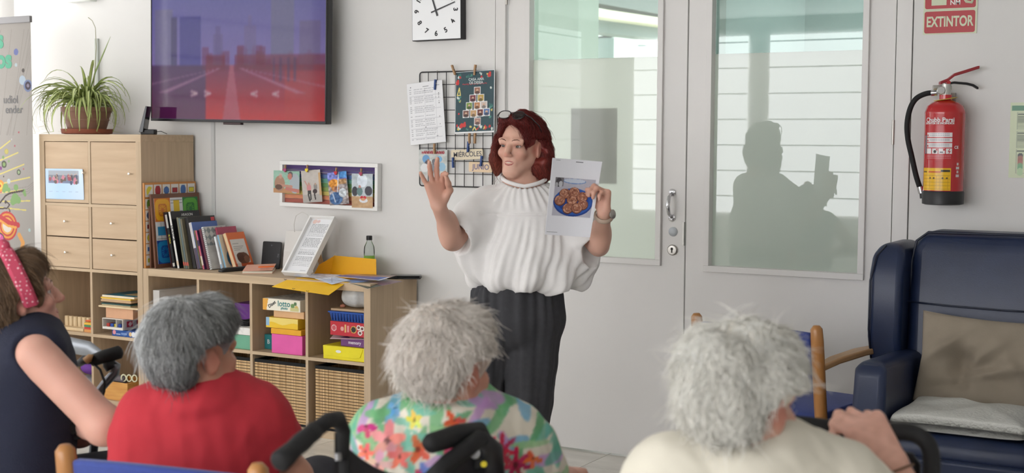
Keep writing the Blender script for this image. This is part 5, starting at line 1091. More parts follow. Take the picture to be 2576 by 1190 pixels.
cush('footrest', [rr(.12, rw_-.12, -.625, -.60, .12), rr(.12, rw_-.12, -.635, -.60, .40)], bevel=.012)
bx('base_frame', .03, rw_-.03, -.5, .1, .02, .1, M_black, rc, bevel=.01)
for x_ in (.06, rw_-.06):
    for y_ in (-.5, .1): MB().lathe([(.02, 0), (.025, .01), (.02, .03)], 12, c=(x_, y_, 0)).build('foot', M_black, rc)
def soft_pad(name, label, cat, M, w_, h_, th, m, seed, wr=.006, n=56, corner=.35):
    rg = np.random.default_rng(seed); U, V = np.meshgrid(np.linspace(-1, 1, n+1), np.linspace(-1, 1, n+1)); vs = []; fs = []
    wv = np.zeros_like(U)
    for k in range(9):
        a = rg.uniform(0, 6.28); f = rg.uniform(2, 7); c = rg.uniform(-.6, .6, 2); wv += np.exp(-(((U-c[0])*math.cos(a)+(V-c[1])*math.sin(a))*f*1.6)**2)*np.exp(-((-(U-c[0])*math.sin(a)+(V-c[1])*math.cos(a))*1.6)**2)*rg.choice((-1, 1))
    t = np.clip((1-np.abs(U)**2.6)*(1-np.abs(V)**2.6), 0, 1)**corner
    pin = 1-.07*(np.abs(U)**2*(1-np.abs(V)**2)*0+np.abs(V)*0)
    X = U*w_/2*(1-.06*(1-np.abs(V))*np.abs(U)**3); Z = V*h_/2*(1-.08*(1-np.abs(U)**2)*np.abs(V)**3)
    F = -t*th/2-wv*wr*t; B = t*th/2
    for A in (F, B): vs += np.stack([X, A, Z], -1).reshape(-1, 3).tolist()
    N_ = (n+1)**2; I = lambda i, j: j*(n+1)+i
    for j in range(n):
        for i in range(n): fs += [(I(i, j), I(i+1, j), I(i+1, j+1), I(i, j+1)), (I(i, j+1)+N_, I(i+1, j+1)+N_, I(i+1, j)+N_, I(i, j)+N_)]
    for i in range(n): fs += [(I(i, 0), I(i, 0)+N_, I(i+1, 0)+N_, I(i+1, 0)), (I(i+1, n), I(i+1, n)+N_, I(i, n)+N_, I(i, n)), (I(0, i+1), I(0, i+1)+N_, I(0, i)+N_, I(0, i)), (I(n, i), I(n, i)+N_, I(n, i+1)+N_, I(n, i+1))]
    o = MB().add(vs, fs).build(name, m, None, smooth=True); o.matrix_world = M; return tag(o, label, cat)
M_taupe = mat('taupe_linen', (152, 140, 124), .85, var=.06, vscale=10, bump=.25, bscale=500)
soft_pad('cushion', 'rumpled taupe linen cushion leaning in the recliner', 'cushion', Matrix.Translation((RX+.372, -.185, .665)) @ Matrix.Rotation(R(-14), 4, 'X') @ Matrix.Rotation(R(2), 4, 'Y'), .50, .33, .13, M_taupe, 5, .026)
M_towel = mat('white_towel', (218, 218, 212), .9, bump=.4, bscale=90)
soft_pad('folded_towel', 'white folded cloth pad on the recliner seat', 'towel', Matrix.Translation((RX+.345, -.34, .505)) @ Matrix.Rotation(R(-90), 4, 'X'), .44, .50, .075, M_towel, 8, .006, corner=.16)
# ---- rollator between the left persons
M_grey = mat('grey_tube', (120, 122, 128), .3, metal=.7); M_silver = mat('silver_band', (150, 154, 160), .32, metal=.75)
def cpts(pts): return [atT(*q) for q in pts]
ro = thing('rollator', 'grey tube rollator with black foam grips between the two left persons', 'walker', (3.05, -2.15, 0))
def W(pts): return [tuple(p-ro.location) for p in cpts(pts)]
MB().tube(W([(233, 907, 3.74), (262, 897, 3.73), (300, 886, 3.72), (307, 884, 3.72)]), [.017, .019, .019, .010], 14).build('foam_grip', M_rubber, ro, smooth=True)
MB().tube(W([(198, 915, 3.76), (212, 905, 3.75), (236, 906, 3.74)]), [.010, .013, .012], 10).build('brake_lever', M_black, ro, smooth=True)
MB().tube(W([(215, 908, 3.72), (226, 900, 3.72), (232, 902, 3.72)]), .011, 10).build('grip_collar', mat('tan_collar', (196, 150, 100), .5), ro, smooth=True)
MB().tube(W([(272, 898, 3.74), (276, 918, 3.74), (282, 928, 3.74)]), [.015, .019, .017], 12).build('clamp', M_black, ro, smooth=True)
MB().tube(W([(40, 905, 3.95), (110, 874, 3.9), (170, 867, 3.86), (225, 878, 3.82), (265, 905, 3.78), (284, 925, 3.75)]), [.018, .022, .024, .022, .017, .012], 14, flat=.5).build('backrest_band', M_silver, ro, smooth=True)
lo_ = atT(246, 990, 3.74); fl1 = Vector((lo_.x-.08, lo_.y-.03, .12))
MB().tube(W([(282, 916, 3.74), (293, 920, 3.74), (290, 938, 3.74), (270, 958, 3.74), (248, 985, 3.74)])+[tuple(Vector((lo_.x-.03, lo_.y, .5))-ro.location), tuple(fl1-ro.location)], .0125, 10).build('frame_tube', M_grey, ro, smooth=True)
MB().tube(W([(232, 912, 3.73), (252, 930, 3.72), (263, 960, 3.72), (262, 985, 3.72), (254, 1005, 3.74)]), .0035, 6).build('brake_cable', M_black, ro, smooth=True)
wd_ = Vector((-.40, .28, 0))
for k, q in enumerate((fl1, fl1+Vector((.30, .40, 0)), fl1+wd_, fl1+wd_+Vector((.30, .40, 0)))):
    c = Vector((q.x, q.y, .09))-ro.location
    MB().tube([(c.x+.09*math.cos(a)*.58, c.y+.09*math.cos(a)*.81, c.z+.082*math.sin(a)) for a in [i*math.pi/10 for i in range(20)]], .008, 8, closed=True).build('wheel', M_rubber, ro, smooth=True)
    MB().tube([tuple(c), tuple(c+Vector((0, 0, .06)))], .010, 8).build('wheel_fork', M_grey, ro)
up = Vector((0, 0, .02))
for a, b in ((fl1, fl1+Vector((.30, .40, 0))), (fl1+wd_, fl1+wd_+Vector((.30, .40, 0))), (fl1+Vector((.15, .2, .3)), fl1+wd_+Vector((.15, .2, .3)))):
    MB().tube([tuple(a+up-ro.location), tuple((a+b)/2+Vector((0, 0, .18))-ro.location), tuple(b+up-ro.location)], .0115, 8).build('frame_tube', M_grey, ro, smooth=True)
MB().tube([tuple(fl1+wd_-ro.location), tuple(fl1+wd_+Vector((.02, .0, .75))-ro.location)], .0115, 8).build('frame_tube', M_grey, ro, smooth=True)
MB().tube([tuple(fl1+Vector((.1, .13, .10))-ro.location), tuple(fl1+Vector((.14, .19, .48))-ro.location)], .0115, 8).build('frame_tube', M_grey, ro, smooth=True)
# ---- walking cane by the person in red
p = atT(401, 968, 3.3); cn = thing('walking_cane', 'black handled walking cane leaning beside the person in red', 'cane', (p.x, p.y, 0))
MB().tube([(0, 0, .02), (0, 0, p.z-.03)], .009, 10).build('shaft', M_black, cn); MB().lathe([(.012, 0), (.014, .02), (.010, .024)], 12).build('rubber_tip', M_rubber, cn)
MB().tube([(.03, .01, p.z-.032), (.008, .0, p.z-.020), (0, 0, p.z), (-.002, 0, p.z+.014), (-.002, 0, p.z+.02)], [.009, .013, .0145, .013, .006], 12).build('handle', M_rubber, cn, smooth=True)
# ---- walker with a looped black handle in front of the cream person
wk = thing('looped_walker', 'walker with looped black foam handle under the hand at the right', 'walker', tuple(atT(2150, 1090, 2.42)*1) and (atT(2150, 1090, 2.42).x, atT(2150, 1090, 2.42).y, 0))
def V2(pts): return [tuple(p-wk.location) for p in cpts(pts)]
hp = [(1830, 1300, 2.50), (1835, 1180, 2.50), (1850, 1110, 2.49), (1900, 1075, 2.47), (1985, 1066, 2.45), (2060, 1073, 2.44), (2140, 1083, 2.43), (2240, 1086, 2.42), (2296, 1090, 2.41), (2330, 1112, 2.40), (2343, 1150, 2.40), (2342, 1215, 2.40)]
MB().tube(spline(V2(hp)), .0155, 16).build('loop_handle', M_rubber, wk, smooth=True)
MB().tube(V2([(2255, 1140, 2.44), (2292, 1148, 2.43), (2308, 1170, 2.43), (2306, 1215, 2.43)]), .007, 10).build('brake_lever', M_black, wk, smooth=True)
e1, e0 = Vector(V2([(2342, 1210, 2.40)])[0]), Vector(V2([(1830, 1295, 2.50)])[0])
for e in (e0, e1):
    MB().tube([tuple(e), (e.x, e.y+.02, .5), (e.x, e.y+.06, .13)], .0125, 10).build('frame_leg', M_grey, wk, smooth=True)
    MB().tube([(e.x, e.y+.05, .35), (e.x-.1, e.y+.3, .12)], .0115, 10).build('frame_leg', M_grey, wk, smooth=True)
    for dy, dx in ((.06, 0), (.30, -.1)):
        MB().tube([(e.x+dx, e.y+dy+.082*math.cos(a), .09+.08*math.sin(a)) for a in [i*math.pi/10 for i in range(20)]], .009, 8, closed=True).build('wheel', M_rubber, wk, smooth=True)
        MB().tube([(e.x+dx-.012, e.y+dy, .09), (e.x+dx+.012, e.y+dy, .09)], .02, 10).tube([(e.x+dx, e.y+dy, .09), (e.x+dx, e.y+dy, .16)], .008, 8).build('wheel_fork', M_grey, wk)
MB().tube([(e0.x, e0.y+.05, .42), (e1.x, e1.y+.05, .42)], .0115, 10).build('cross_tube', M_grey, wk, smooth=True)
# ---- wheelchairs
M_wcb = mat('black_nylon', (26, 25, 29), .7, bump=.2, bscale=120)
def wheelchair(label, loc, rz, W_=.40, hh=.90, handles=True, armz=.70):
    t = thing('wheelchair', label, 'wheelchair', loc, rz, 'wheelchairs'); h = W_/2
    for s in (-1, 1):
        MB().tube([(s*h, 0, .30), (s*h, -.02, .6), (s*h, -.04, hh-.02)], .011, 10).build('back_post', M_black, t, smooth=True)
        if handles: MB().tube([(s*h, -.035, hh-.05), (s*h, -.045, hh), (s*h, -.08, hh+.01), (s*h, -.17, hh-.005)], [.012, .014, .015, .015], 12).build('push_grip', M_rubber, t, smooth=True)
        MB().tube([(s*h, 0, armz-.03), (s*h, .30, armz-.03), (s*h, .34, armz-.08), (s*h, .34, .42)], .010, 8).build('arm_tube', M_black, t, smooth=True)
        bx('arm_pad', s*h-.028, s*h+.028, .03, .30, armz-.02, armz+.012, M_rubber, t, bevel=.008)
        MB().tube([(s*h, 0, .44), (s*h, .42, .46), (s*h, .50, .3), (s*h, .56, .10)], .011, 8).build('frame_tube', M_black, t, smooth=True)
        MB().tube([(s*(h+.045), .06+.285*math.cos(a), .30+.285*math.sin(a)) for a in [i*math.pi/16 for i in range(32)]], .013, 8, closed=True).build('wheel', M_rubber, t, smooth=True)
        sp = MB()
        for k in range(6): a = k*math.pi/6; sp.tube([(s*(h+.045), .06+.28*math.cos(a), .30+.28*math.sin(a)), (s*(h+.045), .06-.28*math.cos(a), .30-.28*math.sin(a))], .003, 5)
        sp.tube([(s*(h-.01), .06, .30), (s*(h+.06), .06, .30)], .022, 10).build('wheel_spokes', M_alu, t)
        MB().tube([(s*(h-.01), .46+.075*math.cos(a), .087+.075*math.sin(a)) for a in [i*math.pi/8 for i in range(16)]], .012, 8, closed=True).build('caster', M_rubber, t, smooth=True)
        MB().tube([(s*(h-.01), .46, .087), (s*h, .42, .30), (s*h, .42, .46)], .010, 8).build('caster_fork', M_black, t, smooth=True)
        bx('footplate', min(s*h, s*.02), max(s*h, s*.02), .54, .68, .085, .10, M_black, t, bevel=.004)
    MB().loft([[(x, .0, .45), (x, .42, .46), (x, .42, .485), (x, .0, .475)] for x in (-h+.012, 0, h-.012)]).build('seat_sling', M_wcb, t)
    MB().loft([[(x, -.004+b-.03, .47), (x, .008+b-.03, .47), (x, -.022+b-.03, z1), (x, -.034+b-.03, z1)] for x, b, z1 in [(u*(h-.004), .01-.075*(1-u*u), hh-.06-.05*(1-u*u)) for u in (-1, -.75, -.5, -.25, 0, .25, .5, .75, 1)]]).build('back_sling', M_wcb, t, smooth='auto')
    return t
PL, PR = atT(852, 1080, 2.42), atT(1222, 1100, 2.66)
c_, a_, w_ = (4.55, -2.99, 0), R(20), .40
wc = wheelchair('black wheelchair of the person in the floral shirt', c_, a_, w_, .885, handles=False)
inv = wc.matrix_basis.inverted() if False else (Matrix.Translation(c_) @ Matrix.Rotation(a_, 4, 'Z')).inverted()
def V3(pts): return [tuple(inv @ p) for p in cpts(pts)]
MB().tube(V3([(862, 1150, 2.43), (864, 1085, 2.42), (850, 1054, 2.40), (826, 1058, 2.36), (790, 1085, 2.30)]), [.012, .0135, .015, .0145, .014], 14).build('push_handle', M_rubber, wc, smooth=True)
g_ = [(792, 1083, 2.30), (775, 1098, 2.28), (757, 1114, 2.26), (738, 1131, 2.24), (722, 1146, 2.22), (705, 1160, 2.20), (700, 1165, 2.195)]
MB().tube(V3(g_), [.0165, .0160, .0175, .0160, .0178, .0185, .012], 14).build('foam_grip', M_rubber, wc, smooth=True)
MB().tube(V3([(1212, 1180, 2.62), (1216, 1110, 2.64), (1205, 1085, 2.62), (1150, 1095, 2.55), (1085, 1115, 2.47), (1072, 1112, 2.46)]), [.016, .020, .019, .021, .019, .011], 14).build('push_handle', M_rubber, wc, smooth=True)
MB().tube(V3([(1210, 1102, 2.56), (1172, 1130, 2.52), (1125, 1165, 2.48), (1090, 1200, 2.44)]), [.017, .0165, .0165, .0165], 12).build('foam_grip', M_rubber, wc, smooth=True)
MB().tube(V3([(1205, 1100, 2.60), (1235, 1130, 2.62), (1240, 1200, 2.62)]), [.018, .024, .024], 12).build('tilt_housing', M_black, wc, smooth=True)
MB().tube(V3([(1194, 1140, 2.53), (1196, 1142, 2.57)]), .010, 14).build('locking_knob', M_alu, wc, smooth='auto')
MB().tube(V3([(1217, 1168, 2.56), (1218, 1168, 2.59)]), .006, 12).build('warning_dot', mat('yellow_dot', (226, 206, 40), .5), wc)
MB().tube(V3([(850, 1140, 2.405), (851, 1158, 2.405)]), .006, 10).build('strap_ring', M_alu, wc)
# wide black cloth of the back, hung from both posts and sagging between them
cl_ = MB(); rings = []
for i in range(13):
    u = i/12; px = 842+u*(1228-842); t_ = 2.42+u*.22; top = 1088+u*10+105*math.sin(math.pi*min(1, u*1.08))**.8; P0 = atT(px, top, t_); P1 = Vector((P0.x, P0.y, .47)); n_ = Vector((.25, -.43, 0)).normalized()*.004
    rings.append([tuple(inv @ (P0+n_)), tuple(inv @ (P0-n_)), tuple(inv @ (P1-n_)), tuple(inv @ (P1+n_))])
[bpy.data.objects.remove(c) for c in list(wc.children) if c.name.startswith(('back_sling', 'back_post'))]
cl_.loft(rings).build('back_sling', M_wcb, wc, smooth='auto')
for q in ((862, 1120, 2.43), (1214, 1150, 2.63)):
    p = inv @ atT(*q); MB().tube([(p.x, p.y, p.z), (p.x, p.y+.02, .30)], .011, 10).build('back_post', M_black, wc, smooth=True)
# ================================================================== FIGURES: smooth bodies grown from blended volumes
class SDF:
    def __init__(s, lo, hi, res):
        s.o = np.array(lo, np.float32); s.h = res; s.n = (np.ceil((np.array(hi)-np.array(lo))/res).astype(int)+1)
        s.D = np.full(s.n, .15, np.float32); s.M = None
    def blk(s, lo, hi):
        i0 = np.clip(np.floor((np.array(lo)-s.o)/s.h).astype(int), 0, s.n-1); i1 = np.clip(np.ceil((np.array(hi)-s.o)/s.h).astype(int)+1, 1, s.n)
        sl = tuple(slice(a, b) for a, b in zip(i0, i1))
        ax = [(s.o[k]+s.h*np.arange(i0[k], i1[k])).astype(np.float32) for k in range(3)]
        return sl, ax[0][:, None, None], ax[1][None, :, None], ax[2][None, None, :]
    def ap(s, sl, d, k, op):
        a = s.D[sl]
        if op == 'u': h = np.clip(.5+.5*(a-d)/k, 0, 1); s.D[sl] = a+(d-a)*h-k*h*(1-h)
        elif op == 's': d = -d; h = np.clip(.5-.5*(a-d)/k, 0, 1); s.D[sl] = a+(d-a)*h+k*h*(1-h)
    def P(s, p): return np.array(s.M @ Vector(p)) if s.M else np.array(Vector(p))
    def cap(s, a, b, ra, rb=None, k=.02, op='u'):
        rb = ra if rb is None else rb; a, b = s.P(a), s.P(b); m = max(ra, rb)+k+s.h*4
        sl, X, Y, Z = s.blk(np.minimum(a, b)-m, np.maximum(a, b)+m); ab = b-a; L = float(ab@ab)+1e-9
        t = np.clip(((X-a[0])*ab[0]+(Y-a[1])*ab[1]+(Z-a[2])*ab[2])/L, 0, 1)
        d = np.sqrt((X-a[0]-t*ab[0])**2+(Y-a[1]-t*ab[1])**2+(Z-a[2]-t*ab[2])**2)-(ra+(rb-ra)*t)
        s.ap(sl, d, k, op); return s
    def chain(s, pts, rs, k=.02, op='u'):
        for i in range(len(pts)-1): s.cap(pts[i], pts[i+1], rs[i], rs[i+1], k, op)
        return s
    def ell(s, c, r, rot=None, k=.02, op='u'):
        Rm = (s.M.to_3x3() if s.M else Matrix.Identity(3)); Rm = Rm.normalized() if s.M else Rm
        if rot: Rm = Rm @ Euler([R(q) for q in rot]).to_matrix()
        sc = s.M.to_scale()[0] if s.M else 1
        c = s.P(c); r = np.array(r)*sc; A = np.array(Rm); m = float(np.max(r))+k+s.h*4
        sl, X, Y, Z = s.blk(c-m, c+m); q = [(X-c[0])*A[0, i]+(Y-c[1])*A[1, i]+(Z-c[2])*A[2, i] for i in range(3)]
        k0 = np.sqrt((q[0]/r[0])**2+(q[1]/r[1])**2+(q[2]/r[2])**2); k1 = np.sqrt((q[0]/r[0]**2)**2+(q[1]/r[1]**2)**2+(q[2]/r[2]**2)**2)+1e-6
        s.ap(sl, k0*(k0-1)/k1, k, op); return s
    def cut(s, fn):        # keep where fn < 0
        sl, X, Y, Z = s.blk(s.o, s.o+s.h*(s.n-1)); s.D = np.maximum(s.D, fn(X, Y, Z)).astype(np.float32); return s
    def disp(s, fn, w=.03):
        i = np.argwhere(np.abs(s.D) < w); p = s.o+i*s.h; s.D[tuple(i.T)] += fn(p[:, 0], p[:, 1], p[:, 2]).astype(np.float32); return s
    def sample(s, p):
        q = np.clip((p-s.o)/s.h, 0, s.n-1.001); i = q.astype(int); f = q-i; v = 0
        for a in (0, 1):
            for b in (0, 1):
                for c in (0, 1):
                    w_ = (f[:, 0] if a else 1-f[:, 0])*(f[:, 1] if b else 1-f[:, 1])*(f[:, 2] if c else 1-f[:, 2]); v = v+w_*s.D[i[:, 0]+a, i[:, 1]+b, i[:, 2]+c]
        return v
    def grad(s, p):
        e = s.h; g = np.stack([s.sample(p+d)-s.sample(p-d) for d in (np.array((e, 0, 0)), np.array((0, e, 0)), np.array((0, 0, e)))], 1); return g/(np.linalg.norm(g, axis=1, keepdims=True)+1e-9)
    def net(s):
        D = s.D; S = D < 0; nx, ny, nz = s.n
        cnt = np.zeros((nx-1, ny-1, nz-1), np.uint8); offs = [(a, b, c) for a in (0, 1) for b in (0, 1) for c in (0, 1)]
        for a, b, c in offs: cnt += S[a:nx-1+a, b:ny-1+b, c:nz-1+c]
        act = np.argwhere((cnt > 0) & (cnt < 8)); vid = np.full(cnt.shape, -1, np.int32); vid[tuple(act.T)] = np.arange(len(act))
        val = np.stack([D[act[:, 0]+a, act[:, 1]+b, act[:, 2]+c] for a, b, c in offs], 1); O = np.array(offs, float)
        acc = np.zeros((len(act), 3)); num = np.zeros(len(act))
        for i in range(8):
            for j in range(i+1, 8):
                if abs(O[i]-O[j]).sum() == 1:
                    m = (val[:, i] < 0) != (val[:, j] < 0); t = np.where(m, val[:, i]/(val[:, i]-val[:, j]+1e-12), 0)
                    acc += np.where(m[:, None], O[i]+(O[j]-O[i])*t[:, None], 0); num += m
        V = s.o+(act+acc/num[:, None])*s.h; F = []
        for ax in range(3):
            sa = [slice(None)]*3; sb = [slice(None)]*3; sa[ax] = slice(0, -1); sb[ax] = slice(1, None)
            e = S[tuple(sa)] != S[tuple(sb)]; I = np.argwhere(e); u, v = [q for q in range(3) if q != ax]
            I = I[(I[:, u] > 0) & (I[:, v] > 0) & (I[:, u] < s.n[u]-1) & (I[:, v] < s.n[v]-1)]
            def cell(du, dv): q = I.copy(); q[:, u] += du; q[:, v] += dv; return vid[q[:, 0], q[:, 1], q[:, 2]]
            q = np.stack([cell(-1, -1), cell(0, -1), cell(0, 0), cell(-1, 0)], 1); ins = S[I[:, 0], I[:, 1], I[:, 2]]
            if ax == 1: ins = ~ins
            q[~ins] = q[~ins][:, ::-1]; F.append(q[(q >= 0).all(1)])
        return V, np.vstack(F)
    def build(s, name, m, parent, cols=None):
        V, F = s.net(); me = bpy.data.meshes.new(name); me.vertices.add(len(V)); me.vertices.foreach_set('co', V.astype(np.float32).ravel())
        me.loops.add(F.size); me.polygons.add(len(F)); me.loops.foreach_set('vertex_index', F.astype(np.int32).ravel()); me.polygons.foreach_set('loop_start', np.arange(0, F.size, 4, dtype=np.int32))
        me.polygons.foreach_set('loop_total', np.full(len(F), 4, np.int32)); me.update(calc_edges=True); me.validate(); me.shade_smooth()
        if cols is not None: set_cols(me, cols(V))
        s.V = V; return link(name, me, m, parent)
class Frame:                   # a figure's own frame: x to the right of the view, y away from it, z up; origin on the floor
    def __init__(s, px, t): p = atT(px, 600, t); s.o = Vector((p.x, p.y, 0)); s.x = Vector((math.cos(YAW), math.sin(YAW), 0)); s.y = Vector((-math.sin(YAW), math.cos(YAW), 0))
    def L(s, px, py, dy=0): d = ray(px, py); q = d*(((s.o-CAM).dot(s.y)+dy)/d.dot(s.y))+CAM-s.o; return Vector((q.dot(s.x), q.dot(s.y), q.z))
def wn(p, f, seed):             # cheap smooth noise in -1..1
    rg = np.random.default_rng(seed); v = 0
    for i in range(5): a = rg.normal(size=3); a *= f*(1+.5*i)/np.linalg.norm(a); v = v+np.sin(p[0]*a[0]+p[1]*a[1]+p[2]*a[2]+rg.uniform(0, 6.28)+1.3*np.sin(p[1]*a[0]*.7+p[2]*a[1]*.6+i))/(1+.35*i)
    return v/3
def head(S, H, detail=1, sc=1.0, old=0):
    """skull, face, ears and the root of the neck; H: head matrix, face towards +y, origin at eye level"""
    S.M = H; k = .018
    S.ell((0, -.014, .036), (.074, .094, .082), k=.02); S.ell((0, .022, -.028), (.051, .060, .082), k=.025); S.ell((0, .060, -.096), (.021, .021, .019), k=.018)
    for s in (-1, 1):
        S.cap((s*.049, .0, -.048), (s*.018, .056, -.096), .014, .014, .03); S.ell((s*.037, .060, -.024), (.023, .022, .020), k=.02)
        S.ell((s*.077, -.012, -.005), (.0095, .021, .032), rot=(8, 0, s*-18), k=.008)
        S.ell((s*.089, -.006, -.001), (.006, .010, .017), k=.006, op='s')
        S.ell((s*.031, .095, .002), (.019, .0145, .0085), k=.010, op='s'); S.chain([(s*.047, .072, .0085), (s*.032, .0835, .0135), (s*.017, .0805, .0085)], [.0030, .0034, .0030], .005)
        S.cap((s*.046, .074, .024), (s*.016, .083, .022), .009, .009, .014)
    S.chain([(0, .080, .012), (0, .092, -.008), (0, .104, -.030)], [.0075, .0085, .0105], .010)
    for s in (-1, 1): S.ell((s*.0105, .094, -.034), (.0075, .009, .0065), k=.007)
    S.ell((0, .070, -.064), (.026, .013, .020), k=.012)
    S.cap((0, -.022, -.05), (0, -.042, -.13), .050, .048, .03)
    S.M = None
def face_cols(V, H, base, lip=(190, 108, 104), cheek=(206, 130, 112), al=.35):
    c = np.tile(np.array(base, float), (len(V), 1)); A = np.array(H.inverted()); q = V@A[:3, :3].T+A[:3, 3]; n = wn((q[:, 0], q[:, 1], q[:, 2]), 40, 4)
    c *= (1+.03*n)[:, None]
    def mix(m, col, a): m = np.clip(m, 0, 1)[:, None]*a; return c*(1-m)+np.array(col)*m
    near = (np.abs(q).max(1) < .16)
    for s in (-1, 1):
        c = mix(near*(1-((q[:, 0]-s*.042)**2+(q[:, 2]+.03)**2)/.00075)*(q[:, 1] > .03), cheek, al); c = mix(near*(1-((q[:, 0]-s*.08)**2+(q[:, 1]+.01)**2+(q[:, 2])**2)/.0016), (196, 110, 96), .5)
        c = mix(near*(1-((q[:, 0]-s*.031)**2/.0006+(q[:, 2]-.004)**2/.0002))*(q[:, 1] > .06), (168, 110, 96), .35)
    c = mix(near*(1-((q[:, 0])**2/.0003+(q[:, 2]+.034)**2/.0002))*(q[:, 1] > .09), (206, 120, 104), .4)
    return c
def hand(S, wrist, ahead, palm, curls, spread, side, thumb=(35, 30), sc=1.0, k=.008, ths=None):
    """palm and five fingers. ahead: wrist to knuckles, palm: direction the palm faces, side: +1 if the thumb lies along palm x ahead"""
    a = Vector(ahead).normalized(); p = Vector(palm); p = (p-a*p.dot(a)).normalized(); t = p.cross(a)*side; w0 = Vector(wrist); tips = []
    C = w0+a*.048*sc
    for i, o in enumerate((-.027, -.009, .009, .027)): S.cap(w0+a*.012*sc+t*o*.55*sc, w0+a*.078*sc+t*o*sc*-1*-1, .0135*sc, .0125*sc, .014)
    ln = [(.036, .022, .018), (.042, .026, .020), (.039, .025, .019), (.029, .018, .016)]; ro = (.0268, .0092, -.0088, -.0258); kn = (.080, .085, .081, .072)
    for i in range(4):
        b = w0+a*kn[i]*sc+t*ro[i]*sc; d0 = (a+t*math.tan(R(spread[i]))).normalized(); pts = [b]; an = 0; r0 = (.0092, .0094, .0090, .0080)[i]*sc
        for q, l in enumerate(ln[i]):
            an += R(curls[i][q]); d = d0*math.cos(an)+p*math.sin(an); pts.append(pts[-1]+d*l*sc)
        S.chain(pts, [r0, r0*.96, r0*.88, r0*.76], k*.6); tips.append(pts[-1])
    tb = w0+a*.022*sc+t*.024*sc+p*.006*sc; d1 = (a*math.cos(R(thumb[0]))+t*math.sin(R(thumb[0]))+p*(ths or .25)).normalized(); d2 = (a*math.cos(R(thumb[1]-25))+t*math.sin(R(thumb[1]-25))+p*(ths or .25)).normalized()
    S.chain([tb, tb+d1*.038*sc, tb+d1*.038*sc+d2*.030*sc, tb+d1*.038*sc+d2*.054*sc], [.0145*sc, .0112*sc, .0098*sc, .0080*sc], k)
    return tips
def strands(S, name, m, parent, n, L_, comb, col, rad=.0011, steps=7, lift=.004, curl=.25, seed=1, keep=None, grav=.0, wave=(0, 1), fly=.0, stop=None):
    """single hairs grown from the surface of a hair mass; comb(p) gives their run"""
    rg = np.random.default_rng(seed); V = S.V
    if keep is not None: V = V[keep(V)]
    p = V[rg.integers(0, len(V), n)].astype(float); g = S.grad(p); L = L_*rg.uniform(.6, 1.3, n); ds = (L/steps)[:, None]; pts = [p-g*.003]
    side = rg.normal(size=(n, 3)); ph = rg.uniform(0, 6.28, n); up = rg.uniform(0, 1, n)**2; fl = (rg.random(n) < fly)[:, None]
    for i in range(steps):
        d = comb(p); d = d+side*curl+np.array((0, 0, -grav)); g = S.grad(p); d = d-g*(d*g).sum(1, keepdims=True)*(1-.25*fl); d /= np.linalg.norm(d, axis=1, keepdims=True)+1e-9
        d = d+np.cross(d, g)*(wave[0]*np.sin(ph+wave[1]*i))[:, None]; p = p+d*ds; g = S.grad(p); dv = S.sample(p)
        tgt = lift*(.3+1.2*up)*(.4+i/steps); p = p+g*np.clip(tgt-dv, -.004, .01)[:, None]+fl*(g*.0035+side*.0012)
        if stop is not None: p = np.where(stop(p)[:, None], pts[-1]+1e-5, p)
        pts.append(p.copy())
    P = np.stack(pts, 1); K = steps+1; T = np.gradient(P, axis=1); T /= np.linalg.norm(T, axis=2, keepdims=True)+1e-9
    A = np.cross(T, rg.normal(size=(n, 1, 3))); A /= np.linalg.norm(A, axis=2, keepdims=True)+1e-9; B = np.cross(T, A); r_ = rad*np.linspace(1, .25, K)[None, :, None]
    ring = np.stack([P+(A*math.cos(q)+B*math.sin(q))*r_ for q in (0, 2.094, 4.189)], 2).reshape(-1, 3); F = []
    b = (np.arange(n)[:, None]*K*3+np.arange(K-1)[None, :]*3).reshape(-1)
    for q in range(3): F.append(np.stack([b+q, b+(q+1) % 3, b+3+(q+1) % 3, b+3+q], 1))
    F = np.vstack(F); me = bpy.data.meshes.new(name); me.vertices.add(len(ring)); me.vertices.foreach_set('co', ring.astype(np.float32).ravel()); me.loops.add(F.size); me.polygons.add(len(F))
    me.loops.foreach_set('vertex_index', F.astype(np.int32).ravel()); me.polygons.foreach_set('loop_start', np.arange(0, F.size, 4, dtype=np.int32)); me.polygons.foreach_set('loop_total', np.full(len(F), 4, np.int32)); me.update(calc_edges=True); me.shade_smooth()
    c0 = col(pts[0], rg); tip = col(p, rg); f = np.linspace(0, 1, K)[None, :, None]; cc = c0[:, None, :]*(1-f)+tip[:, None, :]*f; set_cols(me, np.repeat(cc, 3, axis=1).reshape(-1, 3))
    o = link(name, me, m, parent); o['kind'] = 'stuff'; return o
M_skin = mat('skin', vc=True, rough=.5, spec=.35, sss=.12); M_hair = mat('hair', vc=True, rough=.5, spec=.4)
M_eyew = mat('eye_white', vc=True, rough=.15, spec=.6)
def surf(S, H, x, z, y0=.13):
    y = np.linspace(y0, .02, 160); A = np.array(H); p = np.stack([np.full(160, x), y, np.full(160, z)], 1)@A[:3, :3].T+A[:3, 3]; d = S.sample(p)
    i = int(np.argmax(d < 0)); return float(y[i])
def onf(S, H, pts, dy=0): return [(x, surf(S, H, x, z)+o+dy, z) for x, z, o in pts]
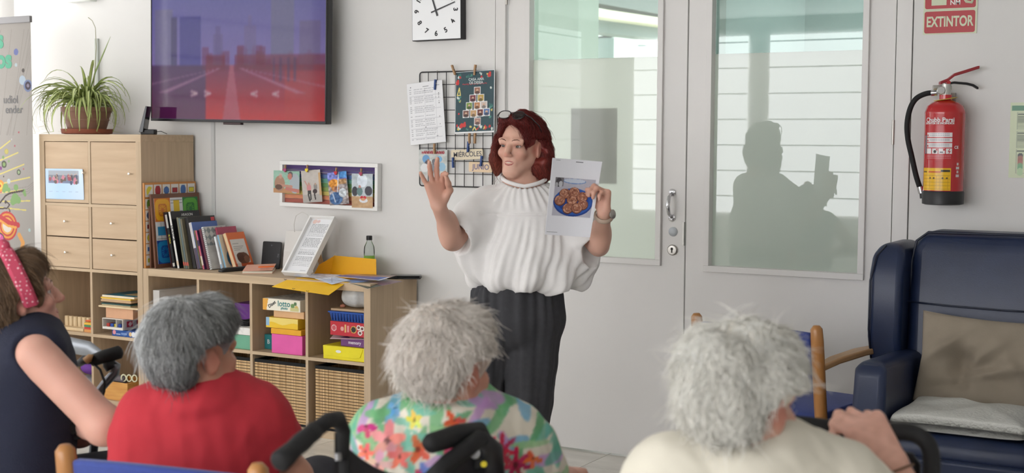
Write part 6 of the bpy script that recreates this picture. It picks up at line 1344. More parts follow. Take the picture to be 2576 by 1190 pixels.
def eyes(S, H, parent, gaze=(0, 1, 0), iris=(70, 60, 52), sc=1):
    for s in (-1, 1):
        vs = []; fs = []; n, K = 20, 12; r_ = .0118
        for j in range(K+1):
            a = math.pi*j/K
            for i in range(n): b = 2*math.pi*i/n; vs.append((r_*math.sin(a)*math.cos(b), r_*math.cos(a), r_*math.sin(a)*math.sin(b)))
        for j in range(K):
            for i in range(n): fs.append((j*n+i, j*n+(i+1) % n, (j+1)*n+(i+1) % n, (j+1)*n+i))
        me = bpy.data.meshes.new('eye'); me.from_pydata(vs, [], fs); me.shade_smooth(); V = np.array(vs); d = np.linalg.norm(V-np.array(gaze)/np.linalg.norm(gaze)*r_, axis=1)
        c = np.where((d < .0026)[:, None], (16, 14, 14), np.where((d < .0068)[:, None], iris, (216, 206, 200))); set_cols(me, c)
        o = link('eye', me, M_eyew, parent); o.matrix_local = H @ Matrix.Translation((s*.031, surf(S, H, s*.031, .002)-r_+.0058, .0022))
def brows(S, H, parent, col):
    m = mat('brow_%d_%d_%d' % col, col, .8)
    for s in (-1, 1): MB().tube(onf(S, H, [(s*.013, .0215, 0), (s*.022, .0265, 0), (s*.034, .0280, 0), (s*.046, .0235, 0)]), [.0014, .0024, .0020, .0007], 6, M=H).build('eyebrow', m, parent, smooth=True)
def lashes(S, H, parent, col=(50, 34, 30)):
    for s_ in (-1, 1):
        y = surf(S, H, s_*.031, .002)+.0060
        MB().tube([(s_*.0445, y-.0085, .0035), (s_*.038, y-.0025, .0080), (s_*.031, y+.0004, .0092), (s_*.024, y-.0014, .0076), (s_*.0185, y-.0050, .0030)], [.0006, .0012, .0013, .0010, .0005], 6, M=H).build('eyelash', mat('lash_%d' % col[0], col, .8), parent, smooth=True)
        MB().tube([(s_*.0435, y-.0085, .0010), (s_*.037, y-.0030, -.0032), (s_*.031, y-.0006, -.0042), (s_*.024, y-.0022, -.0034), (s_*.0190, y-.0055, .0005)], [.0009, .0013, .0014, .0012, .0008], 6, M=H).build('lower_lid', mat('lid_skin', (190, 138, 120), .5), parent, smooth=True)
def mouth(S, H, parent, open_=1.0, lip=(178, 100, 96)):
    ml = mat('lip_%d' % lip[0], lip, .4); e = -.0006
    up = onf(S, H, [(-.0225, -.0590, -.001), (-.013, -.0578, e), (-.004, -.0562, e), (0, -.0570, e), (.004, -.0562, e), (.013, -.0578, e), (.0225, -.0590, -.001)])
    dn = onf(S, H, [(-.0215, -.0602, -.001), (-.013, -.0632-.005*open_, e), (0, -.0645-.007*open_, e), (.013, -.0632-.005*open_, e), (.0215, -.0602, -.001)])
    o = MB().tube(up, [.0010, .0022, .0026, .0023, .0026, .0022, .0010], 8, M=H).build('upper_lip', ml, parent, smooth=True)
    MB().tube(dn, [.0010, .0028, .0034, .0028, .0010], 8, M=H).build('lower_lip', ml, parent, smooth=True)
    if open_ > .2:
        MB().add([(x, y+.0009, z) for x, y, z in up]+[(x, y+.0009, z) for x, y, z in dn[::-1]], [tuple(range(12))], M=H).build('mouth_opening', mat('mouth_dark', (74, 30, 30), .6), o)
        MB().tube([(x, y+.0004, -.0605) for x, y, z in up[1:6]], [.001, .0021, .0022, .0021, .001], 6, M=H).build('teeth', mat('teeth', (232, 224, 214), .3), o, smooth=True)

# ------------------------------------------------------------------ THE STANDING WOMAN
F = Frame(1310, 4.9); L = F.L
pw = thing('person', 'woman in white blouse and dark trousers standing and holding up a printed picture', 'person', tuple(F.o), YAW)
Hm = Matrix.Translation(L(1308, 371, 0)) @ Euler((R(2), R(-3), R(151))).to_matrix().to_4x4() @ Matrix.Scale(.93, 4)
res = .0034
S = SDF((-.36, -.42, -.01), (.38, .20, 1.60), res)
head(S, Hm, 2)
shR, shL = L(1224, 516, .01), L(1402, 514, .03); elR, wrR = L(1140, 604, -.12), L(1104, 520, -.24); elL, wrL = L(1506, 618, -.06), L(1520, 535, -.20)
nb_ = L(1318, 462, .03); hd = Hm @ Vector((0, -.04, -.11))
S.cap(hd, nb_, .050, .056, .03); S.cap(shR, shL, .05, .05, .04); S.cap(nb_, L(1318, 510, .03), .054, .07, .05)
S.ell(L(1315, 560, .02), (.145, .095, .15), k=.05); S.ell(L(1305, 680, .02), (.135, .095, .12), k=.05); S.ell(L(1300, 760, .02), (.15, .11, .10), k=.05)
S.chain([shR, elR, wrR], [.045, .035, .0250], .02); S.chain([shL, elL, wrL], [.045, .035, .0255], .02)
S.ell((elR+wrR)/2+(elR-wrR)*.18, (.034, .034, .070), k=.03); S.ell((elL+wrL)/2+(elL-wrL)*.18, (.034, .034, .066), k=.03)
for a, b, c in (((1246, 790), (1222, 985), (1206, 1290)), ((1346, 790), (1328, 985), (1312, 1290))): S.chain([L(*a, .02), L(*b, .0), L(*c, .03)], [.068, .046, .034], .03); q = L(*c, .03); S.cap((q.x, .03, .045), (q.x-.01, -.10, .03), .036, .03, .02)
# raised open hand: palm to the audience, fingers loosely bent
hand(S, wrR, (-.16, -.05, .97), (.42, -.86, -.20), [(42, 34, 18), (12, 14, 10), (8, 14, 10), (4, 12, 8)], (-3, 2, -6, -24), -1, (30, 8), 1.0, ths=.55)
# hand on the sheet's edge: fingers folded to the front, thumb behind
tipsL = hand(S, wrL+Vector((.0, -.005, .0)), (-.05, -.05, .99), (-.80, -.55, .15), [(58, 62, 35), (62, 64, 35), (66, 64, 35), (70, 62, 35)], (0, 2, 4, 8), 1, (20, 10), .92, ths=.75)
def wcol(V):
    c = face_cols(V, Hm, (216, 170, 150), al=.25); A = np.array(L(1100, 450, -.25)); 
    for w_ in (wrR, wrL):
        d = np.linalg.norm(V-np.array(w_)-np.array((0, 0, .10)), axis=1); m = np.clip(1-d/.12, 0, 1)[:, None]*.35; c = c*(1-m)+np.array((206, 138, 118))*m
    return c
S.build('body', M_skin, pw, wcol)
eyes(S, Hm, pw, (.05, 1, .02)); brows(S, Hm, pw, (104, 66, 52)); mouth(S, Hm, pw, .9); lashes(S, Hm, pw)
# blouse
B = SDF((-.36, -.30, .70), (.36, .30, 1.42), .0055)
B.chain([L(1226, 514, .01), L(1318, 503, .02), L(1400, 512, .03)], [.062, .076, .062], .05)
B.ell(L(1316, 575, .01), (.170, .125, .15), k=.06); B.ell(L(1322, 645, .01), (.215, .150, .12), k=.06)
B.chain([shR, shR.lerp(elR, .4), shR.lerp(elR, .74)], [.058, .068, .072], .04)          # right sleeve
B.chain([L(1186, 590, -.04), L(1190, 640, -.02), L(1198, 688, -.0)], [.058, .052, .038], .05)
B.chain([shL, shL.lerp(elL, .4), shL.lerp(elL, .74)], [.058, .070, .074], .04)            # left sleeve
B.chain([L(1460, 605, -.0), L(1456, 655, .0), L(1446, 690, .0)], [.068, .062, .045], .05)
B.chain([L(1213, 690, -.02), L(1260, 698, -.07), L(1330, 704, -.09), L(1400, 706, -.06), L(1440, 692, .0)], [.036, .042, .046, .046, .042], .04)
B.chain([L(1213, 690, .04), L(1300, 700, .11), L(1440, 690, .06)], [.04, .05, .045], .04)
# wide neck opening
B.M = None
B.ell(tuple(L(1319, 444, .0)), (.080, .085, .036), rot=(16, 0, 0), k=.006, op='s'); B.cap(nb_, hd, .058, .06, .008, 's')
yk = L(1310, 540, -.1).z; hm_ = L(1300, 728, -.05).z
def bl(x, y, z):
    a = np.arctan2(y, x*.8); below = np.clip((yk-z)/.06, 0, 1); low = np.clip((yk-.05-z)/.15, 0, 1)
    d = .0032*np.sin(a*34+6*np.sin(z*9))*below*(.4+.6*np.cos(a*5+1)**2) + .006*np.sin(a*9+4*np.sin(z*7+1))*low + .0042*wn((x, y*.6, z*.8), 24, 3)+.003*np.sin(a*26+3*np.sin(z*11))*np.clip((z-yk)/.05, 0, 1)*np.clip((.19-np.abs(x))/.1, 0, 1)*(z < yk+.10) + .0035*wn((x*1.6, y, z*.5), 40, 8)*.6
    d = d+.0045*np.exp(-((z-yk)/.004)**2)*(np.abs(x) < .15)*(y < .02)          # yoke seam
    d = d-.014*np.clip((hm_+.05-z)/.05, 0, 1)*np.sin(a*8+1.5)*(z < hm_+.06)         # puckered hem
    return d
B.cap(shR.lerp(elR, 1.10), shR.lerp(elR, 1.5), .075, .08, .004, 's'); B.cap(shL.lerp(elL, 1.10), shL.lerp(elL, 1.5), .078, .08, .004, 's')
B.disp(bl, .04)
B.cut(lambda X, Y, Z: (hm_-.012+.010*np.sin(X*38+1.2)+.0*Y)-Z)
M_blouse = mat('white_blouse', (242, 239, 237), .8, var=.015, vscale=30, bump=.06, bscale=700)
B.build('blouse', M_blouse, pw)
nr = []
for i in range(28):
    q = 2*math.pi*i/28; c = L(1319, 456, .008); nr.append((c.x+.082*math.cos(q), c.y+.072*math.sin(q), c.z+.004+.020*math.sin(q)+.012*abs(math.cos(q))))
MB().tube(nr, .0075, 8, closed=True).build('neck_band', M_blouse, pw, smooth=True)
# trousers
T = SDF((-.24, -.22, .03), (.24, .24, 1.02), .0065)
T.ell(L(1300, 735, .02), (.160, .115, .075), k=.03); T.ell(L(1301, 800, .02), (.175, .128, .14), k=.05)
for pts, rs in (([(1244, 810), (1228, 920), (1215, 1020), (1208, 1150), (1204, 1290)], [.082, .072, .068, .068, .072]), ([(1345, 810), (1335, 910), (1327, 1010), (1317, 1150), (1312, 1290)], [.098, .096, .090, .076, .076])):
    T.chain([L(*q, .015) for q in pts], rs, .012)
wz = L(1300, 712, 0).z; hx0 = L(1268, 800, 0).x
def tr_(x, y, z):
    a = np.arctan2(y, x-np.where(x < hx0, L(1240, 900, 0).x, L(1338, 900, 0).x)); top = np.clip((z-wz+.20)/.2, 0, 1)
    return .0045*np.sin(a*16+2*np.sin(z*6))*(.35+.65*top)+.004*np.sin(a*6+z*5)+.002*wn((x, y, z*.4), 30, 5)
T.disp(tr_, .03); T.cut(lambda X, Y, Z: Z-wz-.02); T.cut(lambda X, Y, Z: .06-Z)
T.build('trousers', mat('charcoal_cloth', (58, 58, 62), .8, var=.08, vscale=60, bump=.1, bscale=500), pw)
for q in (1204, 1312):
    p = L(q, 1290, 0); MB().loft([[(p.x-.04, y_, 0), (p.x+.04, y_, 0), (p.x+w_*.9, y_, h_), (p.x-w_*.9, y_, h_)] for y_, w_, h_ in ((.06, .03, .05), (.0, .036, .075), (-.08, .036, .05), (-.14, .02, .03))]).build('shoe', M_black, pw, bevel=.01, seg=3)
# hair: auburn, chin length, tucked behind her left ear
def hair_mass(H, prims, cuts, res, lo, hi, dfn=None):
    Q = SDF(lo, hi, res); Q.M = H
    for c, r_, k_ in prims: Q.ell(c, r_, k=k_)
    for c, r_, k_ in cuts: Q.ell(c, r_, k=k_, op='s')
    Q.M = None
    if dfn: Q.disp(dfn, .02)
    return Q
hc = Hm.translation
Q = hair_mass(Hm, [((0, -.020, .046), (.090, .106, .090), .02), ((0, -.056, -.035), (.088, .070, .095), .03), ((.073, .012, -.020), (.026, .050, .080), .02), ((.076, .030, -.055), (.018, .034, .05), .02), ((-.080, -.045, -.040), (.040, .048, .080), .02), ((-.076, -.05, -.080), (.040, .044, .045), .02), ((0, .045, .100), (.062, .042, .034), .03)],
              [((.004, .086, -.014), (.072, .084, .104), .012), ((-.088, .010, -.010), (.036, .034, .046), .010), ((0, .03, -.12), (.055, .06, .09), .02)], .0045, tuple(hc-Vector((.2, .2, .22))), tuple(hc+Vector((.2, .2, .2))),
              lambda x, y, z: .0085*wn((x, y, z*.8), 70, 3)+.0045*wn((x, y, z), 140, 9))
Hi = np.array(Hm.inverted())
def hloc(p): return p@Hi[:3, :3].T+Hi[:3, 3]
def auburn(p, rg=None):
    q = hloc(p); t = np.clip((.03-q[:, 2])/.13, 0, 1)[:, None]; s = np.clip((q[:, 0])/.08, 0, 1)[:, None]; c = np.array((108, 34, 30))*(1-t)+np.array((128, 54, 44))*t; c = c*(1-.5*s*t)+np.array((176, 112, 88))*.5*s*t
    if rg is not None: c = c*rg.uniform(.65, 1.35, (len(p), 1))
    return c
hb = Q.build('hair', M_hair, pw, auburn)
Hx = np.array(Hm.to_3x3()); part = np.array(Hm @ Vector((.03, .05, .125)))
def comb_b(p):
    d = p-part; d /= np.linalg.norm(d, axis=1, keepdims=True)+1e-6; t = np.clip((part[2]-p[:, 2])/.07, 0, 1)[:, None]; return d*(1-.75*t)+np.array((0, 0, -1.0))*t
strands(Q, 'hair_strands', M_hair, hb, 8500, .075, comb_b, auburn, rad=.0008, steps=9, lift=.005, curl=.12, seed=5, grav=.2, wave=(.55, 1.25), fly=.015, keep=lambda V: (hloc(V)[:, 1] < .075) | (hloc(V)[:, 2] > .085), stop=lambda p: (lambda q: (q[:, 0] < -.05) & (q[:, 1] > -.018) & (q[:, 1] < .05) & (q[:, 2] < .034) & (q[:, 2] > -.06))(hloc(p)))
# spectacles pushed up on the hair
gl = bpy.data.objects.new('spectacles', None)
G = Hm @ Matrix.Translation((0, .086, .122)) @ Euler((R(38), 0, 0)).to_matrix().to_4x4()
M_gf = mat('dark_spectacle_frame', (24, 20, 22), .3); rim0 = None
for s in (-1, 1):
    pts = [(s*.030+.025*math.copysign(abs(math.cos(q))**.8, math.cos(q)), 0, .019*math.copysign(abs(math.sin(q))**.8, math.sin(q))) for q in [i*math.pi/12 for i in range(24)]]
    o = MB().tube(pts, .0019, 6, M=G, closed=True).build('spectacle_rim', M_gf, rim0 or pw, smooth=True); rim0 = rim0 or o
    MB().add([(x, .0, z) for x, y, z in pts], [tuple(range(24))], M=G).build('spectacle_lens', thin_glass('tinted_lens', (150, 120, 116), 1.5), rim0)
    MB().tube([(s*.055, 0, .008), (s*.074, -.02, .008), (s*.093, -.07, .008), (s*.094, -.10, .004)], .0019, 6, M=G).build('spectacle_arm', M_gf, rim0, smooth=True)
MB().tube([(-.006, 0, .004), (0, .002, .007), (.006, 0, .004)], .0017, 6, M=G).build('spectacle_bridge', M_gf, rim0)
rim0.name = 'spectacles'
# wrist watch
ax = (wrL-elL).normalized(); c_ = wrL-ax*.012; u_ = ax.orthogonal().normalized(); v_ = ax.cross(u_)
wb_ = MB().tube([tuple(c_+(u_*math.cos(q)*.0325+v_*math.sin(q)*.0315)) for q in [i*math.pi/12 for i in range(24)]], .0075, 8, closed=True, flat=.35)
ws = wb_.build('watch_strap', mat('beige_strap', (186, 164, 146), .5), pw, smooth=True); d_ = Vector((.75, -.62, .1)).normalized()
MB().lathe([(.014, 0), (.0165, .003), (.0165, .008), (.013, .010)], 20, M=Matrix.Translation(c_+d_*.032) @ d_.to_track_quat('Z', 'Y').to_matrix().to_4x4()).build('watch_case', M_steel, ws, smooth='auto')
# the printed sheet in her hand
def dish(im):
    im.c[:] = (240, 240, 246); im.rect(.08, .16, .975, .98, (120, 120, 124)); im.rect(.48, .62, .965, .972, (90, 90, 96)); im.rect(.03, .26, .035, .042, (110, 110, 116))
    a, b, c, d = .10, .93, .255, .755; inn = (im.u > a) & (im.u < b) & (im.v > c) & (im.v < d); im.m(inn, (188, 186, 198)); keep = im.c.copy(); im.noise(4, 3)
    im.disc(.50, .715, .24, (120, 150, 200), rv=.035); im.disc(.50, .72, .22, (206, 214, 228), rv=.028); im.m((im.u < .28) & (im.v > .64) & inn, (120, 116, 120)); im.disc(.18, .69, .06, (70, 66, 70)); im.disc(.22, .67, .04, (200, 200, 204)); im.disc(.14, .66, .03, (180, 180, 184))
    im.disc(.52, .44, .415, (30, 66, 140), rv=.185); im.disc(.52, .452, .395, (44, 92, 176), rv=.172); im.disc(.52, .445, .33, (28, 66, 146), rv=.135); im.line(.82, .66, .93, .58, .006, (120, 120, 130))
    rg = np.random.default_rng(7)
    for u, v in ((.33, .55), (.52, .575), (.24, .46), (.50, .475), (.70, .52), (.73, .42), (.43, .36), (.62, .37)):
        im.disc(u, v-.006, .118, (92, 52, 40), rv=.070); im.disc(u, v, .108, (166, 108, 84), rv=.062)
        for k in range(26): q = rg.uniform(0, 6.28); r_ = rg.uniform(.02, .10); im.line(u+r_*math.cos(q), v+.58*r_*math.sin(q), u+r_*math.cos(q+.6), v+.58*r_*math.sin(q+.6), .007, ((206, 150, 120), (122, 70, 54), (216, 170, 146), (146, 90, 70))[int(rg.integers(4))], .85)
    im.c[~inn] = keep[~inn]
cn_ = [L(1371, 590, -.27), L(1484, 597, -.215), L(1516, 407, -.215), L(1390, 397, -.27)]
def pbend(P, U, V):
    u, v = U[..., None], V[..., None]; A, B_, C, D = [np.array(q) for q in cn_]; Q_ = A*(1-u)*(1-v)+B_*u*(1-v)+C*u*v+D*(1-u)*v; Q_[..., 1] += .010*np.sin(np.pi*U)-.012*np.cos(np.pi*V)*U; return Q_
o = sheet('picture_sheet', 1, 1, 150, 210, dish, vcmat(.4, .4), None, None, pbend, th=.0007, back=(236, 236, 240)); o.location = F.o; o.rotation_euler = (0, 0, YAW)
tag(o, 'white sheet with a photo of fried pastries on a blue plate, held up', 'sheet')
# ------------------------------------------------------------------ THE SEATED LISTENERS
def seated(F, label, H, neck, sh, el, wr, pel, knees, ankles, skin, res=.008, extra=None, arm=(.046, .040, .026), lo=(-.45, -.35, 0), hi=(.55, .60, 1.3), torso=(.165, .115)):
    t = thing('person', label, 'person', tuple(F.o), YAW, 'seated listeners'); S = SDF(lo, hi, res); head(S, H, 1)
    hd = H @ Vector((0, -.04, -.11)); neck, pel = Vector(neck), Vector(pel); sh = [Vector(q) for q in sh]; mid = (sh[0]+sh[1])/2; ch = mid.lerp(pel, .38); be = mid.lerp(pel, .75)
    S.cap(hd, neck, .050, .055, .03); S.cap(neck, mid.lerp(pel, .12), .06, .085, .05); S.cap(sh[0].lerp(sh[1], .12), sh[0].lerp(sh[1], .88), .052, .052, .04)
    d = sh[1]-sh[0]; rz_ = math.degrees(math.atan2(d.y, d.x)); S.ell(ch, (torso[0], torso[1], .19), rot=(0, 0, rz_), k=.06); S.ell(be, (torso[0]*.98, torso[1]*1.1, .16), rot=(0, 0, rz_), k=.06); S.ell(pel, (.175, .14, .12), rot=(0, 0, rz_), k=.06)
    for i in (0, 1):
        S.chain([sh[i], Vector(el[i]), Vector(wr[i])], arm, .025)
        hp = pel+(d.normalized()*.09*(1 if i else -1)); S.chain([hp, Vector(knees[i]), Vector(ankles[i])], [.080, .058, .040], .03); an = Vector(ankles[i]); fw = (Vector(knees[i])-hp); fw.z = 0; fw.normalize(); S.cap((an.x, an.y, .045), (an.x+fw.x*.13, an.y+fw.y*.13, .03), .036, .03, .02)
    if extra: extra(S)
    return t, S, dict(hd=hd, neck=neck, mid=mid, ch=ch, be=be, rz=rz_, d=d)
def garment(J, sh, el, pel, res, lo, hi, sleeve=.0, inf=.016, neck_cut=(.075, .08, .035), nc=None, dfn=None, torso=(.165, .115), bottom=.42, shr=.052, slr=.055, narrow=1, ring=None, rr_=.074):
    B = SDF(lo, hi, res); sh = [Vector(q) for q in sh]
    B.cap(sh[0].lerp(sh[1], .12*narrow), sh[0].lerp(sh[1], 1-.12*narrow), shr+inf, shr+inf, .05); B.cap(J['neck'].lerp(J['mid'], .3), J['mid'].lerp(Vector(pel), .12), .070+inf, .09+inf, .05)
    for q_ in sh: B.cap(J['neck'].lerp(J['mid'], .75), q_, .070+inf*.5, shr+inf, .07)
    B.ell(J['ch'], (torso[0]+inf, torso[1]+inf, .2), rot=(0, 0, J['rz']), k=.06); B.ell(J['be'], (torso[0]+inf, torso[1]*1.1+inf, .17), rot=(0, 0, J['rz']), k=.06); B.ell(Vector(pel), (.175+inf, .14+inf, .13), rot=(0, 0, J['rz']), k=.06)
    if sleeve:
        for i in (0, 1): e = Vector(el[i]); B.chain([sh[i], sh[i].lerp(e, sleeve*.5), sh[i].lerp(e, sleeve)], [slr+inf*.6, slr+inf*.5, slr+inf*.3], .04); B.cap(sh[i].lerp(e, sleeve+.30), sh[i].lerp(e, sleeve+.7), .075, .075, .004, 's')
    B.cap(J['neck'].lerp(J['mid'], .1), J['hd'], .058, .06, .006, 's')
    if nc is not None: B.ell(nc, neck_cut, k=.006, op='s')
    if ring is not None:
        rc_ = Vector((J['hd'].x*.55+J['neck'].x*.45, J['hd'].y*.55+J['neck'].y*.45, Vector(ring).z)); B.chain([rc_+Vector((rr_*math.cos(a), rr_*.96*math.sin(a), -.012*math.sin(a)*-1)) for a in [i*math.pi/10 for i in range(21)]], [.013]*21, .030)
    if dfn: B.disp(dfn, .03)
    B.cut(lambda X, Y, Z: bottom-Z); return B
def shorthair(t, H, base, n, L_, col, keep=None, res=.006, fluff=.004, rad=.001, curl=.2, wave=(.2, .9), seed=1, lift=.005, prims=None, cuts=None, fly=.08, steps=6, crown=(0, -.045, .135), amp=.004, freq=60, ez=(-.050, .036)):
    Hi_ = np.array(H.inverted()); c = H.translation
    P_ = prims or [((0, -.022, .044), (.092, .110, .094), .02), ((0, -.064, -.030), (.076, .056, .072), .03), ((.070, -.02, .02), (.024, .05, .05), .02), ((-.070, -.02, .02), (.024, .05, .05), .02), ((0, .05, .085), (.062, .044, .045), .03)]
    C_ = cuts or [((0, .090, -.030), (.066, .076, .094), .012), ((.086, .002, -.014), (.030, .030, .040), .010), ((-.086, .002, -.014), (.030, .030, .040), .010), ((0, .03, -.13), (.055, .06, .09), .02)]
    Q = hair_mass(H, P_, C_, res, tuple(c-Vector((.22, .22, .24))), tuple(c+Vector((.22, .22, .22))), lambda x, y, z: amp*wn((x, y, z), freq, seed)+amp*.5*wn((x, y, z), freq*2.2, seed+3))
    hb = Q.build('hair', M_hair, t, lambda V: col(V, None)); cr = np.array(H @ Vector(crown))
    def comb(p): d = p-cr; d /= np.linalg.norm(d, axis=1, keepdims=True)+1e-6; return d+np.array((0, 0, -.25))
    kp = lambda V: (lambda q: ((q[:, 1] < .045) | (q[:, 2] > .105)) & ~((np.abs(q[:, 0]) > .045) & (q[:, 1] > ez[0]+.005) & (q[:, 2] < ez[1]+.009)))(V@Hi_[:3, :3].T+Hi_[:3, 3])
    strands(Q, 'hair_strands', M_hair, hb, n, L_, comb, col, keep=kp, stop=lambda p: (lambda q: (np.abs(q[:, 0]) > .045) & (q[:, 1] > ez[0]) & (q[:, 1] < .06) & (q[:, 2] < ez[1]))(p@Hi_[:3, :3].T+Hi_[:3, 3]), rad=rad, steps=steps, lift=lift, curl=curl, seed=seed+9, wave=wave, fly=fly); return Q
def HM(pt, th, pitch=0, roll=0, sc=.96): return Matrix.Translation(pt) @ Matrix.Rotation(R(th), 4, 'Z') @ Matrix.Rotation(R(roll), 4, 'Y') @ Matrix.Rotation(R(pitch), 4, 'X') @ Matrix.Scale(sc, 4)
M_seat = mat('dark_slacks', (48, 48, 56), .85)
def slacks(t, pel, knees, ankles, d, m):
    B = SDF((-.4, -.3, .02), (.6, .75, .75), .010); B.ell(pel, (.185, .15, .13), k=.05)
    for i in (0, 1):
        hp = Vector(pel)+d.normalized()*.09*(1 if i else -1); B.chain([hp, Vector(knees[i]), Vector(ankles[i])], [.096, .074, .062], .03)
    B.cut(lambda X, Y, Z: .09-Z); B.build('trousers', m, t)
# ---- left: woman with a pink headband, seen from her right
F = Frame(60, 3.4); L = F.L
H1 = HM(L(50, 752, 0), -64, 15, 0, .93)
sh = [L(62, 880, .16), L(92, 892, -.13)]; el = [L(200, 1080, .22), L(262, 1070, -.17)]; wr = [L(230, 1080, .34), L(205, 1075, .06)]; pel = L(30, 1270, 0)
kn = [(.26, .40, .50), (.38, .24, .50)]; an = [(.28, .43, .08), (.41, .27, .08)]
p1, S, J = seated(F, 'woman in sleeveless navy top with pink polka dot headband, at the left edge', H1, L(40, 850, .0), sh, el, wr, pel, kn, an, (200, 150, 130), res=.0065, arm=(.050, .046, .028))
for w_, e_, sd in ((wr[0], el[0], 1), (wr[1], el[1], -1)): hand(S, w_, Vector(w_)-Vector(e_), (0, .1, -1), [(20, 20, 10)]*4, (4, 1, -2, -6), sd)
S.build('body', M_skin, p1, lambda V: face_cols(V, H1, (214, 164, 146), cheek=(216, 140, 126))); eyes(S, H1, p1, (0, 1, -.1)); brows(S, H1, p1, (110, 84, 64)); mouth(S, H1, p1, 0, (180, 110, 104))
B = garment(J, [Vector(sh[0]).lerp(Vector(sh[1]), .10), Vector(sh[0]).lerp(Vector(sh[1]), .90)], el, pel, .007, (-.45, -.35, .38), (.4, .45, 1.15), 0, .014, nc=L(70, 850, 0), neck_cut=(.085, .07, .04), dfn=lambda x, y, z: .004*wn((x, y, z*.6), 26, 4)+.002*np.sin(z*160)*.3)
B.cap(Vector(sh[1])+Vector((.01, -.05, .02)), Vector(el[1]), .058, .06, .006, 's'); B.cap(Vector(sh[0]), Vector(el[0]), .055, .05, .006, 's')
B.build('top', mat('navy_knit', (28, 32, 52), .9, bump=.2, bscale=240), p1); slacks(p1, pel, kn, an, J['d'], M_seat)
def blond(p, rg):
    n = wn((p[:, 0], p[:, 1], p[:, 2]), 60, 2)[:, None]; c = np.array((112, 88, 66))+n*16; return c*rg.uniform(.7, 1.3, (len(p), 1)) if rg is not None else c
Q = shorthair(p1, H1, None, 5200, .075, blond, fluff=.002, rad=.0008, curl=.07, seed=3, amp=.002, ez=(-.022, -.002), prims=[((0, -.024, .044), (.088, .106, .090), .02), ((0, -.064, -.045), (.076, .056, .085), .03), ((.072, -.03, .0), (.020, .045, .065), .02), ((-.072, -.03, .0), (.020, .045, .065), .02), ((0, .052, .078), (.060, .040, .045), .03), ((.068, .035, .02), (.012, .025, .05), .015)], cuts=[((0, .094, -.034), (.062, .074, .092), .012), ((.086, .0, -.016), (.022, .026, .034), .008), ((-.086, .0, -.016), (.022, .026, .034), .008), ((0, .03, -.13), (.055, .06, .09), .02)])
hbp = []
for i in range(25):
    a = R(-28+236*i/24); hbp.append((.097*math.cos(a), .012+.022*math.cos(a*2)*0-.012*math.sin(a), .036+.103*math.sin(a)))
rows = []
for i, (x, y, z) in enumerate(hbp):
    n_ = Vector((x, 0, z-.036)).normalized(); rows.append([Vector((x, y-.020, z))+n_*.002, Vector((x, y-.012, z))+n_*.009, Vector((x, y+.012, z))+n_*.009, Vector((x, y+.020, z))+n_*.002, Vector((x, y+.012, z))-n_*.004, Vector((x, y-.012, z))-n_*.004])
def polka():
    m = mat('pink_polka_cloth', (196, 74, 100), .8); nt = m.node_tree; N = nt.nodes; tc = N.new('ShaderNodeTexCoord'); vo = N.new('ShaderNodeTexVoronoi'); vo.inputs['Scale'].default_value = 95; vo.inputs['Randomness'].default_value = .35
    nt.links.new(tc.outputs['Object'], vo.inputs['Vector']); cr = N.new('ShaderNodeValToRGB'); e = cr.color_ramp.elements; e[0].position = .22; e[1].position = .27; e[0].color = lin((232, 190, 196)); e[1].color = lin((192, 70, 96)); nt.links.new(vo.outputs['Distance'], cr.inputs[0]); nt.links.new(cr.outputs[0], N['Principled BSDF'].inputs['Base Color']); return m
hb_ = MB().loft([[tuple(q) for q in r_] for r_ in rows], M=H1).build('headband', polka(), p1, smooth='auto')
kt = H1 @ Vector((0, .0, .148)); MB().tube([H1 @ Vector((-.022, -.004, .146)), H1 @ Vector((0, 0, .152)), H1 @ Vector((.024, .004, .145))], [.012, .017, .011], 10).build('headband_knot', MATS['pink_polka_cloth'], hb_, smooth=True)
# ---- grey haired person in a red T-shirt
F = Frame(505, 3.12); L = F.L
H2 = HM(L(496, 893, 0), -42, 2)
sh = [L(388, 1062, .0), L(640, 1058, .06)]; el = [L(322, 1215, .02), L(742, 1200, .08)]; wr = [L(430, 1260, .30), L(650, 1260, .34)]; pel = L(515, 1330, .03)
kn = [(-.02, .52, .50), (.20, .50, .50)]; an = [(-.03, .55, .08), (.20, .53, .08)]
p2, S, J = seated(F, 'grey haired person in a red T-shirt seen from behind', H2, L(524, 1000, .01), sh, el, wr, pel, kn, an, None, res=.007)
for w_, e_, sd in ((wr[0], el[0], -1), (wr[1], el[1], 1)): hand(S, w_, Vector(w_)-Vector(e_), (0, .1, -1), [(20, 20, 10)]*4, (4, 1, -2, -6), sd)
S.build('body', M_skin, p2, lambda V: face_cols(V, H2, (200, 148, 124))); eyes(S, H2, p2); brows(S, H2, p2, (120, 116, 112)); mouth(S, H2, p2, 0)
B = garment(J, sh, el, pel, .007, (-.40, -.35, .40), (.45, .45, 1.05), .62, .020, ring=L(518, 992, .0), dfn=lambda x, y, z: .005*wn((x, y, z*1.3), 20, 6)+.003*wn((x*2, y, z), 44, 2), shr=.056, slr=.060, narrow=.3)
B.build('shirt', mat('red_jersey', (190, 46, 58), .85, var=.05, vscale=12, bump=.1, bscale=420), p2); slacks(p2, pel, kn, an, J['d'], M_seat)
nk = L(518, 986, .0); nk.x, nk.y = J['hd'].x*.55+J['neck'].x*.45, J['hd'].y*.55+J['neck'].y*.45; MB().tube([(nk.x+.076*math.cos(a)+.0, nk.y+.074*math.sin(a)-.0, nk.z+.012*math.sin(a)) for a in [i*math.pi/12 for i in range(24)]], .010, 8, closed=True).build('collar_band', MATS['red_jersey'], p2, smooth=True)
Hi2 = np.array(H2.inverted())
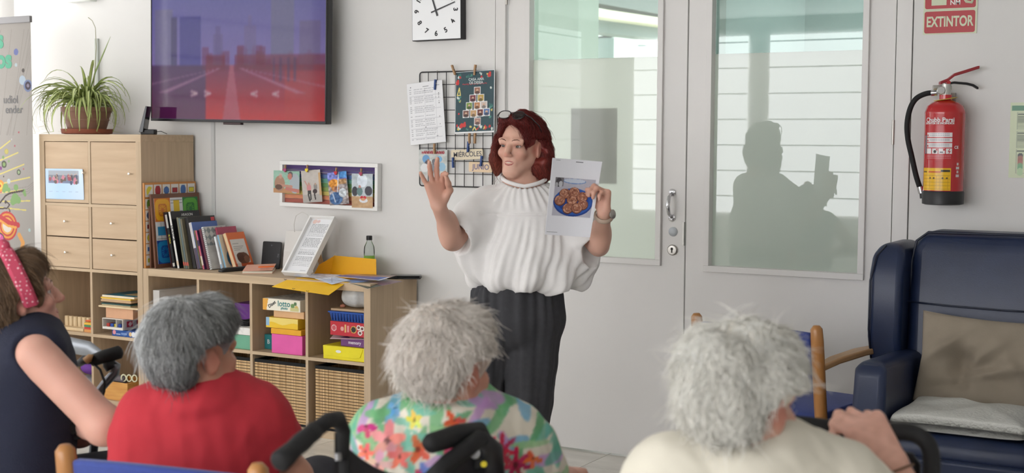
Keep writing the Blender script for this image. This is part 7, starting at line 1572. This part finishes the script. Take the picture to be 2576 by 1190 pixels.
def grey(p, rg):  # brightness of the lit left side put into the hair colour; nape darker
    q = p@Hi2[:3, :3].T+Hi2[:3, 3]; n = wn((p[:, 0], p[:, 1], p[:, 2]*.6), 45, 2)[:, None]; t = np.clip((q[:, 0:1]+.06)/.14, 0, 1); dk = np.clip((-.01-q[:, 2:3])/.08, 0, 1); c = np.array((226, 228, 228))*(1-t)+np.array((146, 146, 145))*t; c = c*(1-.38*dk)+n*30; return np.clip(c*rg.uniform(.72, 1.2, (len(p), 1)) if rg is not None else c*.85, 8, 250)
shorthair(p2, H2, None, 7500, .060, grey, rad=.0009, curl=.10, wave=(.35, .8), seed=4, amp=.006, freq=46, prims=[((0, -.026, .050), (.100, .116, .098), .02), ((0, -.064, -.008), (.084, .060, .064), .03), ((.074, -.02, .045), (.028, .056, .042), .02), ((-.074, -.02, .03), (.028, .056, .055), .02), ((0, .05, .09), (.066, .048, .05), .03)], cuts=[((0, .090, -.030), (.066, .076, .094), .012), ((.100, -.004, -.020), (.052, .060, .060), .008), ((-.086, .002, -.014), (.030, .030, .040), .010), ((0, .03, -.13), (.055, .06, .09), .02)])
# ---- white haired person in the floral shirt
F = Frame(1130, 2.75); L = F.L
H3 = HM(L(1132, 932, 0), -38, 0, 0, .90)
sh = [L(985, 1122, .0), L(1275, 1122, .05)]; el = [L(925, 1270, .02), L(1385, 1235, .10)]; wr = [L(1010, 1330, .26), L(1425, 1200, .30)]; pel = L(1130, 1420, .05)
kn = [(-.06, .50, .50), (.18, .48, .50)]; an = [(-.07, .53, .10), (.18, .51, .10)]
p3, S, J = seated(F, 'white haired person in a colourful floral shirt seen from behind', H3, L(1145, 1035, .02), sh, el, wr, pel, kn, an, None, res=.007)
for w_, e_, sd in ((wr[0], el[0], -1), (wr[1], el[1], 1)): hand(S, w_, Vector(w_)-Vector(e_), (0, .1, -1), [(20, 20, 10)]*4, (4, 1, -2, -6), sd)
S.build('body', M_skin, p3, lambda V: face_cols(V, H3, (208, 152, 130))); eyes(S, H3, p3); brows(S, H3, p3, (190, 186, 180)); mouth(S, H3, p3, 0)
B = garment(J, sh, el, pel, .0048, (-.36, -.32, .46), (.42, .40, 1.02), .72, .022, ring=L(1142, 1030, .01), rr_=.076, dfn=lambda x, y, z: .005*wn((x, y, z*1.3), 22, 16)+.003*wn((x*2, y, z), 50, 12), shr=.058, slr=.062, narrow=.2)
B.chain([Vector((J['hd'].x*.55+J['neck'].x*.45, J['hd'].y*.55+J['neck'].y*.45, L(1142, 1012, .01).z))+Vector((.074*math.cos(a), .072*math.sin(a), .010*math.sin(a))) for a in [i*math.pi/10 for i in range(21)]], [.012]*21, .020)
FL = [(985, 1090, 44, (236, 150, 150), 5), (1015, 1130, 30, (240, 120, 110), 5), (930, 1060, 26, (206, 70, 120), 3), (1060, 1110, 34, (232, 92, 60), 4), (1150, 1035, 26, (226, 70, 50), 4), (1050, 1040, 22, (230, 206, 90), 2), (1000, 1020, 20, (120, 180, 220), 3), (1265, 1120, 40, (196, 40, 80), 7), (1300, 1160, 44, (186, 36, 70), 7), (1345, 1150, 24, (232, 110, 60), 4), (1225, 1095, 26, (214, 70, 110), 4), (960, 1150, 36, (238, 170, 170), 5), (1080, 1170, 30, (90, 160, 210), 2), (1130, 1100, 26, (210, 60, 90), 4), (1200, 1060, 22, (200, 50, 60), 4), (930, 1120, 22, (240, 120, 100), 5)]
def floral(V):
    X = V[:, 0]*1230+1130; Y = 356+(1.438-V[:, 2])*1230; X = X+np.where(V[:, 1] > .06, 97, 0); n = wn((V[:, 0], V[:, 1], V[:, 2]), 40, 3); c = np.tile(np.array((224, 216, 200), float), (len(V), 1)); rg = np.random.default_rng(3)
    def el_(cx, cy, a, b, th, col, al=.9):
        u = (X-cx)*math.cos(th)+(Y-cy)*math.sin(th); v = -(X-cx)*math.sin(th)+(Y-cy)*math.cos(th); m = np.clip((1-(u/a)**2-(v/b)**2)*4, 0, 1)[:, None]*al*(1+.15*n[:, None]); m = np.clip(m, 0, 1); c[:] = c*(1-m)+np.array(col)*m
    for k in range(230): el_(rg.uniform(860, 1460), rg.uniform(975, 1420), rg.uniform(26, 64), rg.uniform(8, 19), rg.uniform(0, 3.1), ((96, 176, 150), (120, 190, 166), (96, 160, 110), (110, 176, 120), (110, 170, 206), (150, 196, 140), (196, 150, 206))[int(rg.integers(7))], .8)
    ext = [(rg.uniform(870, 1450), rg.uniform(1190, 1420), rg.uniform(20, 42), ((236, 150, 150), (206, 50, 90), (232, 100, 60), (226, 120, 160))[int(rg.integers(4))], 5) for _ in range(26)]
    for cx, cy, r_, col, kd in FL+ext:
        for q in range(kd if kd > 2 else 5): a = q*2*math.pi/max(kd, 5)+cx; el_(cx+r_*.55*math.cos(a), cy+r_*.55*math.sin(a), r_*.55, r_*(.30 if kd != 7 else .16), a, np.array(col)+rg.normal(0, 12, 3), .92)
        el_(cx, cy, r_*.18, r_*.18, 0, np.array(col)*.55, .9)
    return np.clip(c, 0, 255)
B.build('shirt', mat('floral_cloth', vc=True, rough=.8, bump=.08, bscale=400), p3, floral); slacks(p3, pel, kn, an, J['d'], M_seat)
Hi3 = np.array(H3.inverted())
def white(p, rg):
    n = wn((p[:, 0], p[:, 1], p[:, 2]*.6), 50, 2)[:, None]; c = np.array((240, 231, 222))+n*10; return np.clip(c*rg.uniform(.9, 1.06, (len(p), 1)) if rg is not None else c*np.array((.95, .92, .90)), 8, 252)
shorthair(p3, H3, None, 8500, .042, white, rad=.0009, curl=.28, wave=(.4, .9), seed=6, amp=.007, freq=50, fly=.18, prims=[((0, -.026, .052), (.104, .118, .102), .02), ((0, -.064, .004), (.078, .060, .054), .03), ((.078, -.02, .050), (.034, .056, .040), .02), ((-.078, -.02, .02), (.036, .056, .060), .02), ((0, .05, .09), (.066, .048, .05), .03)], cuts=[((0, .090, -.030), (.066, .076, .094), .012), ((.100, -.002, -.022), (.052, .060, .060), .008), ((-.092, .010, -.022), (.030, .034, .040), .010), ((0, .03, -.13), (.055, .06, .09), .02)])
# ---- white haired person in cream, hand on the walker
F = Frame(1890, 2.2); L = F.L
H4 = HM(L(1880, 1020, 0), -46, -4, 0, .88)
sh = [L(1700, 1232, -.01), L(2100, 1245, .04)]; el = [L(1650, 1420, .03), L(2340, 1375, .10)]; wr = [L(1800, 1500, .22), L(2250, 1178, .15)]; pel = L(1890, 1640, .05)
kn = [(-.10, .42, .50), (.14, .42, .50)]; an = [(-.11, .45, .08), (.14, .45, .08)]
p4, S, J = seated(F, 'white haired person in a cream top gripping the walker handle', H4, L(1905, 1140, .02), sh, el, wr, pel, kn, an, None, res=.006, arm=(.044, .038, .028))
hand(S, wr[0], Vector(wr[0])-Vector(el[0]), (0, .1, -1), [(20, 20, 10)]*4, (4, 1, -2, -6), -1)
hand(S, Vector(wr[1]), (-.50, .30, .75), (-.10, .80, -.58), [(44, 62, 50), (46, 62, 50), (48, 62, 50), (50, 62, 50)], (6, 2, -3, -8), -1, (26, 24), 1.14, k=.006, ths=.4)
def old(V):
    c = face_cols(V, H4, (214, 166, 146)); d = np.linalg.norm(V-np.array(wr[1])-np.array((-.04, .02, .06)), axis=1); m = np.clip(1.4-d/.10, 0, 1)[:, None]; n = wn((V[:, 0], V[:, 1], V[:, 2]), 170, 5)[:, None]; return c*(1-m)+(np.array((222, 172, 154))+n*12)*m
S.build('body', M_skin, p4, old); eyes(S, H4, p4); brows(S, H4, p4, (206, 200, 194)); mouth(S, H4, p4, 0)
ax = (Vector(wr[1])-Vector(el[1])).normalized(); c_ = Vector(wr[1])-ax*.006; u_ = ax.orthogonal().normalized(); v_ = ax.cross(u_)
MB().tube([tuple(c_+(u_*math.cos(q)+v_*math.sin(q))*.0325) for q in [i*math.pi/12 for i in range(24)]], .0022, 8, closed=True).build('bracelet', mat('brown_cord', (110, 80, 56), .6), p4, smooth=True)
B = garment(J, sh, el, pel, .006, (-.40, -.32, .42), (.42, .40, 1.08), .70, .020, ring=L(1902, 1132, .0), rr_=.074, dfn=lambda x, y, z: .004*wn((x, y, z), 22, 26)+.002*wn((x*2, y, z), 50, 22), shr=.060, slr=.060, narrow=.2)
B.build('top', mat('cream_jersey', (226, 220, 204), .85, var=.02, vscale=20, bump=.1, bscale=380), p4); slacks(p4, pel, kn, an, J['d'], M_seat)
Hi4 = np.array(H4.inverted())
def white2(p, rg):
    n = wn((p[:, 0], p[:, 1], p[:, 2]*.7), 55, 7)[:, None]; c = np.array((244, 241, 232))+n*10; return np.clip(c*rg.uniform(.9, 1.06, (len(p), 1)) if rg is not None else c*np.array((.95, .93, .90)), 8, 252)
shorthair(p4, H4, None, 10500, .050, white2, rad=.0009, curl=.38, wave=(.8, 1.3), seed=8, amp=.009, freq=55, fly=.14, lift=.007, prims=[((0, -.026, .056), (.100, .118, .102), .02), ((0, -.070, .0), (.080, .062, .064), .03), ((.078, -.02, .050), (.034, .056, .042), .02), ((-.078, -.03, .0), (.036, .06, .075), .02), ((0, .05, .09), (.066, .048, .05), .03), ((-.03, -.08, .09), (.06, .05, .05), .02)], cuts=[((0, .090, -.030), (.066, .076, .094), .012), ((.100, -.002, -.022), (.052, .060, .060), .008), ((-.092, .010, -.022), (.030, .034, .040), .010), ((0, .03, -.13), (.055, .06, .09), .02)])
visitor_chair('blue wooden chair under the person in the cream top', tuple(F.o+F.y*-.12), YAW-R(4), .48)
c1 = Frame(60, 3.4).o; wheelchair('black wheelchair of the woman with the pink headband', tuple(c1-F.x*.18), YAW-R(90)+R(40), .42, .86, True, .715)
